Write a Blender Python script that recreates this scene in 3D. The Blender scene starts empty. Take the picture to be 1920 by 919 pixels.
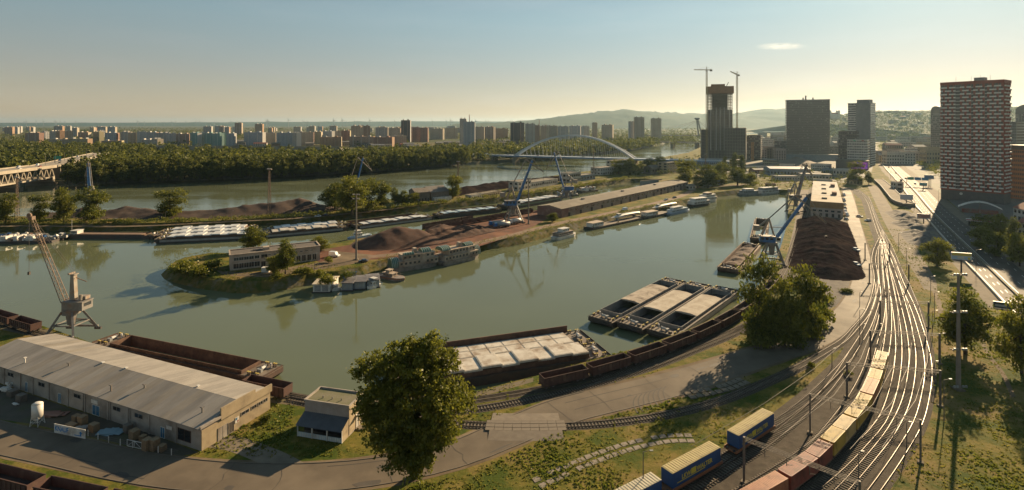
import bpy, bmesh, math, random
import numpy as np
from mathutils import Vector, Matrix
from mathutils.geometry import tessellate_polygon
R = math.radians
SC = bpy.context.scene
COL = SC.collection
F, HZ, CZ, WZ = 1000.0, 232.0, 65.0, -4.0      # focal length in photo pixels, horizon row, eye height, water level

# ---------------------------------------------------------------- camera, sky, sun, exposure
cam = bpy.data.cameras.new('camera'); cam_o = bpy.data.objects.new('camera', cam); COL.objects.link(cam_o)
cam_o.location = (0, 0, CZ); cam_o.rotation_euler = (R(90), 0, 0)
cam.sensor_width = 36; cam.lens = 36 * F / 1920; cam.shift_y = -(459.5 - HZ) / 1920
cam.clip_start = 1; cam.clip_end = 90000
SC.camera = cam_o
SUN_AZ, SUN_EL = 41.0, 21.0                      # degrees to the right of the view axis, above the horizon
sdir = Vector((math.sin(R(SUN_AZ)) * math.cos(R(SUN_EL)), math.cos(R(SUN_AZ)) * math.cos(R(SUN_EL)), math.sin(R(SUN_EL))))
sun = bpy.data.lights.new('sun', 'SUN'); sun.energy = 5.0; sun.angle = R(0.6); sun.color = (1.0, 0.745, 0.445)
sun_o = bpy.data.objects.new('sun', sun); COL.objects.link(sun_o)
sun_o.rotation_euler = sdir.to_track_quat('Z', 'Y').to_euler()
W = bpy.data.worlds.new('World'); SC.world = W; W.use_nodes = True
wn, wl = W.node_tree.nodes, W.node_tree.links
wn.clear()
wo = wn.new('ShaderNodeOutputWorld'); bg = wn.new('ShaderNodeBackground'); sky = wn.new('ShaderNodeTexSky')
sky.sky_type = 'NISHITA'; sky.sun_disc = False; sky.sun_elevation = R(SUN_EL); sky.sun_rotation = R(SUN_AZ)
sky.air_density = 1.0; sky.dust_density = 0.15; sky.ozone_density = 1.0; sky.altitude = 100
bg.inputs[1].default_value = 0.059
# air colour by height (warm low, teal higher), the same all round
tc = wn.new('ShaderNodeTexCoord'); sx = wn.new('ShaderNodeSeparateXYZ'); wl.new(tc.outputs['Generated'], sx.inputs[0])
rmp = wn.new('ShaderNodeValToRGB'); wl.new(sx.outputs[2], rmp.inputs[0])
e = rmp.color_ramp.elements
e[0].position = 0.0; e[0].color = (0.97, 0.75, 0.60, 1)
e[1].position = 0.6; e[1].color = (0.82, 1.04, 0.98, 1)
k = e.new(0.09); k.color = (0.97, 0.84, 0.75, 1)
k = e.new(0.19); k.color = (0.94, 1.03, 0.93, 1)
mul = wn.new('ShaderNodeMix'); mul.data_type = 'RGBA'; mul.blend_type = 'MULTIPLY'; mul.inputs[0].default_value = 1
gm = wn.new('ShaderNodeGamma'); gm.inputs[1].default_value = 0.78; wl.new(sky.outputs[0], gm.inputs[0]); wl.new(gm.outputs[0], mul.inputs[6]); wl.new(rmp.outputs[0], mul.inputs[7])
# faint high cirrus streaks
mp = wn.new('ShaderNodeMapping'); mp.inputs[3].default_value = (2.2, 2.2, 15); wl.new(tc.outputs['Generated'], mp.inputs[0])
nz = wn.new('ShaderNodeTexNoise'); nz.inputs['Scale'].default_value = 1.7; nz.inputs['Detail'].default_value = 7; nz.inputs['Roughness'].default_value = .55
wl.new(mp.outputs[0], nz.inputs[0])
cr = wn.new('ShaderNodeMapRange'); cr.inputs[1].default_value = .48; cr.inputs[2].default_value = .78; cr.inputs[4].default_value = .30; wl.new(nz.outputs[0], cr.inputs[0])
cm = wn.new('ShaderNodeMix'); cm.data_type = 'RGBA'; cm.blend_type = 'MIX'
hs = wn.new('ShaderNodeHueSaturation'); hs.inputs[1].default_value = .55; hs.inputs[2].default_value = 1.12
wl.new(mul.outputs[2], hs.inputs[4]); wl.new(cr.outputs[0], cm.inputs[0]); wl.new(mul.outputs[2], cm.inputs[6]); wl.new(hs.outputs[0], cm.inputs[7])
h2 = wn.new('ShaderNodeHueSaturation'); h2.inputs[1].default_value = .88; wl.new(cm.outputs[2], h2.inputs[4]); wl.new(h2.outputs[0], bg.inputs[0]); wl.new(bg.outputs[0], wo.inputs[0])
vs = SC.view_settings
vs.view_transform = 'Standard'; vs.look = 'None'; vs.exposure = 1.1; vs.gamma = 1; vs.use_curve_mapping = False
SC.cycles.use_denoising = True
SC.cycles.max_bounces = 6; SC.cycles.transparent_max_bounces = 6; SC.cycles.volume_bounces = 0
SC.cycles.sample_clamp_indirect = 6

NTH = 'first second third fourth fifth sixth seventh eighth ninth tenth eleventh twelfth'.split()
# ---------------------------------------------------------------- kit
def G(px, py, z=0.0):
    d = (CZ - z) * F / (py - HZ)
    return Vector(((px - 960) / F * d, d, z))
def GD(px, d, z=0.0): return Vector(((px - 960) / F * d, d, z))
def ZT(py, d): return CZ - (py - HZ) * d / F
def poly(pts, z=0.0): return [G(x, y, z) for x, y in pts]

class MB:
    def __init__(s): s.v = []; s.f = []; s.m = []
    def add(s, vs, fs, m=0):
        b = len(s.v); s.v += [tuple(v) for v in vs]; s.f += [tuple(b + i for i in f) for f in fs]; s.m += [m] * len(fs); return s
    def box(s, c, d, rz=0.0, m=0, tilt=None):
        x, y, z = d[0] / 2, d[1] / 2, d[2] / 2; ca, sa = math.cos(rz), math.sin(rz)
        P = [(-x,-y,-z),(x,-y,-z),(x,y,-z),(-x,y,-z),(-x,-y,z),(x,-y,z),(x,y,z),(-x,y,z)]
        if tilt: P = [tuple(tilt @ Vector(p)) for p in P]
        return s.add([(c[0]+p[0]*ca-p[1]*sa, c[1]+p[0]*sa+p[1]*ca, c[2]+p[2]) for p in P], [(0,3,2,1),(4,5,6,7),(0,1,5,4),(1,2,6,5),(2,3,7,6),(3,0,4,7)], m)
    def bx(s, x0, x1, y0, y1, z0, z1, m=0): return s.box(((x0+x1)/2,(y0+y1)/2,(z0+z1)/2),(abs(x1-x0),abs(y1-y0),abs(z1-z0)),0,m)
    def quad(s, a, b, c, d, m=0): return s.add([a,b,c,d],[(0,1,2,3)],m)
    def bar(s, a, b, w, h=None, m=0):
        a, b = Vector(a), Vector(b); h = h or w; t = (b-a)
        if t.length < 1e-6: return s
        t.normalize(); u = t.cross(Vector((0,0,1)))
        if u.length < 1e-3: u = Vector((1,0,0))
        u.normalize(); n = u.cross(t); u *= w/2; n *= h/2
        return s.add([a-u-n,a+u-n,a+u+n,a-u+n,b-u-n,b+u-n,b+u+n,b-u+n],[(0,3,2,1),(4,5,6,7),(0,1,5,4),(1,2,6,5),(2,3,7,6),(3,0,4,7)],m)
    def cyl(s, a, b, r0, r1=None, n=8, m=0, cap=True):
        a, b = Vector(a), Vector(b); r1 = r0 if r1 is None else r1; t = (b-a).normalized()
        u = t.orthogonal().normalized(); w = t.cross(u); V = []
        for p, r in ((a,r0),(b,r1)):
            for i in range(n):
                q = 2*math.pi*i/n; V.append(p + u*(r*math.cos(q)) + w*(r*math.sin(q)))
        Fs = [(i,(i+1)%n,n+(i+1)%n,n+i) for i in range(n)]
        if cap: Fs += [tuple(range(n-1,-1,-1)), tuple(range(n,2*n))]
        return s.add(V, Fs, m)
    def prism(s, pts, z0, z1, m=0, inset=None):
        n = len(pts); top = inset or pts
        a = sum(pts[i][0]*pts[(i+1)%n][1]-pts[(i+1)%n][0]*pts[i][1] for i in range(n))
        if a < 0: pts = pts[::-1]; top = top[::-1]
        return s.add([(p[0],p[1],z0) for p in pts]+[(p[0],p[1],z1) for p in top],
                     [(i,(i+1)%n,n+(i+1)%n,n+i) for i in range(n)]+[tuple(range(n-1,-1,-1)),tuple(range(n,2*n))],m)
    def xprism(s, prof, x0, x1, m=0):            # profile in (y,z), extruded along x
        n = len(prof)
        return s.add([(x0,p[0],p[1]) for p in prof]+[(x1,p[0],p[1]) for p in prof],
                     [(i,n+i,n+(i+1)%n,(i+1)%n) for i in range(n)]+[tuple(range(n)),tuple(range(2*n-1,n-1,-1))],m)
    def yprism(s, prof, y0, y1, m=0):            # profile in (x,z), extruded along y
        n = len(prof)
        return s.add([(p[0],y0,p[1]) for p in prof]+[(p[0],y1,p[1]) for p in prof],
                     [(i,(i+1)%n,n+(i+1)%n,n+i) for i in range(n)]+[tuple(range(n-1,-1,-1)),tuple(range(n,2*n))],m)
    def ball(s, c, r, n=8, k=5, m=0, sz=1.0):
        V = []; Fs = []
        for j in range(k+1):
            t = math.pi*j/k
            for i in range(n): V.append((c[0]+r*math.sin(t)*math.cos(2*math.pi*i/n), c[1]+r*math.sin(t)*math.sin(2*math.pi*i/n), c[2]+r*sz*math.cos(t)))
        for j in range(k):
            for i in range(n): Fs.append((j*n+i,(j+1)*n+i,(j+1)*n+(i+1)%n,j*n+(i+1)%n))
        return s.add(V, Fs, m)
    def fill(s, pts, z=None, m=0):
        V = [Vector((p[0],p[1],z if z is not None else p[2])) for p in pts]
        T = tessellate_polygon([V]); F2 = []
        for t in T:
            a, b, c = (V[i] for i in t)
            F2.append(t if (b-a).cross(c-a).z > 0 else (t[0],t[2],t[1]))
        return s.add(V, F2, m)
    def ribbon(s, path, w, z=None, m=0, off=0.0, widths=None):
        n = len(path); V = []
        for i, p in enumerate(path):
            t = (path[min(i+1,n-1)]-path[max(i-1,0)]); t = Vector((t.x,t.y,0)).normalized(); u = Vector((t.y,-t.x,0))
            ww = widths[i] if widths else w; zz = p.z if z is None else z
            for q in (off-ww/2, off+ww/2): V.append((p.x+u.x*q, p.y+u.y*q, zz))
        return s.add(V, [(2*i,2*i+1,2*i+3,2*i+2) for i in range(n-1)], m)
    def sweep(s, path, w, z0, z1, m=0, off=0.0):   # box section along a path
        n = len(path); V = []
        for i, p in enumerate(path):
            t = (path[min(i+1,n-1)]-path[max(i-1,0)]); t = Vector((t.x,t.y,0)).normalized(); u = Vector((t.y,-t.x,0))
            for q, z in ((off-w/2,z0),(off+w/2,z0),(off+w/2,z1),(off-w/2,z1)): V.append((p.x+u.x*q,p.y+u.y*q,p.z+z))
        Fs = []
        for i in range(n-1):
            for j in range(4): Fs.append((4*i+j,4*i+(j+1)%4,4*i+4+(j+1)%4,4*i+4+j))
        Fs += [(3,2,1,0),tuple(4*(n-1)+j for j in range(4))]
        return s.add(V, Fs, m)
    def mesh(s, name, mats, smooth=False):
        me = bpy.data.meshes.new(name); me.from_pydata(s.v, [], s.f); ms = mats if isinstance(mats,(list,tuple)) else [mats]
        for q in ms: me.materials.append(q)
        if len(ms) > 1: me.polygons.foreach_set('material_index', s.m)
        if smooth: me.polygons.foreach_set('use_smooth', [True]*len(s.f))
        me.update(); return me
    def build(s, name, mats, parent=None, smooth=False, stuff=False):
        o = put(name, s.mesh(name, mats, smooth), parent)
        if stuff: o['kind'] = 'stuff'
        return o
def put(name, me, parent=None, loc=None, rz=None, sc=None):
    o = bpy.data.objects.new(name, me); COL.objects.link(o)
    if parent is not None: o.parent = parent
    if loc is not None: o.location = loc
    if rz is not None: o.rotation_euler = (0,0,rz)
    if sc is not None: o.scale = sc if hasattr(sc,'__len__') else (sc,sc,sc)
    return o
def tag(o, label, cat, group=None):
    o['label'] = label; o['category'] = cat
    if group: o['group'] = group
    return o
def thing(name, label, cat, loc=(0,0,0), rz=0.0, group=None, sc=None):
    o = put(name, None, None, loc, rz, sc); o.empty_display_size = .5
    return tag(o, label, cat, group)
def struct(o): o['kind'] = 'structure'; return o
def copy_tree(o, parent=None):
    c = o.copy(); COL.objects.link(c)
    if parent is not None: c.parent = parent
    for ch in list(o.children): copy_tree(ch, c)
    return c
def dup(root, loc, rz, label, group=None, sc=None):
    c = copy_tree(root); c.location = loc; c.rotation_euler = (0,0,rz); c['label'] = label
    if group: c['group'] = group
    if sc: c.scale = (sc,sc,sc)
    return c
def spline(pts, step):
    P = [pts[0]*2-pts[1]] + list(pts) + [pts[-1]*2-pts[-2]]; out = []
    for i in range(1, len(P)-2):
        p0,p1,p2,p3 = P[i-1],P[i],P[i+1],P[i+2]; n = max(2,int((p2-p1).length/step))
        a = max((p1-p0).length,1e-3)**.5; b = max((p2-p1).length,1e-3)**.5; c = max((p3-p2).length,1e-3)**.5
        m1 = ((p1-p0)/a-(p2-p0)/(a+b)+(p2-p1)/b)*b; m2 = ((p2-p1)/b-(p3-p1)/(b+c)+(p3-p2)/c)*b
        for k in range(n):
            t = k/n; out.append(p1*(2*t**3-3*t*t+1)+m1*(t**3-2*t*t+t)+p2*(-2*t**3+3*t*t)+m2*(t**3-t*t))
    out.append(pts[-1].copy()); return out
class Path:
    def __init__(s, pts, step=3.0):
        s.p = spline(pts, step); s.s = [0.0]
        for i in range(1,len(s.p)): s.s.append(s.s[-1]+(s.p[i]-s.p[i-1]).length)
        s.L = s.s[-1]
    def at(s, q):
        if q <= 0: return s.p[0] + (s.p[0]-s.p[1]).normalized()*(-q)
        if q >= s.L: return s.p[-1] + (s.p[-1]-s.p[-2]).normalized()*(q-s.L)
        i = max(1, min(len(s.p)-1, int(np.searchsorted(s.s, q)))); t = (q-s.s[i-1])/max(1e-6,s.s[i]-s.s[i-1]); return s.p[i-1].lerp(s.p[i],t)
    def near(s, p):
        return s.s[min(range(len(s.p)), key=lambda i:(s.p[i].x-p.x)**2+(s.p[i].y-p.y)**2)]
    def chord(s, q, L):
        a, b = s.at(q), s.at(q+L); d = b-a; return (a+b)/2, math.atan2(d.y,d.x)

# ---------------------------------------------------------------- materials
MT = {}
def M(name, c1, c2=None, scale=1.0, rough=.8, metal=0.0, bump=0.0, bscale=None, c3=None, s3=.05, stretch=None, spec=.5, lo=.35, hi=.65, coat=0.0, rr=0.0, det=6, ro_=.62):
    if name in MT: return MT[name]
    m = bpy.data.materials.new(name); m.use_nodes = True; N, L = m.node_tree.nodes, m.node_tree.links
    b = N['Principled BSDF']; b.inputs['Roughness'].default_value = rough; b.inputs['Metallic'].default_value = metal
    b.inputs['Specular IOR Level'].default_value = spec; b.inputs['Base Color'].default_value = (*c1,1); b.inputs['Coat Weight'].default_value = coat
    if c2 or bump:
        t = N.new('ShaderNodeTexCoord'); src = t.outputs['Object']
        if stretch:
            q = N.new('ShaderNodeMapping'); q.inputs[3].default_value = stretch; L.new(src,q.inputs[0]); src = q.outputs[0]
    def noise(sc, det=det, ro=ro_):
        n = N.new('ShaderNodeTexNoise'); n.inputs['Scale'].default_value = sc; n.inputs['Detail'].default_value = det; n.inputs['Roughness'].default_value = ro
        L.new(src,n.inputs[0]); return n.outputs[0]
    if c2:
        def mix(f, a, bcol, l=lo, h=hi):
            r = N.new('ShaderNodeMapRange'); r.inputs[1].default_value = l; r.inputs[2].default_value = h; L.new(f,r.inputs[0])
            x = N.new('ShaderNodeMix'); x.data_type = 'RGBA'; L.new(r.outputs[0],x.inputs[0])
            if isinstance(a,tuple): x.inputs[6].default_value = (*a,1)
            else: L.new(a,x.inputs[6])
            x.inputs[7].default_value = (*bcol,1); return x.outputs[2]
        n1 = noise(scale); col = mix(n1, c1, c2)
        if c3: col = mix(noise(s3,5), col, c3, .5, .68)
        L.new(col,b.inputs['Base Color'])
        if rr:
            r = N.new('ShaderNodeMapRange'); r.inputs[3].default_value = rough-rr; r.inputs[4].default_value = rough+rr; L.new(n1,r.inputs[0]); L.new(r.outputs[0],b.inputs['Roughness'])
    if bump:
        bn = N.new('ShaderNodeBump'); bn.inputs['Strength'].default_value = min(1,bump); bn.inputs['Distance'].default_value = max(.05,bump*.3)
        L.new(noise(bscale or scale*3,5,.7),bn.inputs['Height']); L.new(bn.outputs[0],b.inputs['Normal'])
    MT[name] = m; return m
def leafmat(name, c1, c2, trans=.35):
    m = bpy.data.materials.new(name); m.use_nodes = True; N, L = m.node_tree.nodes, m.node_tree.links; N.clear()
    o = N.new('ShaderNodeOutputMaterial'); a = N.new('ShaderNodeAttribute'); a.attribute_name = 'tone'
    oi = N.new('ShaderNodeObjectInfo'); ad = N.new('ShaderNodeMath'); ad.operation = 'MULTIPLY_ADD'; ad.inputs[1].default_value = .35; L.new(oi.outputs['Random'],ad.inputs[0]); L.new(a.outputs['Fac'],ad.inputs[2])
    x = N.new('ShaderNodeMix'); x.data_type = 'RGBA'; L.new(ad.outputs[0],x.inputs[0]); x.inputs[6].default_value = (*c1,1); x.inputs[7].default_value = (*c2,1)
    d = N.new('ShaderNodeBsdfDiffuse'); t = N.new('ShaderNodeBsdfTranslucent'); s = N.new('ShaderNodeMixShader'); s.inputs[0].default_value = trans
    g = N.new('ShaderNodeBsdfGlossy'); g.inputs['Roughness'].default_value = .5; g.inputs[0].default_value = (.5,.5,.45,1); s2 = N.new('ShaderNodeMixShader'); s2.inputs[0].default_value = .04
    L.new(x.outputs[2],d.inputs[0]); L.new(x.outputs[2],t.inputs[0]); L.new(d.outputs[0],s.inputs[1]); L.new(t.outputs[0],s.inputs[2])
    L.new(s.outputs[0],s2.inputs[1]); L.new(g.outputs[0],s2.inputs[2]); L.new(s2.outputs[0],o.inputs[0]); MT[name] = m; return m

def watermat(name, c, rough, b1, s1, b2, s2):
    m = bpy.data.materials.new(name); m.use_nodes = True; N, L = m.node_tree.nodes, m.node_tree.links; b = N['Principled BSDF']
    b.inputs['Roughness'].default_value = rough; b.inputs['IOR'].default_value = 1.333; b.inputs['Base Color'].default_value = (*c,1)
    t = N.new('ShaderNodeTexCoord'); prev = None
    for st, sc, rx in ((b1,s1,1.0),(b2,s2,2.2)):
        q = N.new('ShaderNodeMapping'); q.inputs[3].default_value = (1.0,rx,1); q.inputs[2].default_value = (0,0,R(25)); L.new(t.outputs['Object'],q.inputs[0])
        n = N.new('ShaderNodeTexNoise'); n.inputs['Scale'].default_value = sc; n.inputs['Detail'].default_value = 3; L.new(q.outputs[0],n.inputs[0])
        u = N.new('ShaderNodeBump'); u.inputs['Strength'].default_value = 1; u.inputs['Distance'].default_value = st; L.new(n.outputs[0],u.inputs['Height'])
        if prev: L.new(prev.outputs[0],u.inputs['Normal'])
        prev = u
    L.new(prev.outputs[0],b.inputs['Normal'])
    wq = N.new('ShaderNodeMapping'); wq.inputs[3].default_value = (.6,1.6,1); L.new(t.outputs['Object'],wq.inputs[0]); n = N.new('ShaderNodeTexNoise'); n.inputs['Scale'].default_value = .018; n.inputs['Detail'].default_value = 5; L.new(wq.outputs[0],n.inputs[0])
    wr = N.new('ShaderNodeMapRange'); wr.inputs[1].default_value = .42; wr.inputs[2].default_value = .64; wr.inputs[3].default_value = rough*.5; wr.inputs[4].default_value = rough*3; L.new(n.outputs[0],wr.inputs[0]); L.new(wr.outputs[0],b.inputs['Roughness'])
    n = N.new('ShaderNodeTexNoise'); n.inputs['Scale'].default_value = .012; n.inputs['Detail'].default_value = 4; L.new(t.outputs['Object'],n.inputs[0])
    x = N.new('ShaderNodeMix'); x.data_type = 'RGBA'; x.inputs[6].default_value = (*[k*.8 for k in c],1); x.inputs[7].default_value = (*[k*1.2 for k in c],1); L.new(n.outputs[0],x.inputs[0]); L.new(x.outputs[2],b.inputs['Base Color'])
    return m

# ---------------------------------------------------------------- the ground: one sheet with the basin, the channel and the river cut out of it
def offset_ring(ring, ws):
    n = len(ring); out = []
    for i, p in enumerate(ring):
        a, b = ring[i-1], ring[(i+1)%n]; t = Vector((b.x-a.x,b.y-a.y,0)).normalized(); u = Vector((-t.y,t.x,0))
        out.append(Vector((p.x+u.x*ws[i],p.y+u.y*ws[i],0)))
    return out
QUAY = [(-330,490),(-150,535),(0,588),(80,609),(160,636),(200,652),(300,680),(400,703),(480,723),(530,733),(600,743),(650,747),(700,747),(800,741),(900,729),(1000,704),(1100,676),(1200,649),(1290,616),(1350,589),(1390,564),(1420,534),(1440,508),(1455,482),(1465,453),(1473,424),(1477,394),(1476,374)]
ENDB = [(1468,364),(1440,362),(1400,364),(1350,370),(1318,381)]
ASOUTH = [(1290,385),(1255,393),(1200,405),(1150,418),(1110,425),(1085,432),(1035,445),(990,458),(940,467),(915,470),(890,476),(850,485),(800,495),(760,501),(720,510),(690,520),(640,531),(580,537),(540,546),(480,553),(430,553),(370,545),(320,533),(297,524),(292,516),(303,506),(330,496),(370,488),(410,483)]
ANORTH = [(470,474),(540,466),(600,460),(650,450),(700,442),(780,432),(830,422),(900,411),(960,401),(1040,386),(1130,367),(1200,355),(1235,349)]
BSOUTH = [(1225,342),(1190,342),(1150,348),(1100,357),(1040,367),(960,378),(830,393),(740,403),(640,413),(450,426),(280,433),(150,434),(0,434),(-160,432)]
BNORTH = [(-160,404),(0,404),(100,406),(200,409),(300,409),(450,400),(600,388),(640,384),(800,364),(900,349),(960,340),(1060,326),(1150,314),(1190,303),(1240,295),(1290,286),(1312,276),(1335,262),(1390,253),(1440,249.5),(1480,248)]
def W_(l): return poly(l, WZ)
def Z0(l): return [Vector((p.x,p.y,WZ)) for p in poly(l,0.0)]
ring = Z0(QUAY)+W_(ENDB)+W_(ASOUTH)+Z0(ANORTH)+W_(BSOUTH)+Z0(BNORTH)
ws = [.5]*len(QUAY)+[6]*len(ENDB)+[6]*len(ASOUTH)+[1.5]*len(ANORTH)+[6]*len(BSOUTH)+[1.5]*len(BNORTH)
far = [Vector((2600,4600,WZ)),Vector((9000,28000,WZ)),Vector((30000,28000,WZ)),Vector((30000,-300,WZ)),Vector((-500,-300,WZ)),Vector((-500,150,WZ))]
ring += far; ws += [0]*len(far)
# inside is on the right hand of this walk or the left: pick by area
ar = sum(ring[i].x*ring[(i+1)%len(ring)].y-ring[(i+1)%len(ring)].x*ring[i].y for i in range(len(ring)))
if ar < 0: ring.reverse(); ws.reverse()
GRASS = M('grass_ground',(.054,.076,.010),(.175,.138,.030),.09,.95,bump=.7,bscale=1.3,c3=(.20,.14,.06),s3=.045,spec=.1,lo=.42,hi=.58,det=10,ro_=.74)
top = offset_ring(ring, ws)
g = MB(); g.fill(top, 0.0); b = len(g.v); n = len(ring)
g.v += [tuple((p.x,p.y,0)) for p in top]; g.v += [(p.x,p.y,WZ-2) for p in ring]
BANK = M('bank_earth',(.05,.068,.012),(.15,.108,.035),.35,.95,bump=.6,bscale=2,c3=(.16,.14,.11),s3=.2,spec=.15)
WALLM = M('quay_concrete',(.16,.14,.12),(.09,.075,.06),.4,.9,bump=.2,stretch=(1,1,3))
for i in range(n):
    j = (i+1)%n; g.f.append((b+i,b+n+i,b+n+j,b+j)); g.m.append(2 if max(ws[i],ws[j])<1 else 1)
struct(g.build('ground',[GRASS,BANK,WALLM]))
# far side of the river
FB = [(-160,352),(0,350),(90,347.5),(300,341),(450,336),(600,329),(700,322.5),(850,311),(960,303.5),(1060,297),(1100,291.5),(1150,286),(1190,281),(1225,274),(1240,270.5),(1255,268),(1285,263),(1312,259),(1350,254),(1400,249.5),(1440,246.5),(1500,244.5)]
fr = W_(FB); fr2 = fr+[Vector((9000,12000,WZ)),Vector((9600,28500,WZ)),Vector((-30000,28500,WZ)),Vector((-30000,560,WZ))]
wsf = [7]*len(fr)+[0]*4
if sum(fr2[i].x*fr2[(i+1)%len(fr2)].y-fr2[(i+1)%len(fr2)].x*fr2[i].y for i in range(len(fr2))) < 0: fr2.reverse(); wsf.reverse()
tf = offset_ring(fr2, wsf)
FIELD = M('far_fields',(.045,.06,.02),(.12,.10,.045),.004,.95,c3=(.16,.13,.06),s3=.0011,spec=.1,stretch=(.4,1,1))
g = MB(); g.fill(tf,0.0); b = len(g.v); n = len(fr2); g.v += [tuple((p.x,p.y,0)) for p in tf]; g.v += [(p.x,p.y,WZ-2) for p in fr2]
for i in range(n):
    j = (i+1)%n; g.f.append((b+i,b+n+i,b+n+j,b+j)); g.m.append(1)
struct(g.build('far_bank_ground',[FIELD,M('far_bank_stone',(.12,.11,.08),(.06,.065,.03),.2,.95,bump=.5)]))
# water sheets: the sheltered basin and the open river (the split runs under the long spit)
HW = watermat('harbour_water',(.115,.13,.072),.035,.006,.9,.02,.07)
RW = watermat('river_water',(.11,.125,.072),.08,.05,.5,.10,.09)
sp = W_([(-400,417),(0,418),(300,421),(600,400),(900,362),(1100,338),(1215,325)])
nb = [Vector((-700,110,WZ)),Vector((700,110,WZ)),Vector((700,600,WZ))]
struct(MB().fill(sp+nb[::-1],WZ).build('harbour_water',HW))
struct(MB().fill(sp+[Vector((330,800,WZ)),Vector((700,1400,WZ)),Vector((2600,4800,WZ)),Vector((2400,5600,WZ)),Vector((1200,4200,WZ)),Vector((300,2600,WZ)),Vector((-1000,1500,WZ)),Vector((-1500,700,WZ))],WZ).build('river_water',RW))
# ---------------------------------------------------------------- roads, paved and bare ground
ASPH = M('asphalt_road',(.15,.122,.09),(.105,.085,.064),.10,.75,bump=.15,bscale=5,c3=(.185,.15,.11),s3=.04,spec=.14,rr=.1)
ASPH2 = M('highway_asphalt',(.105,.094,.082),(.082,.074,.066),.08,.7,bump=.1,bscale=3,c3=(.125,.11,.095),s3=.03,spec=.035,rr=.05)
CONC = M('pale_concrete',(.215,.18,.135),(.155,.13,.098),.25,.85,spec=.05,bump=.2,c3=(.14,.12,.09),s3=.09)
DIRT = M('bare_dirt',(.16,.115,.072),(.10,.075,.048),.2,.95,bump=.4,c3=(.21,.16,.10),s3=.06,spec=.2)
ORED = M('ore_dust_ground',(.15,.06,.034),(.085,.042,.028),.15,.95,bump=.4,c3=(.20,.09,.05),s3=.05,spec=.2)
BALL = M('track_ballast',(.055,.044,.033),(.095,.078,.058),.5,.95,bump=.7,bscale=4,c3=(.045,.036,.027),s3=.08,spec=.2)
URBAN = M('city_ground',(.13,.115,.10),(.09,.085,.07),.02,.9,c3=(.07,.085,.03),s3=.008)
PAINT = M('road_paint',(.62,.60,.54),(.45,.43,.38),.8,.6)
KERB = M('kerb_stone',(.15,.125,.095),(.10,.085,.065),.5,.8)
def sheet(name, pts, z, mat): return struct(MB().fill(poly(pts), z).build(name, mat))
sheet('quay_apron',[(-60,560),(0,592),(160,640),(300,684),(480,727),(600,747),(700,751),(900,733),(1000,708),(1000,716),(900,744),(700,764),(600,766),(480,752),(300,705),(100,640),(-60,604)],.004,M('quay_apron',(.14,.105,.06),(.095,.075,.045),.3,.9,bump=.4,c3=(.10,.09,.03),s3=.1))
sheet('yard_dirt',[(-80,690),(0,720),(130,765),(260,805),(372,848),(330,858),(200,826),(60,795),(-80,775)],.004,M('yard_dirt',(.10,.082,.06),(.065,.055,.038),.2,.95,bump=.5,c3=(.07,.075,.025),s3=.12))
sheet('ore_yard',[(560,476),(640,462),(780,436),(900,413),(1040,388),(1060,392),(1030,408),(1000,425),(930,452),(860,474),(760,483),(680,488),(600,492)],.004,ORED)
sheet('island_yard',[(405,507),(470,512),(600,492),(640,480),(620,470),(560,474),(600,462),(640,472),(700,478),(690,490),(610,504),(500,520),(420,517)],.006,DIRT)
rail_yard = [(1590,352),(1612,356),(1632,372),(1652,420),(1672,462),(1700,520),(1733,590),(1752,660),(1754,720),(1738,790),(1705,850),(1650,925),(1620,990),(1050,990),(1180,919),(1290,880),(1400,812),(1500,735),(1570,670),(1612,605),(1622,550),(1628,500),(1640,455),(1628,420),(1615,375),(1600,362)]
sheet('rail_yard_ballast',rail_yard,.004,BALL)
sheet('coal_yard',[(1492,408),(1585,408),(1592,430),(1600,470),(1602,520),(1600,545),(1575,570),(1555,580),(1535,520),(1500,528),(1470,520),(1480,470)],.005,M('coal_yard',(.05,.04,.036),(.09,.075,.062),.3,.95,bump=.4,c3=(.12,.10,.075),s3=.07))
sheet('quay_strip',[(1462,520),(1478,470),(1490,420),(1498,380),(1500,356),(1524,356),(1516,400),(1504,440),(1490,500),(1475,545)],.007,M('quay_strip',(.08,.062,.048),(.13,.10,.07),.3,.95,bump=.4))
def roadway(name, pts, w, z, mat, step=4, widths=None, kerb=True):
    P = spline(poly(pts), step); ww = None
    if widths:
        ii = [min(range(len(P)),key=lambda i:(P[i]-q).length) for q in poly(pts)]; ww = list(np.interp(range(len(P)), ii, widths))
    o = struct(MB().ribbon(P, w, z, widths=ww).build(name, mat)); return P, ww, o
road_px = [(-140,780),(0,820),(130,848),(260,876),(400,893),(550,896),(700,884),(850,853),(940,817),(1050,772),(1150,746),(1250,722),(1350,692),(1430,666),(1500,646),(1560,615),(1598,577),(1617,535),(1618,500),(1610,455),(1601,415),(1594,380),(1586,352)]
RP, RW_, ro = roadway('harbour_road', road_px, 8, .012, ASPH, widths=[8,8,8,8,8,8,8,8,9,10,10.5,10.5,10,10,9,8.5,8,7.5,7,7,7,7,7])
mb = MB()
for sgn in (-1,1):
    n = len(RP); V = []
    for i,p in enumerate(RP): pass
k1 = []
for sgn in (-1,1):
    side = []
    for i,p in enumerate(RP):
        t = RP[min(i+1,len(RP)-1)]-RP[max(i-1,0)]; t.normalize(); u = Vector((t.y,-t.x,0)); side.append(p+u*sgn*(RW_[i]/2+.1))
    mb = MB(); 
    seg = [q for q in side if q.y < 130]
    mb.sweep(seg, .18, 0, .10); o = mb.build('kerb', KERB, ro)
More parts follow.
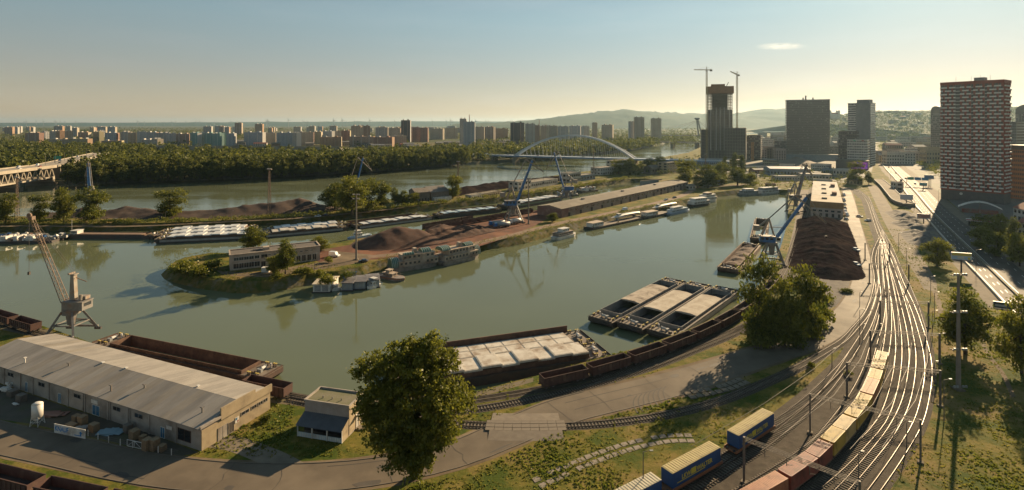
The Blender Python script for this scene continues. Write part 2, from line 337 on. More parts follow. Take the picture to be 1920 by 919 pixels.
# worn dirt edge, repairs and tyre marks on the asphalt
rv = random.Random(4); vw = []; acc = 2.0
for w_ in RW_: acc += (1.6-acc)*.15+rv.uniform(-.45,.45); vw.append(w_+max(.5,acc))
struct(MB().ribbon(RP,8,.009,widths=vw).build('road_verge',DIRT))
PATCH = M('asphalt_repair',(.075,.062,.05),(.06,.05,.04),.5,.8); TYRE = M('tyre_mark',(.06,.05,.04),None,1,.85)
rpth = Path(RP,3)
for k_ in range(26):
    q_ = rv.uniform(6,rpth.L-120); c_,an_ = rpth.chord(q_,2); of = rv.uniform(-3.4,3.4); cx_,cy_ = c_.x-math.sin(an_)*of,c_.y+math.cos(an_)*of; n_ = 9; rx_,ry_ = rv.uniform(.6,3.2),rv.uniform(.25,.9)
    MB().fill([Vector((cx_+math.cos(an_)*rx_*math.cos(6.283*i/n_)*u-math.sin(an_)*ry_*math.sin(6.283*i/n_)*u,cy_+math.sin(an_)*rx_*math.cos(6.283*i/n_)*u+math.cos(an_)*ry_*math.sin(6.283*i/n_)*u,0)) for i in range(n_) for u in (rv.uniform(.7,1.1),)],.016+.0004*k_).build('asphalt_patch',PATCH,ro)
for k_ in range(14):
    q_ = rv.uniform(10,rpth.L-140); pts_ = [rpth.at(q_+i*3)+Vector((0,0,0)) for i in range(rv.randint(4,12))]; MB().ribbon(pts_,.22,.028+.0004*k_,off=rv.uniform(-3.2,3.2)).build('tyre_mark',TYRE,ro)
for k_ in range(18):
    q_ = 8+k_*14+rv.uniform(-4,4); c_,an_ = rpth.chord(q_,2); w2 = RW_[min(len(RW_)-1,int(len(RW_)*q_/rpth.L))]/2-.2; pts_ = [Vector((c_.x-math.sin(an_)*w2*f+math.cos(an_)*rv.uniform(-.5,.5),c_.y+math.cos(an_)*w2*f+math.sin(an_)*rv.uniform(-.5,.5),0)) for f in (-1,-.6,-.2,.2,.6,1)]; MB().ribbon(pts_,.10,.036+.0004*k_).build('crack_seal',TYRE,ro)
for k_ in range(7):
    c0 = G(1222+k_*9,748-k_*3); pts_ = [c0+Vector((5*math.cos(R(200-f*9)),-4+7*math.sin(R(200-f*9)),0)) for f in range(9)]; MB().ribbon(pts_,.3,.046+.0004*k_).build('tyre_mark',TYRE,ro)
sheet('city_ground',[(1300,318),(1440,334),(1590,343),(1632,330),(1640,300),(1652,262),(1330,262)],.006,URBAN); sheet('city_ground',[(1668,285),(1700,315),(1760,360),(1830,420),(1900,470),(1990,540),(2100,470),(1990,330),(1830,280)],.006,URBAN)
# level crossing slabs
cx = G(940,795); ang = math.atan2((G(1050,772)-G(850,853)).y,(G(1050,772)-G(850,853)).x)
# yard side road by the warehouse
roadway('warehouse_drive',[(395,826),(440,832),(490,850),(530,868),(560,886)],4.5,.010,CONC)
roadway('service_path',[(1636,348),(1652,378),(1675,420),(1700,462),(1722,498),(1738,525),(1745,545)],7,.010,CONC,widths=[9,9,9,8,7,6,4])
roadway('foot_track',[(1835,600),(1850,660),(1880,700),(1900,745)],1.0,.008,DIRT)
roadway('foot_track',[(1752,545),(1762,575),(1766,600)],1.6,.008,DIRT)
roadway('spit_lane',[(-120,424),(100,424),(250,424),(420,416),(560,409),(640,402),(740,391),(830,379),(940,366),(1040,352),(1130,338),(1230,327),(1320,322)],4.5,.010,DIRT)
roadway('island_lane',[(690,482),(770,474),(860,462),(940,446),(1010,428),(1060,416),(1130,402),(1210,385),(1270,370),(1300,356)],6,.010,M('island_lane',(.19,.12,.075),(.13,.085,.055),.2,.95,bump=.3))
roadway('spit_end_lane',[(1290,352),(1340,350),(1400,346),(1460,344),(1520,338),(1580,342)],6,.010,DIRT)
# highway: two carriageways, median, verge, kerbs
HL = [(1640,284),(1658,312),(1690,348),(1712,378),(1752,424),(1800,478),(1848,528),(1905,588)]
HM = [(1651,284),(1676,318),(1716,360),(1748,398),(1790,440),(1846,494),(1893,540),(1960,602)]
HR = [(1660,284),(1692,316),(1738,352),(1778,390),(1826,428),(1880,470),(1925,506),(1990,556)]
a, m_, c = HWA, HWM, HWC = [spline(poly(q),8) for q in (HL,HM,HR)]
def between(A,Bp,n=60):
    A = [A[int(i*(len(A)-1)/n)] for i in range(n+1)]; Bp = [Bp[int(i*(len(Bp)-1)/n)] for i in range(n+1)]; return A,Bp
def carriage(name,A,Bp,f0,f1,z,mat):
    A,Bp = between(A,Bp); g = MB(); V = []
    for p,q in zip(A,Bp): V += [p.lerp(q,f0)+Vector((0,0,z)), p.lerp(q,f1)+Vector((0,0,z))]
    g.add(V,[(2*i,2*i+1,2*i+3,2*i+2) for i in range(len(A)-1)]); return struct(g.build(name,mat))
hw1 = carriage('highway_carriageway',a,m_,0,.93,.012,ASPH2); hw2 = carriage('highway_carriageway',m_,c,.05,1,.012,ASPH2)
g = MB(); A,Bp = between(a,m_); mid = [p.lerp(q,.965) for p,q in zip(A,Bp)]; g.sweep(mid,.9,0,.7); o = g.build('median_barrier',M('median_concrete',(.2,.17,.12),(.11,.10,.06),.5,.9)); tag(o,'low concrete median barrier between the two highway carriageways','barrier')
for hw,A0,B0,fs in ((hw1,a,m_,(.02,.34,.63,.91)),(hw2,m_,c,(.08,.37,.68,.97))):
    A,Bp = between(A0,B0)
    for k,f in enumerate(fs):
        g = MB(); L = [p.lerp(q,f) for p,q in zip(A,Bp)]
        if k in (0,3): g.ribbon(L,.25,.016)
        else:
            pth = Path(L,4); s = 0
            while s < pth.L-6: g.ribbon([pth.at(s),pth.at(s+4)],.2,.016); s += 12
        g.build('lane_line',PAINT,hw,stuff=(k in (1,2)))
g = MB(); out = [p+(p-q).normalized()*1.2 for p,q in zip(*between(a,m_))]; g.sweep(out,.5,0,.9)
tag(g.build('roadside_parapet',M('parapet_pale',(.55,.5,.42),(.4,.36,.3),.6,.8)),'long pale parapet along the harbour side of the highway','wall')
out = [p+(p-q).normalized()*5 for p,q in zip(*between(a,m_))]; struct(MB().ribbon(out,5,.009).build('highway_verge_path',CONC))
out = [q+(q-p).normalized()*4.5 for p,q in zip(*between(m_,c))]; s_ = struct(MB().sweep(out,7,0,.14).build('highway_pavement',CONC))

# ---------------------------------------------------------------- railway tracks
RAIL = M('rail_steel',(.13,.105,.085),(.075,.058,.046),.12,.42,metal=.45,spec=.25,rr=.16)
SLP = M('sleeper_concrete',(.17,.14,.105),(.10,.08,.058),.6,.9)
TR = {}
def track(key, pts, label, bed=True, z=.03):
    P = Path(poly(pts), 4.0); TR[key] = P; t = thing('railway_track',label,'railway track')
    if bed: MB().ribbon(P.p,3.4,.008+.0005*len(TR)).build('ballast_bed',BALL,t)
    s = MB(); q = 0.0
    while q < P.L and P.at(q).y < 420:
        c, an = P.chord(q,.3); s.box((c.x,c.y,.06),(.26,2.5,.12),an); q += .75 if c.y < 200 else 1.5
    if s.f: s.build('sleepers',SLP,t,stuff=True)
    for sg in (-.75,.75): MB().sweep(P.p,.065,.10,.27,off=sg).build('rail',RAIL,t)
    return P
track('R1',[(1590,352),(1606,358),(1618,366),(1627,378),(1640,415),(1651,445),(1671,480),(1689,528),(1711,576),(1727,623),(1739,671),(1741,700),(1736,740),(1722,792),(1690,848),(1641,919),(1590,985)],'outermost curving railway track along the grass verge of the rail yard')
track('R2',[(1654,450),(1668,490),(1683,535),(1697,585),(1707,630),(1711,680),(1698,755),(1671,810),(1634,858),(1586,913),(1530,970)],'second curving railway track in from the grass verge')
track('R3',[(1655,452),(1663,500),(1671,540),(1680,590),(1685,640),(1683,690),(1670,750),(1652,792),(1622,828),(1577,874),(1531,913),(1470,960)],'third curving railway track in from the grass verge, beside the container train')
track('M2',[(1654,452),(1658,490),(1662,530),(1666,570),(1666,620),(1660,665),(1652,696),(1633,752),(1612,790),(1585,824),(1557,855),(1531,883),(1500,908),(1458,935),(1390,975)],'railway track under the container train')
track('M1',[(1653,452),(1650,480),(1652,520),(1656,560),(1652,600),(1640,640),(1624,695),(1600,743),(1577,775),(1545,815),(1516,842),(1440,893),(1370,935)],'railway track just inside the container train')
track('L1',[(1651,447),(1641,470),(1638,490),(1643,520),(1640,550),(1626,588),(1603,616),(1580,640),(1548,660),(1500,688),(1440,716),(1370,745),(1290,769),(1210,785),(1130,795),(1060,799),(960,800),(880,797),(800,790),(700,775),(620,762),(540,748)],'single railway track crossing the harbour road at the level crossing')
track('L2',[(1643,523),(1647,550),(1640,580),(1628,612),(1612,640),(1583,682),(1550,716),(1519,745),(1480,777),(1440,805),(1395,836),(1340,872),(1290,902),(1230,935)],'railway track under the blue trailer train')
track('L3',[(1598,662),(1575,700),(1545,738),(1510,772),(1470,806),(1430,838),(1380,870),(1310,915),(1250,955)],'railway track between the trailer train and the container train')
track('Q1',[(1522,352),(1508,400),(1492,448),(1472,505),(1445,545),(1408,580),(1366,608),(1312,636),(1255,660),(1190,683),(1120,704),(1050,722),(970,738),(890,750),(780,760),(700,760),(600,752),(500,734),(380,706),(240,672),(100,634),(0,604),(-100,572)],'waterside railway track along the quay under the brown open wagons')
track('Q2',[(1430,590),(1385,622),(1320,650),(1240,682),(1160,708),(1080,730),(1000,748),(940,760),(870,770),(780,774),(700,772),(620,764),(540,748)],'railway track on the grass strip between the quay wagons and the road')
track('Q3',[(1430,590),(1390,614),(1330,640),(1250,672),(1170,698),(1110,716)],'short railway siding joining the grass strip track under the trees')
track('W1',[(-40,905),(30,925),(100,941),(200,963),(330,990)],'railway track under the dark wagons at the bottom corner')
track('C1',[(1534,356),(1521,400),(1508,442),(1492,490),(1470,545)],'quayside railway track beside the coal heap')
# ---------------------------------------------------------------- vegetation
def npmesh(name, V, nf, k, tone, mat):
    """V: (nf*k,3) vertices, nf faces of k corners each, one tone per vertex"""
    me = bpy.data.meshes.new(name); me.vertices.add(len(V)); me.vertices.foreach_set('co', np.asarray(V,np.float32).ravel())
    me.loops.add(nf*k); me.loops.foreach_set('vertex_index', np.arange(nf*k,dtype=np.int32)); me.polygons.add(nf)
    me.polygons.foreach_set('loop_start', np.arange(0,nf*k,k,dtype=np.int32)); me.polygons.foreach_set('loop_total', np.full(nf,k,np.int32))
    at = me.attributes.new('tone','FLOAT','POINT'); at.data.foreach_set('value', np.asarray(tone,np.float32)); me.materials.append(mat); me.update(); return me
def leaves(rng, lobes, ncl, nl, ls, cr, shell=.4, flat=.0):
    lobes = np.array(lobes,float); w = np.prod(lobes[:,3:],axis=1)**(2/3.); w /= w.sum()
    L = lobes[rng.choice(len(lobes),ncl,p=w)]; d = rng.normal(size=(ncl,3)); d /= np.linalg.norm(d,axis=1)[:,None]
    d[:,2] = np.where(d[:,2]<-.55, d[:,2]*.4, d[:,2])
    c = L[:,:3]+d*L[:,3:]*(rng.random(ncl)**shell)[:,None]*(1+.17*rng.normal(size=(ncl,1)))
    t = np.clip(rng.random(ncl)*.65,0,1)
    C = np.repeat(c,nl,0)+rng.normal(size=(ncl*nl,3))*cr*np.array([1,1,.7]); T = np.repeat(t,nl)+rng.normal(size=ncl*nl)*.06
    n = ncl*nl; u = rng.normal(size=(n,3)); u /= np.linalg.norm(u,axis=1)[:,None]; v = np.cross(u,rng.normal(size=(n,3))); v /= np.linalg.norm(v,axis=1)[:,None]
    s = ls*(.6+.8*rng.random((n,1))); u = u*s*.62; v = v*s*.40
    return np.stack([C-u,C-v*1.0+u*.1,C+u,C+v+u*.1],1).reshape(-1,3), n, np.repeat(T,4)
LEAF = leafmat('leaf_green',(.034,.056,.007),(.23,.225,.028),.50)
LEAFW = leafmat('leaf_wood',(.030,.047,.009),(.17,.172,.028),.45)
LEAFD = leafmat('leaf_dark',(.025,.038,.008),(.12,.13,.022),.42)
TUFT = leafmat('grass_blades',(.085,.125,.012),(.25,.215,.05),.55)
BARK = M('bark',(.07,.052,.036),(.04,.03,.022),2,.95,bump=.4)
def crown(name, seed, lobes, ncl, nl, ls, cr, mat=LEAF, shell=.4):
    return npmesh(name,*[a for a in (lambda r:(r[0],r[1],4,r[2]))(leaves(np.random.default_rng(seed),lobes,ncl,nl,ls,cr,shell))],mat)
def trunk(name, h, r, lobes, seed=0):
    rng = random.Random(seed); m = MB(); top = Vector((rng.uniform(-.04,.04)*h,rng.uniform(-.04,.04)*h,h)); k = [Vector((0,0,-.3)),Vector((0,0,h*.35))+top*.0,top]
    m.cyl(k[0],k[1],r*1.25,r*.85,7); m.cyl(k[1],k[2],r*.85,r*.4,7)
    for l in lobes:
        s = k[1].lerp(k[2],rng.uniform(.0,.8)); e_ = Vector((l[0]*.85,l[1]*.85,l[2]+l[5]*.2)); mid = s.lerp(e_,.5)+Vector((0,0,-.05*h))
        m.cyl(s,mid,r*.42,r*.3,5); m.cyl(mid,e_,r*.3,r*.08,5)
    return m.mesh(name,BARK,True)
def lobeset(seed, H, Wd, n=7, low=.28, top=1.0):
    rng = random.Random(seed); L = [(0,0,H*.62,Wd*.30,Wd*.30,H*.33)]
    for i in range(n):
        a = 2*math.pi*i/n+rng.uniform(-.4,.4); z = H*rng.uniform(low+.08,.86); rr = Wd*.5*math.sqrt(max(.1,1-((z/H-.55)/.5)**2)); q = rr*rng.uniform(.5,.78); s = Wd*rng.uniform(.17,.27)
        L.append((q*math.cos(a),q*math.sin(a),z,s,s,s*rng.uniform(.7,1.05)))
    L.append((rng.uniform(-.1,.1)*Wd,rng.uniform(-.1,.1)*Wd,H*.86,Wd*.2,Wd*.2,H*.13)); return L
PROTO = {}
for i in range(4):                                   # free-standing broadleaf trees, nominal 18 m by 14 m
    L = lobeset(10+i,18,14,9,.02)+[(2,1,4.5,3.2,3.2,3.4),(-2,-1.5,5,3.4,3.4,3.6),(1,-2.4,3.4,2.6,2.6,2.6)]; PROTO['t%d'%i] = (trunk('trunk',11,.42,L,i),crown('crown',20+i,L,560,14,.55,.6,LEAF,.3),18,14)
for i in range(2):                                   # columnar poplars, 22 m by 6 m
    rng = random.Random(i); L = [(rng.uniform(-.5,.5),rng.uniform(-.5,.5),2.2+j*2.2,2.3-abs(j-3.2)*.17,2.3-abs(j-3.2)*.17,2.1) for j in range(9)]
    PROTO['p%d'%i] = (trunk('trunk',14,.3,L[::3],i),crown('crown',40+i,L,320,12,.5,.5,LEAFD),22,6)
for i in range(5):                                   # wood edge trees, 26 m by 13 m, seen from 600 m
    L = lobeset(60+i,26,13,9,.02); PROTO['w%d'%i] = (trunk('trunk',14,.4,L[:4],i),crown('crown',70+i,L,190,8,1.25,.95,LEAFW,.3),26,13)
for i in range(3):                                   # shrubs 3.5 m by 5 m
    L = [(random.Random(i*9+j).uniform(-1.4,1.4),random.Random(i*7+j+50).uniform(-1.4,1.4),random.Random(i+j*3).uniform(.7,2.0),1.5,1.5,1.3) for j in range(5)]
    PROTO['b%d'%i] = (trunk('stem',1.6,.09,L,i),crown('foliage',90+i,L,110,12,.36,.4),3.5,5)
def tree(px, by, ty, wpx, v, label, name='broadleaf_tree', cat='tree', group=None, z=0.0, rz=None, lean=0.0, d=None):
    p = G(px,by,z) if d is None else GD(px,d,z); H = ZT(ty,p.y)-z; Wd = wpx*p.y/F; tm, cm_, h0, w0 = PROTO[v]
    t = thing(name,label,cat,p,random.Random(int(px*7+by)).uniform(0,6.28) if rz is None else rz,group,(Wd/w0,Wd/w0,H/h0))
    if lean: t.rotation_euler = (0,lean,0)
    sh = v[0]=='b'; put('stem' if sh else 'trunk',tm,t); put('foliage' if sh else 'crown',cm_,t); return t
# the big tree in front: wide, two-shouldered, leafy almost to the ground
d0 = G(778,893).y; s = d0/F
def bl(px,py,r,dy=0,rz=1.0): return ((px-778)*s, dy, ZT(py,d0), r*s, r*s, r*s*rz)
BL = [bl(790,672,40),bl(745,668,30,-3),bl(700,695,36,1,.75),bl(672,692,17,0,.6),bl(820,690,36,2),bl(770,700,60,0,.8),bl(835,745,44,-2,.9),bl(866,752,26,1,.9),bl(720,745,46,-2,.9),bl(775,760,70,0,.8),bl(735,790,38,-3),bl(815,800,44,-2),bl(770,820,48,-3),bl(780,842,36,-2,.9),bl(808,650,22,0,1.1),bl(765,648,18,0,.9),bl(788,858,22,-2,.8),bl(700,770,26,-1)]
t = thing('broadleaf_tree','huge bushy dark green tree standing by the harbour road in front','tree',G(778,893))
put('trunk',trunk('trunk',13,.8,BL[:12],5),t); put('crown',crown('crown',7,BL,1900,26,.42,.40,LEAF,.24),t)
# clump at the bend of the road
for a in ((1424,640,487,72,'t1','tall sparse tree leaning over the quay wagons at the road bend'),(1472,648,522,66,'t2','dense round tree beside the bend of the harbour road'),(1514,630,496,72,'t3','broad tree between the coal heap and the bend of the road'),(1446,646,572,66,'t0','low leafy tree fronting the clump at the road bend')): tree(*a)
for i,a in enumerate(((1540,604,556,44,'b0'),(1528,620,572,44,'b1'),(1416,648,606,44,'b2'),(1485,648,600,50,'b1'),(1452,654,612,42,'b0'),(1510,636,596,44,'b2'))): tree(*a,'shrub at the foot of the road bend tree clump, '+('farthest right','second from the right','farthest left','fourth from the left','second from the left','third from the right')[i],'shrub','shrub','shrubs at the road bend')
for a in ((1810,664,538,94,'t0','dark round tree behind the tall floodlight mast on the right grass'),(1916,700,550,84,'t2','leafy tree cut by the right picture edge'),(1757,499,447,46,'t3','small dark tree beside the rubble heaps and the highway billboard'),
          (1605,346,304,30,'t1','lone dark tree beyond the pale flat-roofed warehouse'),(1629,346,321,17,'t0','small dark tree beside the highway ramp'),
          (1846,446,404,38,'t1','shaded tree nearest the curved canopy by the red tower'),(1872,462,400,44,'t2','large shaded tree across the highway from the billboard'),(1838,468,424,34,'t3','small shaded tree at the highway kerb below the canopy'),(1912,500,436,44,'t0','dark shaded tree at the right picture edge beside the highway'),(1868,482,436,38,'t3','shaded tree overhanging the far highway pavement'),
          (10,419,363,36,'t0','leafy tree on the spit cut by the left picture edge'),(75,415,366,34,'t1','smallest of the three trees behind the white portal crane jib'),(119,417,350,40,'t2','upright tree on the spit above the black barge'),(172,417,349,52,'t3','widest tree on the spit above the black barge, left of the brown heap'),(320,407,357,52,'t1','lone tree standing against the long brown heap on the spit'),
          (628,393,342,58,'t2','left tree of the big clump on the spit'),(660,402,329,66,'t0','tallest tree of the big clump on the spit, below the blue crane jib'),(690,394,338,46,'t1','right tree of the big clump on the spit'),(715,389,338,38,'t3','pale green tree just right of the big clump on the spit'),(741,386,351,20,'t0','slender young tree on the spit before the grey sheds'),(757,385,357,28,'t2','low dark tree beside the grey shed on the spit'),(777,384,362,20,'t1','bushy small tree touching the grey shed on the spit'),(848,373,326,34,'t3','dark tall tree right of the gabled grey shed on the spit'),
          (475,469,423,48,'t2','round tree behind the long office building on the island'),(535,514,448,42,'t0','bright tree in front of the long office building on the island'),(514,512,480,30,'t1','dark low tree left of the bright tree at the island office'),(602,469,443,36,'t3','dark bushy tree at the far end of the island office'),(1036,416,399,24,'t0','small round tree at the end of the long brick warehouse'),
          (1160,326,300,28,'t1','dark tree before the white villa near the arch bridge'),(1180,328,296,26,'t2','dark tree right of the white villa near the arch bridge'),(1216,322,296,24,'t3','bushy tree at the bridge abutment'),(1241,320,293,27,'t0','rounded tree where the arch bridge meets the land'),(1285,345,300,37,'t1','tree left of the tall mast at the harbour end'),(1328,352,308,52,'t2','largest tree at the harbour end, above the moored ships'),(1352,346,304,32,'t3','tree behind the largest tree at the harbour end'),(1383,348,313,42,'t0','dark tree under the poplars at the harbour end'),(1407,347,326,32,'t1','low dark tree right of the poplars at the harbour end'),(1308,352,328,20,'t3','reddish brown small tree at the foot of the tall mast')): tree(*a)
for a in ((1358,334,294,14,'p0','left poplar at the harbour end'),(1377,337,286,17,'p1','tallest poplar at the harbour end'),(1391,337,291,16,'p0','right poplar at the harbour end'),(1899,492,408,24,'p1','dark columnar poplar beside the highway at the right edge')): tree(*a,name='poplar_tree')
for i,a in enumerate(sorted(((352,512,486,46,'b0'),(378,518,492,40,'b1'),(395,508,484,34,'b2'),(330,512,498,30,'b1'),(560,516,500,24,'b0'),(575,515,498,20,'b2'),(600,520,500,20,'b1'),(618,492,480,16,'b0'),(615,532,508,34,'b1'),(650,522,506,24,'b0'),(520,522,505,26,'b1')))): tree(*a,NTH[i]+' wild shrub on the weedy island slope, counted from its tip','shrub','shrub','shrubs on the island tip')
for i,a in enumerate(((440,755,738,26),(470,768,752,24),(500,790,776,22),(1545,566,554,30),(1585,548,538,26),(1520,690,676,14),(1590,705,694,14))): tree(*a,'b%d'%(i%3),NTH[i]+' low weedy shrub in the grass, counted from the warehouse end wall outwards','shrub','shrub','weedy trackside shrubs')
# the wood on the far bank: the nearest trees as individuals, the rest as one mass
rng = random.Random(3); P = Path(poly(FB[1:15],0.0),10); cand = []
BR = [GD(0,535),GD(80,600),GD(180,830)]
def clear(x,y):
    for q0,q1 in zip(BR,BR[1:]):
        t_ = max(-.3,min(1.2,((x-q0.x)*(q1.x-q0.x)+(y-q0.y)*(q1.y-q0.y))/((q1-q0).xy.length_squared)))
        if (Vector((x,y))-(q0+(q1-q0)*t_).xy).length < 26: return False
    return True
for row in range(5):
    q = rng.uniform(0,6)
    while q < P.L:
        c, an = P.chord(q,5); n = Vector((-math.sin(an),math.cos(an))); n = n if n.y > 0 else -n
        o_ = 7+row*11+rng.uniform(-3,3); x, y = c.x+n.x*o_, c.y+n.y*o_
        if clear(x,y) and not (880 < 960+F*x/y < 1000 and y < 960): cand.append((y,x,row))
        q += rng.uniform(6.5,10.5)
cand.sort(key=lambda c_:c_[0]+c_[2]*25)
for y,x,row in cand[:300]:
    v = 'w%d'%rng.randrange(5); tm,cm_,h0,w0 = PROTO[v]; sc = rng.choice((.62,.75,.85,.95,1.02))*rng.uniform(.9,1.08)*(1.0 if row else .88)
    t = thing('riverside_tree','broadleaf tree in the dense wood along the far river bank','tree',(x,y,0),rng.uniform(0,6.28),'trees of the riverside wood',(sc*rng.uniform(.9,1.15),sc*rng.uniform(.9,1.15),sc)); put('trunk',tm,t); put('crown',cm_,t)
def mass(name, pts, hs, seed, nq, label, mat=LEAFW, wr=.5):
    """many small crowns merged: pts (n,2), hs heights"""
    r = np.random.default_rng(seed); n = len(pts); hs = np.asarray(hs)[:,None,None]
    base = []
    for k_ in range(6):
        L = lobeset(100+k_,1.0,wr,6,.05); V,nf,T = leaves(np.random.default_rng(k_),L,nq//4,4,.13 if nq>40 else .2,.07); base.append((V,T))
    Vs, Ts = [], []
    kk = r.integers(0,6,n)
    for k_ in range(6):
        i = np.where(kk==k_)[0]
        if not len(i): continue
        V,T = base[k_]; a_ = r.random(len(i))*6.28; ca,sa = np.cos(a_)[:,None],np.sin(a_)[:,None]; S = hs[i,:,0]*(.85+.4*r.random((len(i),1)))
        X = (V[None,:,0]*ca-V[None,:,1]*sa)*S+pts[i,0][:,None]; Y = (V[None,:,0]*sa+V[None,:,1]*ca)*S+pts[i,1][:,None]; Z = V[None,:,2]*hs[i,:,0]
        Vs.append(np.stack([X,Y,Z],-1).reshape(-1,3)); Ts.append((T[None,:]+(r.random((len(i),1))-.4)*.5).ravel())
    V = np.concatenate(Vs); o = put(name,npmesh(name,V,len(V)//4,4,np.concatenate(Ts),mat)); o['kind'] = 'stuff'; o['label'] = label; return o
r = np.random.default_rng(5); pts = []; hs = []
for y,x,row in cand[300:]: pts.append((x,y)); hs.append(rng.uniform(15,24))
FBx = np.array([[p.x,p.y] for p in P.p])
def beyond_bank(px,d): return d-np.interp((px-960)/F, FBx[:,0]/FBx[:,1], FBx[:,1])
N = 26000; px = r.uniform(-40,1300,N); d = 600*np.exp(r.random(N)*math.log(3600/600)); keep = []
for p_,q in zip(px,d):
    off = beyond_bank(p_,q); x = (p_-960)/F*q
    lim = np.interp(p_,[0,200,420,640,860,1000,1150,1300],[1500,1350,1050,1000,1250,1500,2300,3000])
    if off < 55 or q > lim or not clear(x,q): continue
    if 900 < q and r.random() < .12: continue
    if r.random() > (600/q)**.3*.62: continue
    keep.append((x,q))
for x,y in keep: pts.append((x,y)); hs.append(rng.choice((13,17,20,23))*rng.uniform(.9,1.1)*(1 if y<1300 else .85))
mass('riverside_wood',np.array(pts),hs,8,64,'deep mass of broadleaf treetops behind the river bank trees')
# belts of trees between and behind the housing estate, and on the plain to the horizon
N = 9000; px = r.uniform(-60,1340,N); d = 1500*np.exp(r.random(N)*math.log(7000/1500)); ps = np.stack([(px-960)/F*d,d],1)
nz_ = np.sin(ps[:,0]*.0031+1)*np.sin(ps[:,1]*.0043)+.6*np.sin(ps[:,0]*.011+ps[:,1]*.004); sel = (nz_ > .05)|(px<130)&(d<2300)|((px>1000)&(d<4200))
ps = ps[sel]; mass('plain_woodland',ps,r.uniform(10,17,len(ps))*np.where(ps[:,1]>3500,1.4,1),9,24,'scattered tree belts across the estate and the plain',wr=1.1)
# ---------------------------------------------------------------- barges
RUST = M('rusty_steel',(.13,.068,.042),(.075,.042,.03),.8,.8,bump=.15,c3=(.18,.10,.06),s3=.3)
HULLD = M('dark_hull',(.035,.032,.032),(.06,.048,.04),.5,.6,bump=.05,c3=(.08,.05,.035),s3=.2)
HULLG = M('grey_hull_band',(.30,.29,.27),(.22,.20,.18),.5,.6)
COVER = M('pale_hatch_cover',(.56,.52,.45),(.42,.37,.30),.35,.55,bump=.06,c3=(.24,.17,.11),s3=.22)
COVERW = M('white_hatch_cover',(.60,.61,.60),(.47,.48,.47),.3,.5,c3=(.36,.33,.29),s3=.2)
COVERB = M('bluish_hatch_cover',(.42,.52,.58),(.33,.42,.48),.3,.5,c3=(.30,.34,.36),s3=.2)
DARK = M('dark_hold',(.028,.022,.02),(.05,.036,.03),.5,.95,bump=.3)
COALM = M('dark_cargo',(.022,.02,.022),(.05,.043,.04),.6,.95,bump=.6,bscale=1.5)
OREM = M('brown_ore',(.075,.045,.034),(.115,.07,.05),.5,.95,bump=.5,bscale=1.5)
TARP = M('sandy_load',(.46,.41,.33),(.35,.30,.235),.25,.95,bump=.25,bscale=1.2,c3=(.24,.19,.14),s3=.12)
DECK = M('deck_plating',(.15,.115,.085),(.10,.075,.055),.6,.75,bump=.1,c3=(.21,.17,.13),s3=.25)
YEL = M('bollard_yellow',(.55,.42,.10),(.40,.30,.08),1,.6)
WHITE = M('white_paint',(.66,.64,.59),(.52,.49,.44),.6,.5,c3=(.38,.32,.26),s3=.4)
GREYP = M('grey_paint',(.30,.31,.30),(.22,.22,.21),.6,.55)
GLASS = M('window_glass',(.022,.026,.03),None,1,.08,spec=.8)
GREEN = M('green_canopy',(.05,.14,.10),(.035,.10,.07),1,.35)
BLUEP = M('blue_paint',(.022,.13,.34),(.02,.10,.26),.7,.45,c3=(.04,.08,.14),s3=.3)
REDP = M('red_paint',(.32,.05,.03),(.22,.04,.03),.7,.6)
def frame(A, B, z=WZ):
    a, b = G(*A,z), G(*B,z); d = b-a; return Vector((a.x,a.y,0)), math.atan2(d.y,d.x), Vector((d.x,d.y)).length
def bollards(t, spots, z):
    m = MB(); 
    for x,y in spots:
        for s_ in (-.35,.35): m.cyl((x+s_,y,z),(x+s_,y,z+.75),.2,.2,7); m.cyl((x+s_,y,z+.75),(x+s_,y,z+.95),.28,.28,7,1)
        m.bx(x-.7,x+.7,y-.25,y+.25,z,z+.1)
    m.build('bollards',[DECK,YEL],t,stuff=True)
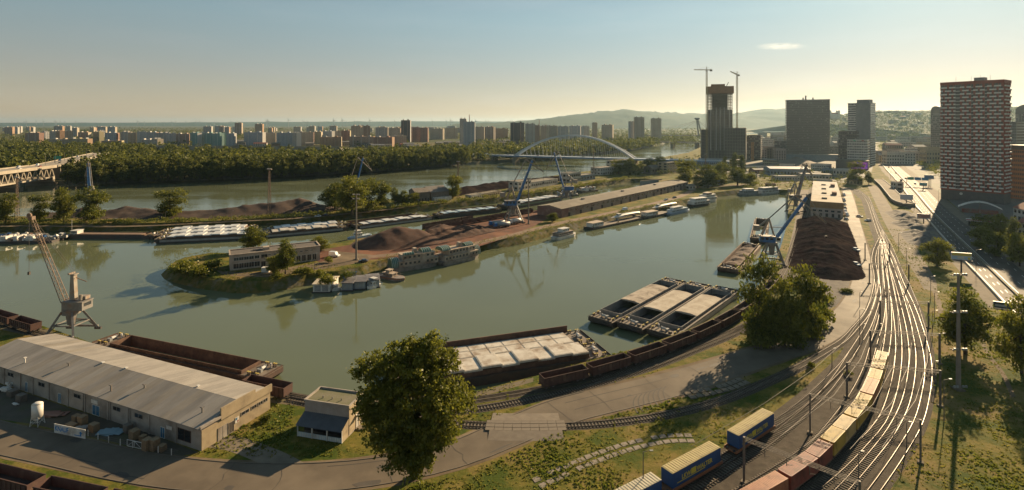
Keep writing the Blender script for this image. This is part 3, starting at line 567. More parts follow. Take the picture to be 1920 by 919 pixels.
def barge(A, B, W_, deck, label, kind='open', end=6.0, zr=WZ, hull=HULLD, group=None, rows=1, ncov=9, covmat=COVER, coam=1.1, cargo=None, seed=0, shift=(0,0), Lfix=None, band=None, tall=.5, span=None, name='cargo_barge', stag=True):
    o, rz, L = frame(A,B,zr); L = Lfix or L; rng = random.Random(seed)
    o = o+Vector((shift[0]*math.cos(rz)-shift[1]*math.sin(rz),shift[0]*math.sin(rz)+shift[1]*math.cos(rz),0))
    t = thing(name,label,'barge',o,rz,group); h = MB(); e_ = end; zb = -5.2
    h.yprism([(0,deck),(0,deck-1.0),(e_*.55,zb),(e_,zb),(e_,deck)],.4,W_-.4); h.yprism([(L-e_,deck),(L-e_,zb),(L-e_*.4,zb),(L,deck-1.2),(L,deck)],.4,W_-.4)
    sd = .9
    for y0,y1 in ((0,sd),(W_-sd,W_)): h.prism([(e_*.45,y0),(L-e_*.45,y0),(L-e_*.45,y1),(e_*.45,y1)],zb,deck+.004)
    h.bx(e_*.9,L-e_*.9,sd*.9,W_-sd*.9,zb,-4.4); h.build('hull',hull,t)
    if band: MB().bx(e_*.5,L-e_*.5,-.03,.0,deck-1.5,deck-.35).bx(e_*.5,L-e_*.5,W_,W_+.03,deck-1.5,deck-.35).build('hull_band',band,t)
    for x0,x1 in ((.1,e_),(L-e_,L-.1)): MB().bx(x0,x1,.5,W_-.5,deck+.004,deck+.06).build('end_deck',DECK,t)
    m = MB(); m.bx(.2,.35,.5,W_-.5,deck+.06,deck+.5); m.bx(L-.35,L-.2,.5,W_-.5,deck+.06,deck+.5); m.bx(.3,L-.3,.02,.1,deck+.06,deck+.25); m.bx(.3,L-.3,W_-.1,W_-.02,deck+.06,deck+.25); m.build('gunwale',hull,t)
    c = MB(); x0,x1,y0,y1 = e_+.3,L-e_-.3,sd+.15,W_-sd-.15; zt = deck+coam
    c.bx(x0,x1,y0,y0+.16,-4.4,zt); c.bx(x0,x1,y1-.16,y1,-4.4,zt); c.bx(x0,x0+.16,y0+.16,y1-.16,-4.4,zt); c.bx(x1-.16,x1,y0+.16,y1-.16,-4.4,zt)
    k = x0+2
    while k < x1: c.bx(k-.06,k+.06,y0-.14,y0,deck,zt-.1); c.bx(k-.06,k+.06,y1,y1+.14,deck,zt-.1); k += 2.2
    c.build('coaming',RUST if kind!='tarp' else M('coaming_grey',(.25,.24,.22),(.16,.15,.14),.6,.6),t)
    MB().bx(x0+.16,x1-.16,y0+.16,y1-.16,-4.395,-4.3).build('hold_floor',DARK,t)
    def mound(name_, xa, xb, zl, amp, mat, sd_=0):
        nx, ny = max(6,int((xb-xa)/1.2)), 8; V = []; r = random.Random(sd_)
        ph = [r.uniform(0,6) for _ in range(4)]
        for i in range(nx+1):
            for j in range(ny+1):
                x = xa+(xb-xa)*i/nx; y = y0+.2+(y1-y0-.4)*j/ny; f = math.sin(math.pi*j/ny)**.6
                V.append((x,y,zl+amp*f*(.6+.25*math.sin(x*.55+ph[0])+.2*math.sin(x*1.3+y+ph[1]))+.1*r.random()))
        q = MB().add(V,[(i*(ny+1)+j,(i+1)*(ny+1)+j,(i+1)*(ny+1)+j+1,i*(ny+1)+j+1) for i in range(nx) for j in range(ny)]); return q.build(name_,mat,t,True)
    if kind == 'cover':
        xa, xb = span or (x0,x1); cl = (xb-xa)/ncov
        for r_ in range(rows):
            ya = y0+(y1-y0)*r_/rows; yb = y0+(y1-y0)*(r_+1)/rows
            for i in range(ncov):
                lift = (.42*((i+r_)%2) if stag else .05*((i+r_)%2))*(1 if tall>.3 else .3)
                if covmat is COVERB and rng.random()<.1: continue
                m = MB(); a_, b_ = xa+i*cl-(.25 if lift>.2 else -.05), xa+(i+1)*cl+(.25 if lift>.2 else -.05); z = zt+lift+.02
                m.bx(a_,b_,ya+.06,yb-.06,z,z+tall*.45); m.bx(a_+.25,b_-.25,ya+.35,yb-.35,z+tall*.45,z+tall*.45+.07); m.bx(a_,b_,ya+.0,ya+.06,z-.15,z+tall*.3)
                m.build('hatch_cover',covmat,t)
    elif kind == 'ore': mound('ore_cargo',x0+.2,x1-.2,deck-.6,1.7,OREM,seed)
    elif kind == 'tarp':
        f0, f1 = span; mound('dark_cargo',x0+.2,x0+(x1-x0)*f0,deck-1.9,.9,COALM,seed); mound('dark_cargo',x0+(x1-x0)*f1,x1-.2,deck-1.6,1.2,COALM,seed+1)
        n = 4
        for i in range(n):
            a_ = x0+(x1-x0)*(f0+(f1-f0)*i/n); b_ = x0+(x1-x0)*(f0+(f1-f0)*(i+1)/n); prof = [(y0-.05,zt-.25),(y0-.05,zt+.05),(y0+(y1-y0)*.3,zt+.42),(y0+(y1-y0)*.7,zt+.42),(y1+.05,zt+.05),(y1+.05,zt-.25)]
            MB().xprism(prof,a_+.04,b_-.04).build('load_cover',TARP if cargo!='rough' else M('rough_load',(.30,.25,.20),(.40,.34,.27),.5,.95,bump=.7,c3=(.12,.09,.07),s3=.2),t)
    bollards(t,[(e_*.35,1.2),(e_*.35,W_-1.2),(e_*.75,1.2),(e_*.75,W_-1.2),(L-e_*.3,1.2),(L-e_*.3,W_-1.2),(L-e_*.7,1.2),(L-e_*.7,W_-1.2)],deck+.06)
    for k,(cx_) in enumerate((e_*.5,L-e_*.5)):
        w = MB(); w.bx(cx_-.7,cx_+.7,W_/2-1.2,W_/2-.4,deck+.06,deck+.9); w.cyl((cx_,W_/2-.3,deck+.7),(cx_,W_/2+1.0,deck+.7),.45,.45,9,1); w.bx(cx_-.3,cx_+.3,W_/2+1.0,W_/2+1.3,deck+.06,deck+1.2)
        w.build('winch',[GREYP,WHITE],t)
        MB().bx(cx_-1.6,cx_-.8,W_*.22,W_*.32,deck+.06,deck+.75).build('deck_hatch',DECK,t); MB().cyl((cx_+.9,W_*.75,deck+.06),(cx_+.9,W_*.75,deck+1.3),.22,.28,7).build('vent',WHITE,t)
    return t
barge((168,645),(487,713),8.6,-1.5,'long empty rust brown open barge tied up behind the big warehouse','open',7,-1.5,M('dark_rust',(.085,.045,.03),(.055,.033,.025),.8,.8,bump=.15,c3=(.12,.07,.045),s3=.3),coam=.9,seed=1)
nb_ = dict(hull=HULLD,group='barges moored by the big tree')
barge((745,733),(1148,668),9.6,-1.8,'near barge with large stepped cream hatch covers behind the big tree','cover',6.5,-1.8,ncov=9,covmat=COVER,coam=1.3,tall=.9,seed=2,**nb_)
t = barge((745,733),(1148,668),10.4,-1.8,'far barge with two flat rows of stained cream hatch covers behind the big tree','cover',6.5,-1.8,rows=2,ncov=9,covmat=COVER,coam=.5,tall=.3,seed=3,shift=(0,10.0),stag=False,**nb_)
MB().bx(6.8,56,10.2,10.45,-1.8,.35).build('side_bulwark',RUST,t)
gb = 'three sand barges moored side by side'
A3,B3 = (1266,634),(1388,546)
barge(A3,B3,10,-2.0,'nearest of three sand barges, with pale load and curved white rail','tarp',7,-2,seed=4,group=gb,span=(.27,.78),band=HULLG)
barge(A3,B3,10,-2.0,'middle of three sand barges moored side by side','tarp',7,-2,seed=5,group=gb,span=(.22,.76),shift=(-1,10.4))
barge(A3,B3,10,-2.0,'outermost of three sand barges, with rough stained load and low sides','tarp',7,-2,seed=6,group=gb,span=(.30,.82),shift=(-2.5,20.8),cargo='rough')
barge((1386,516),(1428,466),10,-2.1,'rust brown barge heaped with brown ore moored beside the blue quay crane','ore',6,WZ,RUST,seed=7)
barge((1438,458),(1442,419),9,-1.4,'empty rust barge seen end-on beyond the blue quay crane','open',6,WZ,RUST,seed=8)
gc = 'covered barges in the channel'
for k,(sh,lb) in enumerate((((0,0),'front'),((-3,11.2),'middle'),((-6,22.4),'rear'))):
    barge((288,458),(481,449),11,-1.6,lb+' one of three white covered barges abreast behind the island tip','cover',6,WZ,ncov=9,covmat=COVERW,coam=.9,seed=10+k,shift=sh,group=gc,band=HULLG if k==0 else None,tall=.8)
for k,(sh,lb) in enumerate((((0,0),'front'),((2,11.2),'rear'))):
    barge((489,448),(652,433),11,-1.8,lb+' one of two pale covered barges abreast behind the island office','cover',6,WZ,ncov=8,covmat=COVERW if k else COVER,coam=.8,seed=20+k,shift=sh,group=gc,tall=.6,band=HULLG if k==0 else None)
barge((668,431),(815,412),10.5,-2.0,'grey-white covered barge in the channel just right of the tall mast','cover',5,WZ,ncov=9,covmat=COVERW,coam=.7,seed=31,group=gc,tall=.4,band=HULLG)
barge((668,431),(815,412),8,-2.0,'dark open barge lying behind the grey-white covered barge','open',5,WZ,RUST,seed=32,shift=(-4,11),group=gc)
barge((821,411),(942,398),10,-1.6,'bluish covered barge in the channel left of the big blue crane','cover',5,WZ,ncov=10,covmat=COVERB,coam=.8,seed=33,group=gc,tall=.4)
barge((821,411),(942,398),8,-2.2,'low brown flat barge behind the bluish covered barge','ore',5,WZ,RUST,seed=34,shift=(8,11),group=gc)
barge((952,395),(1056,376),12,-.6,'high-sided barge with pale slatted covers between the two blue cranes','cover',5,WZ,ncov=11,covmat=COVERW,coam=.6,seed=35,group=gc,tall=.8,rows=1,band=M('green_band',(.16,.20,.13),(.12,.15,.10),.5,.6))
t = barge((118,448),(288,449),8.5,-2.0,'long low black barge with a small white wheelhouse beyond the portal crane','open',6,WZ,HULLD,coam=.6,seed=36)
w = MB(); w.bx(3,7,2,6.5,-2,.4); w.bx(2.7,7.3,1.7,6.8,.4,.6); w.build('wheelhouse',WHITE,t); MB().bx(3.3,6.7,1.95,2.02,-.7,.1).build('window',GLASS,t); MB().cyl((2,4,-2),(2,4,7),.12,.08,6).build('mast',WHITE,t)
MB().bx(6,46,2,6.8,-2.3,-1.5).build('load',M('timber_load',(.2,.13,.085),(.14,.09,.06),.5,.9,bump=.4),t)
# scrap-laden pontoons
def scrap(A, B, W_, label, n, seed, hh=3.0):
    o, rz, L = frame(A,B); t = thing('scrap_pontoon',label,'pontoon',o,rz,'scrap pontoons'); MB().prism([(0,0),(L,0),(L,W_),(0,W_)],-5,-2.6).build('hull',HULLD,t); r = random.Random(seed)
    ms = [WHITE,GREYP,BLUEP,RUST,WHITE,HULLG]
    for k,mt in enumerate(ms):
        m = MB()
        for _ in range(n//len(ms)):
            x, y = r.uniform(1,L-1),r.uniform(.8,W_-.8); s_ = r.uniform(.4,1.7); z = -2.6+r.random()*hh*math.sin(math.pi*x/L)**.4
            m.box((x,y,z+s_*.2),(s_*1.6,s_*.9,s_*.7),r.uniform(0,3.1),tilt=Matrix.Rotation(r.uniform(-.6,.6),3,'X')@Matrix.Rotation(r.uniform(-.6,.6),3,'Y'))
        m.build('scrap_heap',mt,t,stuff=True)
    for _ in range(3):
        x = r.uniform(2,L-2); MB().bx(x,x+r.uniform(2,4),1,W_-2,-2.6,-2.6+hh*.9).build('cabin',WHITE,t)
    return t
scrap((-60,459),(97,456),11,'pontoon heaped with white junk boats at the left picture edge',150,1)
scrap((1050,372),(1086,367),9,'junk-laden pontoon at the end of the channel beyond the second blue crane',90,2,3.5)
scrap((1092,363),(1122,358),10,'farther junk-laden pontoon at the very end of the channel',90,3,3.5)
scrap((100,452),(118,451),7,'small dark workboat with junk between the scrap pontoon and the black barge',24,4,1.5)
# ---------------------------------------------------------------- ships
def shiphull(L, W_, zd, bow=.22, stern=.06, zb=-5.0, flare=.6):
    m = MB(); P = [(L*stern*.0,W_*.12),(L*stern,0),(L*(1-bow),0),(L*(1-bow*.4),W_*.18),(L,W_*.5),(L*(1-bow*.4),W_*.82),(L*(1-bow),W_),(L*stern,W_),(0,W_*.88)]
    c = (L/2,W_/2); Bm = [(c[0]+(x-c[0])*.93,c[1]+(y-c[1])*(1-flare*.25)) for x,y in P]; m.prism(Bm,zb,zd,inset=P); return m,P
def ship(A, B, W_, zd, decks, label, name='passenger_ship', hull=WHITE, group=None, flip=False, extra=None, cat='ship', band=None, zr=WZ, shift=(0,0)):
    o, rz, L = frame(A,B,zr)
    o = o+Vector((shift[0]*math.cos(rz)-shift[1]*math.sin(rz),shift[0]*math.sin(rz)+shift[1]*math.cos(rz),0))
    if flip: o = o+Vector((L*math.cos(rz)-W_*math.sin(rz),L*math.sin(rz)+W_*math.cos(rz),0)); rz += math.pi
    t = thing(name,label,cat,o,rz,group); m,P = shiphull(L,W_,zd); m.build('hull',hull,t)
    if band: c=(L/2,W_/2); MB().prism([(c[0]+(x-c[0])*1.006,c[1]+(y-c[1])*1.006) for x,y in P],zd-.55,zd-.3).build('hull_stripe',band,t)
    z = zd
    for k,(x0,x1,ins,h,mt,win) in enumerate(decks):
        a_,b_ = L*x0,L*x1; d_ = MB().bx(a_,b_,ins,W_-ins,z+.003,z+h).bx(a_-.3,b_+.3,ins-.25,W_-ins+.25,z+h+.002,z+h+.15).build('deckhouse',mt,t)
        if win:
            q = MB(); n = max(3,int((b_-a_)/2.0))
            for i in range(n):
                xa = a_+(b_-a_)*(i+.25)/n; xb = a_+(b_-a_)*(i+.75)/n
                q.bx(xa,xb,ins-.04,ins+.02,z+h*.4,z+h*.78); q.bx(xa,xb,W_-ins-.02,W_-ins+.04,z+h*.4,z+h*.78)
            for ya in (.25,.55): q.bx(b_-.02,b_+.04,ins+(W_-2*ins)*ya,ins+(W_-2*ins)*(ya+.2),z+h*.4,z+h*.78)
            q.build('windows',GLASS,d_,stuff=True)
        z += h+.15
    r = MB()
    for i in range(int(L/2)):
        for y in (.25,W_-.25): r.bx(L*.05+i*1.8,L*.05+i*1.8+.08,y-.04,y+.04,zd,zd+1.0) if L*.05+i*1.8<L*.78 else None
    for y in (.25,W_-.25): r.bx(L*.05,L*.78,y-.04,y+.04,zd+.95,zd+1.03)
    r.build('railing',hull,t)
    if extra: extra(t,L,W_,z)
    return t
CREAM = M('dirty_cream',(.42,.34,.26),(.30,.24,.18),.4,.8,c3=(.20,.13,.09),s3=.3,bump=.1)
def canopy(t,x0,x1,y0,y1,z,h):
    n = 8; prof = [(y0+(y1-y0)*.5-(y1-y0)*.5*math.cos(math.pi*i/n),z+h*math.sin(math.pi*i/n)) for i in range(n+1)]; o = MB().xprism(prof,x0,x1).build('green_canopy',GREEN,t)
    rb = MB()
    for k in range(5):
        x = x0+(x1-x0)*k/4
        for i in range(n): rb.bar((x,prof[i][0],prof[i][1]+.05),(x,prof[i+1][0],prof[i+1][1]+.05),.12)
    rb.build('rib',WHITE,o)
def hulk(fun):
    def ex(t,L,W_,z):
        fun(t,L,W_,z)
        f = MB(); f.yprism([(L*.46,z),(L*.54,z),(L*.53,z+2.2),(L*.47,z+2.2)],W_*.35,W_*.62); f.build('funnel',CREAM,t)
        MB().bx(L*.6,L*.66,W_*.05,W_*.12,-2.2,3).build('pilaster',CREAM,t)
    return ex
ship((736,513),(829,499),9,-2.0,[(.14,.93,.6,2.6,CREAM,True),(.22,.86,1.2,2.4,CREAM,True)],'cream derelict ship with green glass canopy at its stern, nearer of two',hull=M('weathered_hull',(.30,.27,.23),(.2,.17,.14),.4,.8,c3=(.1,.08,.07),s3=.3),extra=hulk(lambda t,L,W_,z:(canopy(t,.3,L*.15,1,W_-1,-1.9,4.0),canopy(t,L*.62,L*.8,1.5,W_-1.5,z,1.6),canopy(t,L*.24,L*.44,.8,3.0,z,1.0))),group='derelict ships by the island')
ship((832,501),(908,484),9,-2.0,[(.05,.86,.6,2.6,CREAM,True),(.16,.80,1.2,2.4,CREAM,True)],'cream derelict ship with curved bow and rounded green canopies, farther of two',hull=MT['weathered_hull'],extra=hulk(lambda t,L,W_,z:(canopy(t,L*.02,L*.2,1.2,W_-1.2,z,1.8),canopy(t,L*.6,L*.78,2,W_-2,z,1.4),canopy(t,L*.84,L*.97,2,W_-2,-1.9,4.2))),group='derelict ships by the island')
def boathouse(A,B,W_,h,label,roof,wall):
    o, rz, L = frame(A,B); t = thing('boathouse',label,'boathouse',o,rz,'floating boathouses'); MB().bx(-.4,L+.4,-.4,W_+.4,-4.6,-3.6).build('pontoon',HULLD,t); MB().bx(0,L,0,W_,-3.6,h).build('wall',wall,t)
    MB().xprism([(-.5,h+.003),(W_+.5,h+.003),(W_+.5,h+.2),(W_/2,h+.7),(-.5,h+.2)],-.4,L+.4).build('roof',roof,t)
    for k in range(2): MB().bx(L*(.08+.46*k),L*(.46+.46*k),-.06,0,-3.4,h-.4).build('door',GREYP,t)
    rb = MB()
    for i in range(int(L/.8)): rb.bx(i*.8,i*.8+.08,-.45,W_/2,h+.25,h+.3)
boathouse((587,549),(618,549),11,-.6,'floating boathouse with cream ribbed roof at the island shore',M('cream_roof',(.55,.48,.36),(.45,.38,.28),.6,.6),WHITE)
GR = M('grey_roof',(.16,.15,.15),(.11,.10,.10),.5,.6); GWL = M('grey_blue_wall',(.24,.27,.30),(.18,.20,.22),.5,.6)
for k,(a_,b_) in enumerate((((641,546),(661,546)),((664,544),(685,543)),((688,541),(711,539)))): boathouse(a_,b_,9,-.7,('left','middle','right')[k]+' of three grey roofed floating boathouses in a row',GR,GWL)
ship((622,547),(641,544),3.2,-3.1,[(.2,.6,.4,1.2,WHITE,True)],'small white motorboat between the boathouses','motorboat',cat='boat',group='small boats at the boathouses')
ship((694,544),(716,537),4.0,-2.8,[(.15,.7,.4,1.5,WHITE,True),(.3,.55,.8,1.0,WHITE,False)],'white cabin cruiser at the right end of the boathouses','motorboat',cat='boat',group='small boats at the boathouses',flip=True)
ship((706,522),(752,530),5,-2.6,[(.2,.6,.9,1.3,CREAM,True),(.3,.45,1.3,1.1,CREAM,True)],'old grey launch with orange waterline lying below the derelict ship','launch',cat='boat',hull=M('launch_hull',(.24,.22,.20),(.17,.12,.10),.6,.7),band=M('orange_band',(.3,.1,.04),None,1,.7))
ship((655,532),(690,524),4,-2.8,[(.1,.75,.4,1.2,BLUEP,True)],'small blue covered boat behind the grey boathouses','motorboat',cat='boat',hull=BLUEP,shift=(0,6))
ship((655,452),(698,444),4.5,-2.4,[(.42,.68,.5,1.7,WHITE,True),(.46,.62,.8,1.4,WHITE,True)],'small blue and white tug behind the brown ore heap','tugboat',hull=M('blue_white_hull',(.25,.36,.46),(.5,.5,.48),.6,.5),cat='boat',flip=True,band=BLUEP)
ship((1046,452),(1086,442),6.5,-2.2,[(.1,.75,.7,2.0,M('brown_cabin',(.26,.2,.15),(.18,.14,.11),.6,.8),True),(.3,.6,1.2,1.8,WHITE,True)],'small houseboat with white hull and brown cabin at the island bank','houseboat',cat='boat')
def pontoon(A,B,W_,zd,label,cab=None):
    o, rz, L = frame(A,B); t = thing('mooring_pontoon',label,'pontoon',o,rz); MB().prism([(0,0),(L,0),(L,W_),(0,W_)],-5,zd).build('hull',HULLD,t); MB().bx(.2,L-.2,.2,W_-.2,zd+.004,zd+.08).build('deck',DECK,t)
    if cab: x0,x1 = cab; c = MB().bx(L*x0,L*x1,1,W_-1.5,zd+.08,zd+2.6).build('cabin',WHITE,t); MB().bx(L*x0-.3,L*x1+.3,.7,W_-1.2,zd+2.603,zd+2.8).build('roof',CREAM,t); q=MB(); [q.bx(L*x0+k*1.6+.4,L*x0+k*1.6+1.3,.95,1.02,zd+1.2,zd+2.1) for k in range(int(L*(x1-x0)/1.6))]; q.build('windows',GLASS,c,stuff=True)
    bollards(t,[(1.5,.8),(L-1.5,.8),(L/2,.8)],zd+.08); return t
pontoon((1112,432),(1205,412),8,-2.6,'long dark mooring pontoon with a white cabin below the brick warehouse',(.02,.22))
pontoon((1208,412),(1258,402),8,-2.4,'mooring pontoon with a low cabin between the two hydrofoils',(.15,.55))
def foil(A,B,label,shift=(0,0),z=-1.5):
    o, rz, L = frame(A,B); o = o+Vector((-shift[1]*math.sin(rz),shift[1]*math.cos(rz),0)); t = thing('hydrofoil_boat',label,'boat',o,rz,'white hydrofoil boats'); m = MB(); n = 10; pr = []
    S = [(0,.02,.0),(.06,.35,.1),(.16,.7,.35),(.3,.95,.7),(.5,1,.85),(.8,.95,.8),(.95,.8,.6),(1,.65,.5)]; V = []
    for f,w,h in S:
        for i in range(n):
            a_ = 2*math.pi*i/n; V.append((L*f,2.2+2.1*w*math.cos(a_),z+1.3+(1.5*h if math.sin(a_)>0 else 1.1*min(1,w+.1))*math.sin(a_)))
    Fs = [(k*n+i,k*n+(i+1)%n,(k+1)*n+(i+1)%n,(k+1)*n+i) for k in range(len(S)-1) for i in range(n)]+[tuple(range((len(S)-1)*n,len(S)*n))]; m.add(V,Fs); m.build('hull',WHITE,t,True)
    MB().bx(L*.22,L*.32,1.1,3.3,z+1.9,z+3.1).build('wheelhouse',WHITE,t); MB().bx(L*.215,L*.225,1.3,3.1,z+2.3,z+2.9).bx(L*.35,L*.9,.05,.1,z+1.4,z+1.9).build('windows',GLASS,t); MB().bx(L*.55,L*.72,.0,.06,z+.7,z+1.2).build('red_stripe',REDP,t)
    for x in (.2,.8): MB().bx(L*x,L*x+.3,1,3.4,z-1.2,z+.5).build('foil_strut',GREYP,t)
foil((1155,421),(1207,410),'white hydrofoil boat laid up on the long mooring pontoon',(0,2),-1.2); foil((1247,402),(1290,392),'white hydrofoil boat behind the blue-grey excursion ship',(0,9),-1.6)
ship((1258,405),(1299,396),6,-2.4,[(.1,.8,.7,1.9,M('blue_grey_cabin',(.38,.45,.5),(.3,.36,.4),.6,.5),True),(.2,.6,1.3,1.6,WHITE,True)],'blue-grey excursion ship moored outside the second hydrofoil',hull=M('bluegrey_hull',(.28,.35,.42),None,1,.5),band=BLUEP)
ship((1300,389),(1338,384),8,-2.2,[(.08,.85,.6,2.4,WHITE,True),(.15,.75,1.2,2.2,WHITE,True)],'dark hulled white passenger ship nearest the big tree at the harbour end',hull=HULLD)
ship((1322,382),(1349,377),8,-2.2,[(.08,.85,.6,2.4,WHITE,True),(.1,.8,1.0,2.2,WHITE,True),(.3,.6,1.6,1.6,CREAM,False)],'white passenger ship with cream top deck behind the dark hulled one',hull=WHITE)
ship((1392,367),(1426,366),9,-2.0,[(.1,.9,.8,2.2,GREYP,True),(.25,.7,1.6,1.6,WHITE,True)],'grey passenger ship at the inner end of the harbour',hull=GREYP)
ship((1428,366),(1472,362),9,-2.4,[(.06,.86,.6,2.4,WHITE,True),(.15,.75,1.2,2.2,GREYP,True)],'long white passenger ship in the inner harbour corner',hull=WHITE)
# ---------------------------------------------------------------- portal cranes
STEEL = M('crane_grey',(.22,.21,.195),(.15,.14,.13),.6,.6,metal=.2,c3=(.2,.13,.09),s3=.4)
WSTEEL = M('crane_white',(.29,.26,.22),(.20,.175,.145),.5,.65,c3=(.25,.16,.10),s3=.4)
RSTEEL = M('crane_rust',(.17,.11,.075),(.22,.155,.105),.5,.75,c3=(.14,.08,.05),s3=.5)
def lattice(m, a, b, w0, w1, n, t=.16):
    a, b = Vector(a), Vector(b); ax = (b-a).normalized(); u = ax.cross(Vector((0,0,1)));
    if u.length < .05: u = Vector((1,0,0))
    u.normalize(); v = u.cross(ax).normalized(); prev = None
    for i in range(n+1):
        c = a.lerp(b,i/n); w = w0+(w1-w0)*i/n; ring_ = [c+u*(w/2*p)+v*(w/2*q) for p,q in ((-1,-1),(1,-1),(1,1),(-1,1))]
        if prev:
            for k in range(4): m.bar(prev[k],ring_[k],t); m.bar(prev[k],ring_[(k+1)%4],t*.6)
        for k in range(4): m.bar(ring_[k],ring_[(k+1)%4],t*.6)
        prev = ring_
def crane(px,py,yaw,label,s=1.0,boom=BLUEP,house=BLUEP,leg=STEEL,reach=8.0,top=38.0,beak=13.0,drop=.55,lat=False,hp=10.0):
    t = thing('portal_crane',label,'crane',G(px,py),yaw,'harbour portal cranes',s)
    for sx in (-1,1):
        for sy in (-1,1): MB().bar((5*sx,5*sy,.6),(1.8*sx,1.8*sy,hp),.58,.58).bar((5*sx,5*sy,.7),(2.6*sx,2.6*sy,hp*.55),.3).build('leg',leg,t)
    for sy in (-1,1): MB().bar((-5,5*sy,1.3),(5,5*sy,1.3),.5,.7).build('sill_beam',leg,t); [MB().bx(x-1.1,x+1.1,5*sy-.35,5*sy+.35,.2,.9).build('bogie',HULLD,t) for x in (-5,5)]
    m = MB()
    for a_,b_ in (((-5,-5),(5,5)),((-5,5),(5,-5))): m.bar((a_[0]*.55,a_[1]*.55,hp*.52),(b_[0]*.55,b_[1]*.55,hp*.52),.3)
    for i in range(4):
        q = [(-3.4,-3.4),(3.4,-3.4),(3.4,3.4),(-3.4,3.4)]; m.bar((*q[i],hp*.5),(*q[(i+1)%4],hp*.5),.35)
    m.build('portal_brace',leg,t); MB().cyl((0,0,hp-1),(0,0,hp+.6),2.6,2.6,14).build('turntable',leg,t); MB().cyl((0,0,hp*.45),(0,0,hp-1),1.1,1.6,10).build('pivot_column',leg,t)
    hs_ = MB().bx(-5.5,1.5,-2.2,2.2,hp+.6,hp+3.2).build('machine_house',house,t); MB().bx(-5.7,1.7,-2.4,2.4,hp+3.203,hp+3.5).build('roof',leg,hs_)
    q = MB(); [q.bx(-4.9+k*2,-3.7+k*2,-2.25,-2.19,hp+1.8,hp+2.9) for k in range(3)]; q.bx(-5.55,-5.49,-1.5,1.5,hp+1.8,hp+2.9); q.build('window',GLASS,hs_)
    c = MB().bx(1.7,3.6,-2.8,-1.0,hp+1.0,hp+3.4).build('cab',WHITE if boom is BLUEP else house,t); MB().bx(3.58,3.66,-2.7,-1.1,hp+1.9,hp+3.1).bx(1.9,3.4,-2.86,-2.8,hp+1.9,hp+3.1).build('cab_window',GLASS,c)
    ma = MB(); th = hp+12
    if lat: ma.yprism([(-1.7,hp+3.8),(.2,hp+3.8),(-.2,th),(-1.3,th)],-.7,.7); ma.bx(-1.8,.4,-.9,.9,th,th+.3); ma.bx(-.3,.2,-1.3,1.3,th+.3,th+.7)
    else:
        for sy in (-1,1): ma.bar((-4.5,1.6*sy,hp+3.8),(-1.2,.8*sy,th),.55); ma.bar((1.0,1.6*sy,hp+3.8),(-1.2,.8*sy,th),.55)
    ma.build('mast',WSTEEL,t)
    p0 = Vector((2.2,0,hp+3.0)); p1 = Vector((2.2+reach,0,top)); bm = MB()
    if lat: lattice(bm,p0,p1,1.6,.9,14,.15)
    else:
        for sy in (-.55,.55): bm.bar(p0+Vector((0,sy*1.6,0)),p1+Vector((0,sy*.6,0)),.85,1.1)
        for i in range(9): a_ = p0.lerp(p1,i/9); bm.bar(a_+Vector((0,.75,0)),a_+Vector((0,-.75,0)),.25)
    bm.build('boom',boom,t)
    mp_ = Vector((-1.2,0,th))
    if not lat:
        f0 = p1+Vector((-beak*.32,0,beak*.06)); f1 = p1+Vector((beak*.55,0,-beak*drop)); fj = MB()
        for sy in (-.35,.35): fj.bar(f0+Vector((0,sy*2,0)),f1+Vector((0,sy,0)),.45,.6)
        fj.bar(p1+Vector((0,0,1.6)),f0,.25); fj.bar(p1+Vector((0,0,1.6)),f1,.25); fj.bar(p1,p1+Vector((0,0,1.6)),.3); fj.build('fly_jib',WSTEEL,t)
        td = MB(); [td.bar(mp_+Vector((0,sy,0)),f0+Vector((0,sy,0)),.32) for sy in (-.5,.5)]; td.build('tie_bar',WSTEEL,t)
        hk = MB(); hk.cyl(f1,f1+Vector((0,0,-6)),.08,.08,5); hk.bx(f1.x-.4,f1.x+.4,-.4,.4,f1.z-7,f1.z-6); hk.build('hoist_rope',HULLD,t)
        cw = MB(); cw.bar(mp_,(-6.2,0,th-4.5),.7); cw.bx(-8.2,-5.4,-1.5,1.5,th-6.2,th-3.6); cw.build('counterweight',WSTEEL,t)
        MB().bar((-6,0,th-4.5),p0.lerp(p1,.25),.3).build('luffing_rod',WSTEEL,t)
    else:
        hd = MB(); hd.bx(p1.x-.7,p1.x+.7,-.7,.7,p1.z-.6,p1.z+.6); hd.cyl((p1.x+.8,-.25,p1.z+.9),(p1.x+.8,.25,p1.z+.9),.8,.8,10); hd.build('boom_head',RSTEEL,t)
        rp = MB(); [rp.cyl(mp_+Vector((0,sy,.6)),p1+Vector((0,sy,0)),.05,.05,4) for sy in (-.4,.4)]; rp.cyl(p1+Vector((.9,0,0)),p1+Vector((.9,0,-18)),.05,.05,4); rp.bx(p1.x+.6,p1.x+1.2,-.3,.3,p1.z-19,p1.z-18); rp.build('hoist_rope',HULLD,t)
        MB().cyl((-4,1,hp+3.8),(-4,1,hp+5.6),.5,.5,8).bx(-5,-2.6,-1.8,.2,hp+3.8,hp+4.8).build('roof_unit',WSTEEL,t); MB().bar((-1.6,0,th-1),(-6,1,th-2),.2).build('walkway_arm',RSTEEL,t)
    return t
crane(134,628,math.pi*.99,'weathered white lattice boom portal crane on the near quay',.92,boom=RSTEEL,house=STEEL,leg=STEEL,reach=11.5,top=39.0,lat=True,hp=8.2)
crane(963,417,R(12),'tall blue portal crane on the island with its jib swung to the right',1.08,reach=9.5,top=37.5)
crane(1062,383,R(172),'blue portal crane on the island with its jib swung to the left',1.08,reach=7,top=38.5,beak=10,drop=1.2)
crane(1447,494,R(-18),'big blue portal crane on the coal quay',.95,reach=13,top=33,beak=15,drop=.8)
crane(1492,398,R(30),'grey portal crane farther along the coal quay',.95,boom=STEEL,house=STEEL,reach=12,top=36,beak=14,drop=.6)
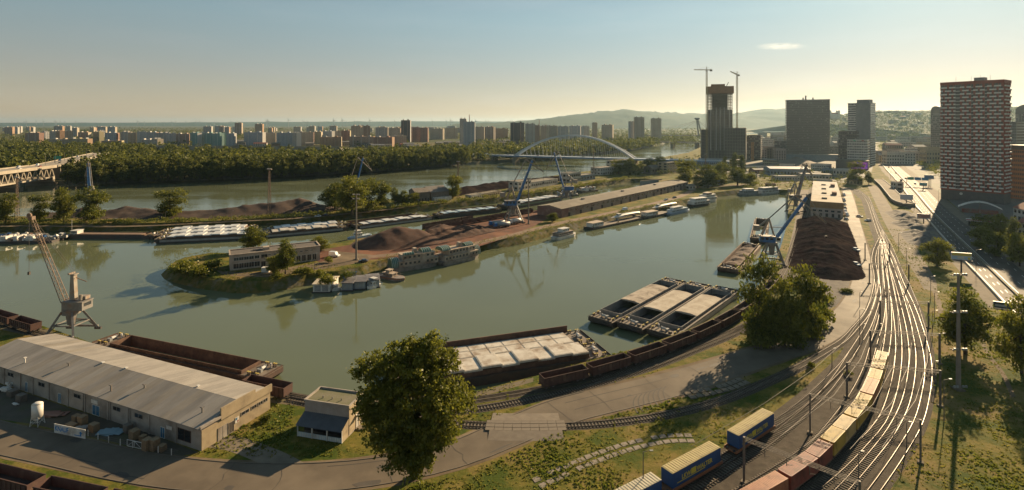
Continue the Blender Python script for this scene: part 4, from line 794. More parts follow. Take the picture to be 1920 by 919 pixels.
crane(661,384,R(10),'blue portal crane rising behind the big clump of trees on the spit',.98,reach=6,top=38,beak=13,drop=.8)
crane(171,404,R(150),'blue portal crane rising behind the widest tree on the spit',.95,reach=3,top=38.5,beak=7,drop=1.4)
# ---------------------------------------------------------------- buildings
def on_line(A, B, px, z=0.0):
    """distance along the ground line A-B (pixels) at which picture column px meets it"""
    a, b = G(*A,z), G(*B,z); k = (px-960)/F; t = (k*a.y-a.x)/((b.x-a.x)-k*(b.y-a.y)); return t*(b-a).length
PLAST = M('grey_plaster',(.34,.30,.255),(.26,.225,.19),.35,.9,bump=.08,c3=(.18,.145,.115),s3=.25)
PLASTY = M('ochre_plaster',(.38,.30,.19),(.30,.23,.14),.4,.9,c3=(.22,.17,.11),s3=.3)
ROOFG = [M('roof_felt_%s'%n,c,tuple(x*.8 for x in c),.5,.85,bump=.15,c3=tuple(x*.62 for x in c),s3=.18,stretch=(1,.25,1)) for n,c in (('pale',(.29,.265,.235)),('grey',(.25,.23,.205)),('brown',(.265,.235,.195)),('light',(.30,.275,.24)))]
ROOFB = M('brown_felt_roof',(.15,.125,.09),(.115,.095,.07),.4,.9,bump=.1,c3=(.19,.16,.12),s3=.1)
BRICK = M('old_brick',(.22,.115,.085),(.17,.09,.07),.7,.9,c3=(.26,.17,.14),s3=.3)
BLUED = M('blue_door',(.05,.16,.26),(.04,.12,.20),.8,.6)
WOOD = M('pallet_wood',(.30,.20,.11),(.22,.145,.08),1.5,.85)
def window(t, x0, x1, z0, z1, y=0.0, face='f', L=0, mat=GLASS, name='window', fr=None, dep=.08):
    """a framed opening on the front (y), right (x=L) or left (x=0) face"""
    m, g = MB(), MB(); w = .07
    def bx(mb,a,b,c,d,o): 
        if face == 'f': mb.bx(a,b,y-o,y+.02,c,d)
        elif face == 'r': mb.bx(L-.02,L+o,a,b,c,d)
        else: mb.bx(-o,.02,a,b,c,d)
    bx(g,x0+w,x1-w,z0+w,z1-w,.02); o = g.build(name,mat,t)
    for a,b,c,d in ((x0,x1,z1-w,z1),(x0,x1,z0,z0+w),(x0,x0+w,z0+w,z1-w),(x1-w,x1,z0+w,z1-w)): bx(m,a,b,c,d,dep)
    if x1-x0 > .9: bx(m,(x0+x1)/2-.03,(x0+x1)/2+.03,z0+w,z1-w,.05)
    m.build('frame',fr or PLAST,o); return o
# the big warehouse
WA,WB = (-45,703),(377,846); o,rz,L = frame(WA,WB,0.0); Wd = 17.0; H = 4.4; RH = 6.0
t = thing('warehouse','long pale warehouse with low grey felt roof at the bottom left','warehouse',o,rz)
MB().xprism([(0,0),(Wd,0),(Wd,H),(Wd/2,RH-.15),(0,H)],0,L).build('wall',PLAST,t)
nb = 36
for i in range(nb):
    x0,x1 = L*i/nb,L*(i+1)/nb
    for side in (0,1):
        for k in range(1):
            f0,f1 = 0,1; yy = (lambda f:(-.35+(Wd/2+.35)*f) if side==0 else (Wd+.35-(Wd/2+.35)*f)); zz = lambda f: H-.05+(RH-H+.1)*f+.12*(1-k)*0
            m = MB(); dz = .012*((i*3+side)%3)
            P = [(x0+.02,yy(f0),zz(f0)+dz),(x1-.02,yy(f0),zz(f0)+dz),(x1-.02,yy(f1),zz(f1)+dz),(x0+.02,yy(f1),zz(f1)+dz)]
            if side: P = [P[1],P[0],P[3],P[2]]
            m.add([(*p[:2],p[2]-.1) for p in P]+[(*p[:2],p[2]+.06) for p in P],[(0,3,2,1),(4,5,6,7),(0,1,5,4),(1,2,6,5),(2,3,7,6),(3,0,4,7)])
            m.build('roof_panel',ROOFG[random.Random(i*17+k*5+side*3).choice((0,0,1,2,0,1,3))],t)
m = MB(); m.yprism([(L,H+.05),(L+.35,H+.05),(L+.35,H+.55),(L,H+.55)],-.35,Wd*.25); m.add([],[]); m.build('parapet',PLAST,t)
m = MB(); zt = lambda y: H+.45+(RH-H)*(1-abs(y-Wd/2)/(Wd/2))
for y0,y1 in ((Wd*.25,Wd*.5),(Wd*.5,Wd*.75),(Wd*.75,Wd+.3)): m.bx(L+.003,L+.35,y0,y1,H-.4,max(zt(y0),zt(y1)))
m.build('gable_parapet',PLASTY,t); MB().bx(L+.003,L+.12,0.05,Wd-.05,0,H-.42).build('end_wall',PLASTY,t)
for px in (20,78,145,219,260): x = on_line(WA,WB,px); window(t,x-1.3,x+1.3,2.5,3.5,-.0,fr=PLAST)
for px,w,h in ((50,1.1,2.4),(112,1.2,2.3),(180,2.6,2.3),(305,1.4,2.3)):
    x = on_line(WA,WB,px); dd = window(t,x-w/2,x+w/2,.05,h,mat=BLUED,name='door',fr=WHITE); MB().bx(x+w*.3,x+w*.3+.1,-.14,-.03,1.0,1.2).build('handle',STEEL,dd)
x = on_line(WA,WB,348); window(t,x-2.3,x+1.6,.9,3.3,fr=RUST)
for px in (8,62,92,128,160,203,240,280,330): x = on_line(WA,WB,px); MB().bx(x-.2,x+.2,-.16,0,0,H-.25).build('pilaster',PLAST,t)
for px in (38,155,205,242): x = on_line(WA,WB,px)+.6; MB().cyl((x,-.2,.1),(x,-.2,H-.2),.08,.08,6).build('downpipe',STEEL,t)
for k,(y0,y1,z0,z1) in enumerate(((9.2,11.2,2.3,3.1),(11.8,13.2,2.3,3.1),(13.6,14.8,2.3,3.1),(15.0,16.2,2.3,3.1))): window(t,y0,y1,z0,z1,face='r',L=L+.13)
window(t,3.6,6.0,.05,2.6,face='r',L=L+.13,mat=PLAST,name='loading_door'); window(t,6.3,7.4,.05,2.4,face='r',L=L+.13,mat=HULLD,name='door')
sg_ = MB().bx(L+.13,L+.2,7.7,8.6,1.5,2.7).build('notice_board',WHITE,t); MB().bx(L+.2,L+.22,7.8,8.2,2.1,2.6).build('blue_mark',BLUED,sg_); MB().bx(L+.2,L+.22,8.2,8.5,1.6,2.0).build('red_mark',REDP,sg_)
x = on_line(WA,WB,318); MB().bx(x-.8,x+.8,-.14,-.04,2.3,3.0).build('notice_board',WHITE,t); x = on_line(WA,WB,178); MB().bx(x-1.1,x+1.1,-.14,-.04,2.6,3.4).build('notice_board',WHITE,t)
for k,(fx,fy) in enumerate(((.2,.15),(.36,.3),(.55,.52),(.7,.3),(.84,.55),(.95,.2),(.45,.5),(.62,.12))): MB().cyl((L*fx,Wd*fy,H+.3),(L*fx,Wd*fy,H+1.9),.16,.16,7).bx(L*fx-.3,L*fx+.3,Wd*fy-.3,Wd*fy+.3,H+1.75,H+1.95).build('roof_vent',STEEL if k%2 else WHITE,t)
# small signal house with lean-to
o,rz,L = frame((557,818),(641,832),0.0)
t = thing('small_house','two-storey flat-roofed house with a dark lean-to veranda beside the big tree','house',o,rz)
ha, hm_, dm = 2.6, 6.1, 5.6
MB().bx(0,L,2.6,2.6+dm,0,hm_).build('wall',M('house_render',(.33,.29,.26),(.26,.22,.19),.4,.9,c3=(.26,.21,.17),s3=.3),t)
MB().bx(L+.003,L+.06,2.65,2.55+dm,.3,hm_-.05).build('end_wall',PLASTY,t)
MB().bx(.25,L-.25,2.85,2.35+dm,hm_+.003,hm_+.05).build('roof',M('mossy_roof',(.13,.125,.06),(.17,.15,.10),.4,.95,c3=(.09,.10,.04),s3=.3),t)
m = MB(); m.bx(-.15,L+.15,2.45,2.7,hm_+.003,hm_+.35); m.bx(-.15,.12,2.7,2.75+dm,hm_+.003,hm_+.35); m.bx(L-.12,L+.15,2.7,2.75+dm,hm_+.003,hm_+.35); m.bx(.12,L-.12,2.5+dm,2.75+dm,hm_+.003,hm_+.35); m.build('parapet',PLAST,t)
n = 22
for i in range(n): MB().add([(L*i/n+.01,-.5,2.55),(L*(i+1)/n-.01,-.5,2.55),(L*(i+1)/n-.01,2.58,3.9),(L*i/n+.01,2.58,3.9)],[(0,1,2,3)]).add([(L*i/n+.01,-.5,2.47),(L*(i+1)/n-.01,-.5,2.47),(L*(i+1)/n-.01,2.58,3.82),(L*i/n+.01,2.58,3.82)],[(3,2,1,0)]).add([(L*i/n-.03,-.5,2.6),(L*i/n+.06,-.5,2.6),(L*i/n+.06,2.58,3.96),(L*i/n-.03,2.58,3.96)],[(0,1,2,3)]).build('roof_sheet',M('dark_tin_roof',(.10,.105,.115),(.075,.078,.085),.6,.5),t)
for k in range(4): MB().bx(L*k/3-.12 if k else 0,(L*k/3+.12) if k<3 else L,0,.24,0,2.5).build('post',WHITE,t)
for k in range(3):
    f = MB().bx(L*k/3+.2,L*(k+1)/3-.2,.05,.12,.05,1.0).build('fence_panel',M('pale_blue_fence',(.42,.50,.52),(.33,.40,.42),1,.7),t)
    q = MB(); [q.bx(L*k/3+.35+j*.4,L*k/3+.55+j*.4,.0,.05,.1,.95) for j in range(7)]; q.build('picket',WHITE,f,stuff=True)
MB().bx(.0,L,2.4,2.597,0,2.5).build('veranda_back',DARK,t); MB().bx(.3,L-.3,.15,2.4,.0,.05).build('veranda_floor',CONC,t); MB().bx(1.8,3.2,2.34,2.4,1.2,2.0).build('green_board',M('green_sign',(.02,.35,.12),None,1,.6),t); MB().bx(L-1.9,L-.6,2.34,2.4,1.2,2.0).build('green_board',M('green_sign',(.02,.35,.12),None,1,.6),t)
MB().add([(L,.2,0),(L,2.6,0),(L,2.6,3.75),(L,.2,2.6),(L-.15,.2,0),(L-.15,2.6,0),(L-.15,2.6,3.75),(L-.15,.2,2.6)],[(0,1,2,3),(7,6,5,4),(0,3,7,4),(3,2,6,7),(2,1,5,6)]).build('veranda_end',PLASTY,t)
for y0,z0 in ((4.0,3.7),(5.4,3.7),(6.6,3.8)): window(t,y0,y0+.7,z0,z0+1.3,face='r',L=L+.07)
window(t,5.2,6.3,.3,2.4,face='r',L=L+.07,mat=WHITE,name='door'); MB().xprism([(5,3),(6.8,3),(6.8,3.15),(5,3.15)],L+.07,L+1.3).build('door_hood',WHITE,t); MB().bx(L+.07,L+1.5,5,6.6,0,.25).build('door_step',CONC,t)
for k in range(3): MB().cyl((L*.3+k*2.2,4.5,hm_+.05),(L*.3+k*2.2,4.5,hm_+.5),.12,.12,6).build('roof_vent',STEEL,t)
# office building on the island tip
IA,IB = (431,508),(600,488); o,rz,L = frame(IA,IB,0.0); W2 = 11.0; H = 6.6
t = thing('office_building','long two-storey cream office building with flat dark roof on the island tip','office building',o,rz)
CR2 = M('cream_plaster',(.42,.34,.27),(.34,.27,.21),.35,.9,c3=(.25,.19,.14),s3=.2)
MB().bx(0,L,0,W2,0,H).build('wall',CR2,t); MB().bx(.35,L-.35,.35,W2-.35,H+.003,H+.06).build('roof',M('dark_gravel_roof',(.12,.10,.085),(.09,.075,.06),.6,.95),t)
m = MB(); m.bx(-.3,L+.3,-.3,.3,H+.005,H+.45); m.bx(-.3,L+.3,W2-.3,W2+.3,H+.005,H+.45); m.bx(-.3,.3,.3,W2-.3,H+.005,H+.45); m.bx(L-.3,L+.3,.3,W2-.3,H+.005,H+.45); m.build('parapet',CREAM,t)
for px in (443,452.5,462,471.5,482): x = on_line(IA,IB,px); window(t,x-1.0,x+1.0,4.1,5.6,fr=WHITE); window(t,x-1.2,x+1.2,.6,2.9,fr=WHITE)
for k in range(9): x = L*(.42+.06*k); window(t,x-.6,x+.6,4.9,5.6,fr=WHITE)
for k in range(8): x = L*(.50+.062*k); window(t,x-.9,x+.9,.5,3.4,fr=WHITE)
window(t,L*.33,L*.38,.1,2.6,mat=DARK,name='door'); window(t,L*.33,L*.40,3.9,5.7)
for k in range(3): window(t,2+k*3,3.4+k*3,4.1,5.6,face='l',fr=WHITE); window(t,2+k*3,3.4+k*3,.8,2.8,face='l',fr=WHITE)
MB().bx(L*.36,L*.43,W2*.4,W2*.7,H+.06,H+1.3).build('roof_hatch',CREAM,t); MB().bx(L*.25,L*.34,W2*.45,W2*.6,H+.06,H+.5).build('roof_unit',HULLD,t)
tag(MB().bx(0,3.2,0,2.4,0,1.9).bx(-.1,3.3,-.1,2.5,1.903,2.05).build('white_kiosk',WHITE),'small white kiosk in front of the island office','kiosk').location = G(490,511)
# generic building with window rows
def bld(A, B, dep, h, label, name='building', cat='building', wall=PLAST, roof='flat', rmat=None, floors=1, cols=8, ww=.55, wh=.5, wz0=.25, group=None, glass=GLASS, sides=True, top=.5, indiv=False, z=0.0, d=None, par=True, band=None):
    if d: a_,b_ = GD(A[0],d[0]),GD(B[0],d[1]); v = b_-a_; o,rz,L = Vector((a_.x,a_.y,0)),math.atan2(v.y,v.x),v.length
    else: o,rz,L = frame(A,B,0.0)
    t = thing(name,label,cat,o+Vector((0,0,z)),rz,group)
    if roof == 'gable':
        MB().xprism([(0,0),(dep,0),(dep,h),(dep/2,h+top-.12),(0,h)],0,L).build('wall',wall,t); e_ = .4
        for s_ in (0,1):
            q = [(-e_,h-e_*top/(dep/2)),(dep/2,h+top),(dep/2,h+top+.15),(-e_,h-e_*top/(dep/2)+.15)]; q = [(dep-y,zz) for y,zz in q][::-1] if s_ else q
            MB().xprism(q,-.3,L+.3).build('roof',rmat or ROOFB,t)
    else:
        MB().bx(0,L,0,dep,0,h).build('wall',wall,t)
        r_ = MB().bx(.3,L-.3,.3,dep-.3,h+.003,h+.08).build('roof',rmat or ROOFB,t)
        if par: m = MB(); m.bx(-.1,L+.1,-.1,.3,h+.005,h+top); m.bx(-.1,L+.1,dep-.3,dep+.1,h+.005,h+top); m.bx(-.1,.3,.3,dep-.3,h+.005,h+top); m.bx(L-.3,L+.1,.3,dep-.3,h+.005,h+top); m.build('parapet',wall,t)
    fh = h/floors; g = MB()
    def wins(n, W_, face):
        for f in range(floors):
            for i in range(n):
                c = W_*(i+.5)/n; w = W_/n*ww/2; z0 = f*fh+fh*wz0; z1 = z0+fh*wh
                if indiv and face == 'f': window(t,c-w,c+w,z0,z1); continue
                if face == 'f': g.bx(c-w,c+w,-.06,.02,z0,z1)
                elif face == 'r': g.bx(L-.02,L+.06,c-w,c+w,z0,z1)
                else: g.bx(-.06,.02,c-w,c+w,z0,z1)
    if cols:
        wins(cols,L,'f')
        if sides: k = max(1,int(cols*dep/L)); wins(k,dep,'r'); wins(k,dep,'l')
        if g.f: g.build('windows',glass,t,stuff=True)
    if band:
        m = MB()
        for f in range(floors): m.bx(-.12,L+.12,-.14,0,f*fh+fh*.80,f*fh+fh*1.0-.01)
        m.build('spandrel_bands',band,t,stuff=True)
    return t
t = bld((1053,409),(1290,353),21,6.2,'very long low brick warehouse with brown roof on the island','warehouse','warehouse',M('worn_render',(.30,.235,.19),(.22,.165,.13),.15,.9,c3=(.20,.12,.09),s3=.08),'gable',ROOFB,1,30,.5,.22,.55,top=1.6,sides=False)
MB().bx(-.1,-.01,.2,20.8,0,6.0).build('end_wall',BRICK,t); MB().bx(0,9,-.08,-.01,0,6.0).build('brick_bay',BRICK,t)
for i in range(14): MB().bx(8+i*15,10.4+i*15,-.12,-.02,0,2.8).build('door',DARK,t)
for i in range(3): MB().bx(40+i*62,42+i*62,8,10,6.9,8.6).build('roof_vent',STEEL,t)
# flat warehouse beyond the coal heap
o,rz,L = frame((1520,405),(1581,409.6),0.0); t = thing('flat_warehouse','pale flat-roofed warehouse at the end of the coal heap','warehouse',o,rz); dp = 150
MB().bx(0,L,0,dp,0,10.4).build('wall',M('pinkish_render',(.42,.33,.28),(.34,.26,.22),.3,.9),t); MB().bx(-.3,L+.3,-.3,-.02,6.2,10.5).build('rust_band',M('rust_orange_band',(.34,.20,.09),(.26,.14,.07),.5,.8),t)
for k in range(4): MB().bx(.2,L-.2,dp*k/4+.1,dp*(k+1)/4-.1,10.403,10.6+.05*(k%2)).build('roof_panel',(ROOFG[3],ROOFG[2],ROOFG[3],ROOFG[0])[k] if k else M('warm_roof',(.40,.34,.26),(.33,.27,.20),.3,.9,c3=(.24,.19,.14),s3=.1),t)
for k in range(5): window(t,L*(.06+.19*k),L*(.17+.19*k),3.6,4.9,y=-.0); window(t,L*(.08+.19*k),L*(.16+.19*k),.1,2.6,mat=DARK,name='door')
for k in range(4): MB().bx(L*.35,L*.52,dp*(.1+.22*k),dp*(.13+.22*k),10.66,11.3).build('skylight',GLASS,t)
for k in range(2): MB().bx(L*.7,L*.86,dp*(.28+.4*k),dp*(.34+.4*k),10.66,13).build('roof_hut',BRICK,t)
for k in range(10): MB().bx(L+.0,L+.08,4+k*14,9+k*14,4,6).build('window',GLASS,t)
# buildings along the spit
SH = M('weathered_boards',(.20,.165,.13),(.145,.115,.09),.5,.9,c3=(.11,.09,.07),s3=.2)
bld((779,381),(806,379),18,8.5,'grey boarded shed on the spit, left of the gabled one','shed','shed',SH,'gable',SH,1,5,.3,.3,.1,top=2.5,sides=False)
t = bld((808,378),(842,374),18,7.5,'gabled grey shed with lower white front on the spit','shed','shed',SH,'gable',M('grey_tiles',(.17,.15,.135),(.13,.115,.10),.6,.85),1,7,.5,.25,.2,top=4,sides=False); MB().bx(1,19,-3,-.02,0,3.2).build('front_annex',WHITE,t)
WR = M('white_render',(.50,.46,.40),(.40,.36,.31),.3,.9,c3=(.28,.23,.18),s3=.2)
bld((884,375),(906,371),7,3.6,'short white hut row on the spit left of the big blue crane','hut','hut',WR,'flat',ROOFB,1,6,.4,.4,.3)
bld((906,371),(940,365),7,3.4,'low brown-roofed huts on the spit behind the big blue crane','hut','hut',PLASTY,'flat',ROOFB,1,9,.4,.4,.3)
t = bld((972,358),(996,354),12,8.5,'white two-storey house at the left end of the white workshop row','house','house',WR,'flat',ROOFB,2,4,.45,.45,.3)
bld((996,354),(1046,346),14,6,'long white workshop row on the spit behind the second blue crane','workshop','workshop',WR,'flat',ROOFB,1,14,.5,.35,.4)
bld((1068,343),(1089,340),14,10,'white office with dark windows right of the second blue crane','office','office building',WR,'flat',ROOFB,2,6,.7,.5,.25)
bld((1089,340),(1116,336),12,6,'blue-grey depot beside the white office on the spit','depot','depot',M('bluegrey_wall',(.22,.25,.27),(.17,.19,.2),.4,.8),'flat',ROOFB,1,5,.5,.4,.3)
bld((1126,329),(1155,326),16,9,'pale flat-roofed house near the tip of the spit by the arch bridge','house','house',WR,'flat',ROOFB,2,7,.4,.35,.3)
bld((1152,323),(1186,320),14,15,'white three-storey villa hidden among dark trees by the arch bridge','villa','villa',WR,'flat',ROOFB,3,7,.45,.45,.3)
bld((1222,327),(1238,325),12,8,'grey gabled shed under the bridge approach trees','shed','shed',SH,'gable',None,1,3,.4,.4,.3,top=3)
bld((1252,326),(1270,323),14,14,'beige block of flats behind the harbour end trees','building','building',PLASTY,'flat',ROOFB,4,6,.5,.5,.3)
bld((1293,356),(1304,355),5,4,'tiny white cabin at the end of the brick warehouse','cabin','cabin',WR,'gable',ROOFB,1,2,top=1.2)
bld((1328,349),(1350,347),8,4.5,'blue-grey huts behind the ships at the harbour end','hut','hut',M('bluegrey_wall',(.22,.25,.27),(.17,.19,.2),.4,.8),'flat',ROOFB,1,5)
t = thing('dry_dock','grey floating dock wall with cars parked above at the spit end','dock',*frame((1202,341),(1266,335),0.0)[:2]); MB().bx(0,36,0,1.4,-4.5,.8).build('wall',GREYP,t); MB().bx(0,36,-.4,1.8,.803,1.1).build('coping',CONC,t)
bld((1444,330),(1520,331),26,9,'long low blue-grey sheds beyond the inner harbour','shed','shed',M('bluegrey_wall',(.22,.25,.27),(.17,.19,.2),.4,.8),'gable',M('pale_tin',(.34,.34,.34),(.28,.27,.27),.4,.6),1,12,.4,.3,.3,top=2)
bld((1500,336),(1560,338),18,6,'white low depot before the construction pit','depot','depot',WR,'flat',ROOFG[0],1,10,.5,.35,.3)
bld((1455,339),(1500,339),12,5,'pale low workshop at the inner harbour corner','workshop','workshop',WR,'flat',ROOFG[2],1,9,.4,.35,.3)
bld((1562,328),(1592,330),20,7,'sunlit pale annex beside the dark screen building','annex','building',WR,'flat',ROOFG[3],1,5,.5,.4,.3)
bld((1587,345),(1606,347),10,5,'small cream house under the lone dark tree','house','house',PLASTY,'gable',None,1,3,top=2)
bld((1440,352),(1455,352),6,3.5,'brown hut on the slope above the inner harbour','hut','hut',BRICK,'flat',ROOFB,1,2)
t = thing('viaduct','white elevated road section catching the sun beyond the harbour end','viaduct',*frame((1385,322),(1442,321),0.0)[:2]); MB().bx(0,42,0,9,5.2,6.4).build('deck',WR,t); MB().bx(0,42,-.3,-.0,6.4,7.4).build('parapet',WHITE,t); [MB().bx(3+k*9,4.2+k*9,3,6,0,5.2).build('pier',CONC,t) for k in range(5)]

for k,(A,B,dp_,h_,wl_,rf,lb) in enumerate((((1462,318),(1490,319),14,6,WR,'flat','white flat site office left of the earth mound'),((1520,318),(1548,320),16,7,WR,'flat','white flat hall right of the earth mound'),((1430,309),(1455,310),12,8,PLASTY,'gable','ochre hall beyond the sunlit viaduct'),((1540,325),(1566,327),10,5,MT['bluegrey_wall'],'flat','blue-grey container office before the screen podium'),((1476,326),(1502,326),8,4,PLASTY,'gable','small ochre shed in front of the earth mound'),((1415,326),(1440,325),10,5,BRICK,'gable','small brick shed beside the poplars'),((1395,335),(1420,335),8,4,WR,'flat','low white hut row above the inner harbour'),((1525,345),(1560,347),6,4,WR,'flat','narrow white shed just beyond the pale flat warehouse roof'))): bld(A,B,dp_,h_,lb,'site_hall','shed',wl_,rf,ROOFG[k%4],1 if h_<7 else 2,7,.5,.4,.3,top=1.5)
# ---------------------------------------------------------------- heaps
def heap(name, ridge, half, label, mat, cat='heap', flat=.0, cell=1.6, rough=.5, seed=0, z0=0.0):
    P = spline([G(x,y) for x,y,h in ridge],2.0); hs = []
    key = [G(x,y) for x,y,h in ridge]; ii = [min(range(len(P)),key=lambda i:(P[i]-q).length) for q in key]; hh = np.interp(range(len(P)),ii,[h for *_,h in ridge])
    A = np.array([[p.x,p.y] for p in P]); mx = max(hh)*1.5+half*.3+4; lo_, hi_ = A.min(0)-half-2, A.max(0)+half+2
    xs = np.arange(lo_[0],hi_[0],cell); ys = np.arange(lo_[1],hi_[1],cell); X,Y = np.meshgrid(xs,ys,indexing='ij'); r = np.random.default_rng(seed); ph = r.random(12)*6.28
    D = np.full(X.shape,1e9); Hh = np.zeros(X.shape); best = np.zeros(X.shape)
    for k in range(len(A)):
        d_ = np.hypot(X-A[k,0],Y-A[k,1]); s_ = hh[k]*np.clip((1-d_/half)/(1-flat),0,1); best = np.maximum(best,s_)
    n1 = np.sin(X*.23+ph[0]+1.5*np.sin(Y*.17+ph[1]))*np.sin(Y*.27+ph[2]+1.2*np.sin(X*.13+ph[3])); n2 = np.sin(X*.7+ph[4]+np.sin(Y*.6))*np.sin(Y*.8+ph[5]+np.sin(X*.5+ph[6])); n3 = r.normal(size=X.shape)
    Z = best*(1+rough*.35*n1)+np.minimum(best,1.5)*rough*(.35*n2+.12*n3); Z = np.where(best>.02,np.maximum(Z,.03),0.0); V = np.stack([X,Y,Z+z0],-1).reshape(-1,3); ny = len(ys); idx = np.arange(X.size).reshape(X.shape); on = (Z>0.0); Fq = []
    c = on[:-1,:-1]|on[1:,:-1]|on[1:,1:]|on[:-1,1:]
    for i,j in zip(*np.where(c)): Fq.append((int(idx[i,j]),int(idx[i+1,j]),int(idx[i+1,j+1]),int(idx[i,j+1])))
    used = np.unique(np.array(Fq)); mp_ = -np.ones(X.size,int); mp_[used] = range(len(used)); o = MB(); o.v = [tuple(v) for v in V[used]]; o.f = [tuple(mp_[list(f)]) for f in Fq]; o.m = [0]*len(o.f)
    return tag(o.build(name,mat,None,True),label,cat)
COALH = M('coal_heap',(.016,.012,.013),(.03,.022,.022),.35,.95,bump=.8,bscale=1.2,c3=(.05,.036,.03),s3=.08,spec=.0)
OREH = M('ore_heap',(.085,.046,.033),(.062,.036,.028),.3,.95,bump=.6,bscale=1.2,c3=(.13,.072,.048),s3=.09,spec=.2)
BRNH = M('brown_heap',(.085,.058,.045),(.06,.042,.034),.25,.95,bump=.5,bscale=1.0,c3=(.115,.08,.06),s3=.06,spec=.2)
heap('coal_heap',[(1541,416,2.8),(1545,440,3.8),(1547,470,4.0),(1546,496,3.6),(1548,508,2.4)],14.5,'broad dark coal heap between the harbour road and the blue quay crane',COALH,flat=.3,rough=.6,seed=1,cell=1.1)
heap('ore_heap',[(722,456,6.4),(745,453,7.4),(775,450,6)],17,'steep dark brown ore heap beside the tall concrete mast on the island',OREH,flat=.15,rough=.25,cell=1.2,seed=2)
heap('ore_heap',[(800,448,5),(822,442,6.5),(860,437,4.5),(890,432,3.5)],12,'lower ridged ore heaps trailing towards the blue tank trucks',OREH,rough=.8,cell=1.1,seed=3)
heap('ore_heap',[(90,404,2),(130,403,2.5),(155,402,4.5),(170,403,2)],11,'small brown heap between the trees on the spit',BRNH,seed=5,rough=.4)
heap('ore_heap',[(200,404,3),(235,402,6),(262,402,4.5),(300,404,3.5),(350,403,3),(400,402,3.5),(430,402,4.5),(480,398,6.5),(520,396,7),(560,392,9),(585,391,5),(602,392,2)],15,'very long brown ore ridge along the river side of the spit',BRNH,seed=4,rough=.35)
heap('gravel_heap',[(780,374,5),(830,366,5),(880,358,5),(940,350,5.5),(1000,342,4.5),(1060,334,4)],14,'long dark gravel ridge along the river behind the sheds',COALH,seed=6,rough=.5,cell=2.2)
RUB = M('rubble',(.15,.13,.11),(.09,.08,.07),.5,.95,bump=.6,c3=(.2,.17,.14),s3=.15)
for k,(r_,lb) in enumerate(((((1688,400,2.5),(1705,412,3.5)),'farthest'),(((1702,420,3),(1722,428,3.5)),'middle'),(((1722,440,3),(1740,458,3)),'nearest'))): heap('rubble_heap',list(r_),9,lb+' of the grey rubble heaps between the concrete strip and the highway',RUB,rough=1.0,seed=20+k,cell=1.2)
heap('earth_heap',[(1478,312,7),(1495,308,12),(1512,312,6)],34,'brown earth mound of the construction site below the dark glass tower',M('earth',(.16,.12,.085),(.12,.09,.06),.1,.95),cell=4,rough=.3,seed=30)
t = thing('retaining_wall','rusty sheet pile wall behind the ore heaps on the island','wall',*frame((792,431),(888,414),0.0)[:2]); Lw = frame((792,431),(888,414),0.0)[2]
for i in range(16): MB().bx(Lw*i/16+.03,Lw*(i+1)/16-.03,.3*(i%2),.3*(i%2)+.35,0,3.6).build('panel',RUST,t)
# ---------------------------------------------------------------- rolling stock
def bogies(t, L, ys=.9):
    for x in (1.9,L-1.9):
        b_ = MB().bx(x-1.4,x+1.4,-ys-.12,-ys+.12,.55,.95).bx(x-1.4,x+1.4,ys-.12,ys+.12,.55,.95).bx(x-.3,x+.3,-ys,ys,.6,.9).build('bogie',HULLD,t)
        for dx in (-.9,.9):
            m = MB(); [m.cyl((x+dx,s_*.75-.06,.68),(x+dx,s_*.75+.06,.68),.44,.44,10) for s_ in (-1,1)]; m.cyl((x+dx,-.75,.68),(x+dx,.75,.68),.08,.08,6); m.build('wheelset',STEEL,b_)
    MB().bx(-.5,.0,-.9,-.6,.95,1.2).bx(-.5,0,.6,.9,.95,1.2).bx(L,L+.5,-.9,-.6,.95,1.2).bx(L,L+.5,.6,.9,.95,1.2).build('buffers',HULLD,t)
WAG = M('wagon_brown',(.095,.045,.032),(.065,.034,.027),.7,.8,bump=.1,c3=(.13,.075,.05),s3=.5)
def gondola():
    L = 12.6; t = thing('open_wagon','','railway wagon'); W_ = 1.4; z0,z1 = 1.15,3.15
    MB().bx(0,L,-W_,W_,z0-.2,z0).build('floor',WAG,t)
    for s_ in (-1,1):
        m = MB().bx(0,L,s_*W_-.05,s_*W_+.05,z0,z1).build('side_wall',WAG,t); q = MB(); [q.bx(x-.07,x+.07,s_*(W_+.11)-.06,s_*(W_+.11)+.06,z0-.1,z1) for x in np.linspace(.3,L-.3,11)]; q.bx(0,L,s_*(W_+.1)-.06,s_*(W_+.1)+.06,z1-.1,z1+.05); q.build('rib',WAG,m)
    for x in (.05,L-.05): MB().bx(x-.05,x+.05,-W_+.05,W_-.05,z0,z1).build('end_wall',WAG,t)
    MB().bx(.1,L-.1,-W_+.1,W_-.1,z0+.002,z0+.35).build('residue',DARK,t); bogies(t,L); return t
GON = gondola(); first = [True]
def wagon(path, s, label, group):
    c, an = path.chord(s,12.6); p = path.at(s)
    if first[0]: first[0] = False; t = GON; t.location = p+Vector((0,0,.0)); t.rotation_euler = (0,0,an); t['label'] = label; t['group'] = group; return t
    return dup(GON,p,an,label,group)
Q = TR['Q1']; s1 = Q.near(G(1006,731)); nth = ['first','second','third','fourth','fifth','sixth','seventh','eighth','ninth','tenth']
for k in range(10): wagon(Q,s1-13.9*(k+1)+.6,'%s brown open wagon on the quay counted from the big tree'%nth[k],'brown open wagons on the quay')
P_ = TR['Q2']; wagon(P_,P_.near(G(560,752))+6.0,'lone brown open wagon behind the warehouse end wall','brown open wagons on the quay')
s1 = Q.near(G(60,622))
for k in range(3): wagon(Q,s1+14*k-4,'%s dark open wagon on the quay behind the warehouse roof, from the portal crane leftwards'%nth[k],'wagons behind the warehouse')
Pw = TR['W1']
for k in range(4): wagon(Pw,2+13.9*k,'%s dark open wagon at the bottom left corner, counted from the picture edge'%nth[k],'wagons at the bottom left corner')
IP = Path(poly([(785,438),(860,424),(935,410),(1012,396)]),4)
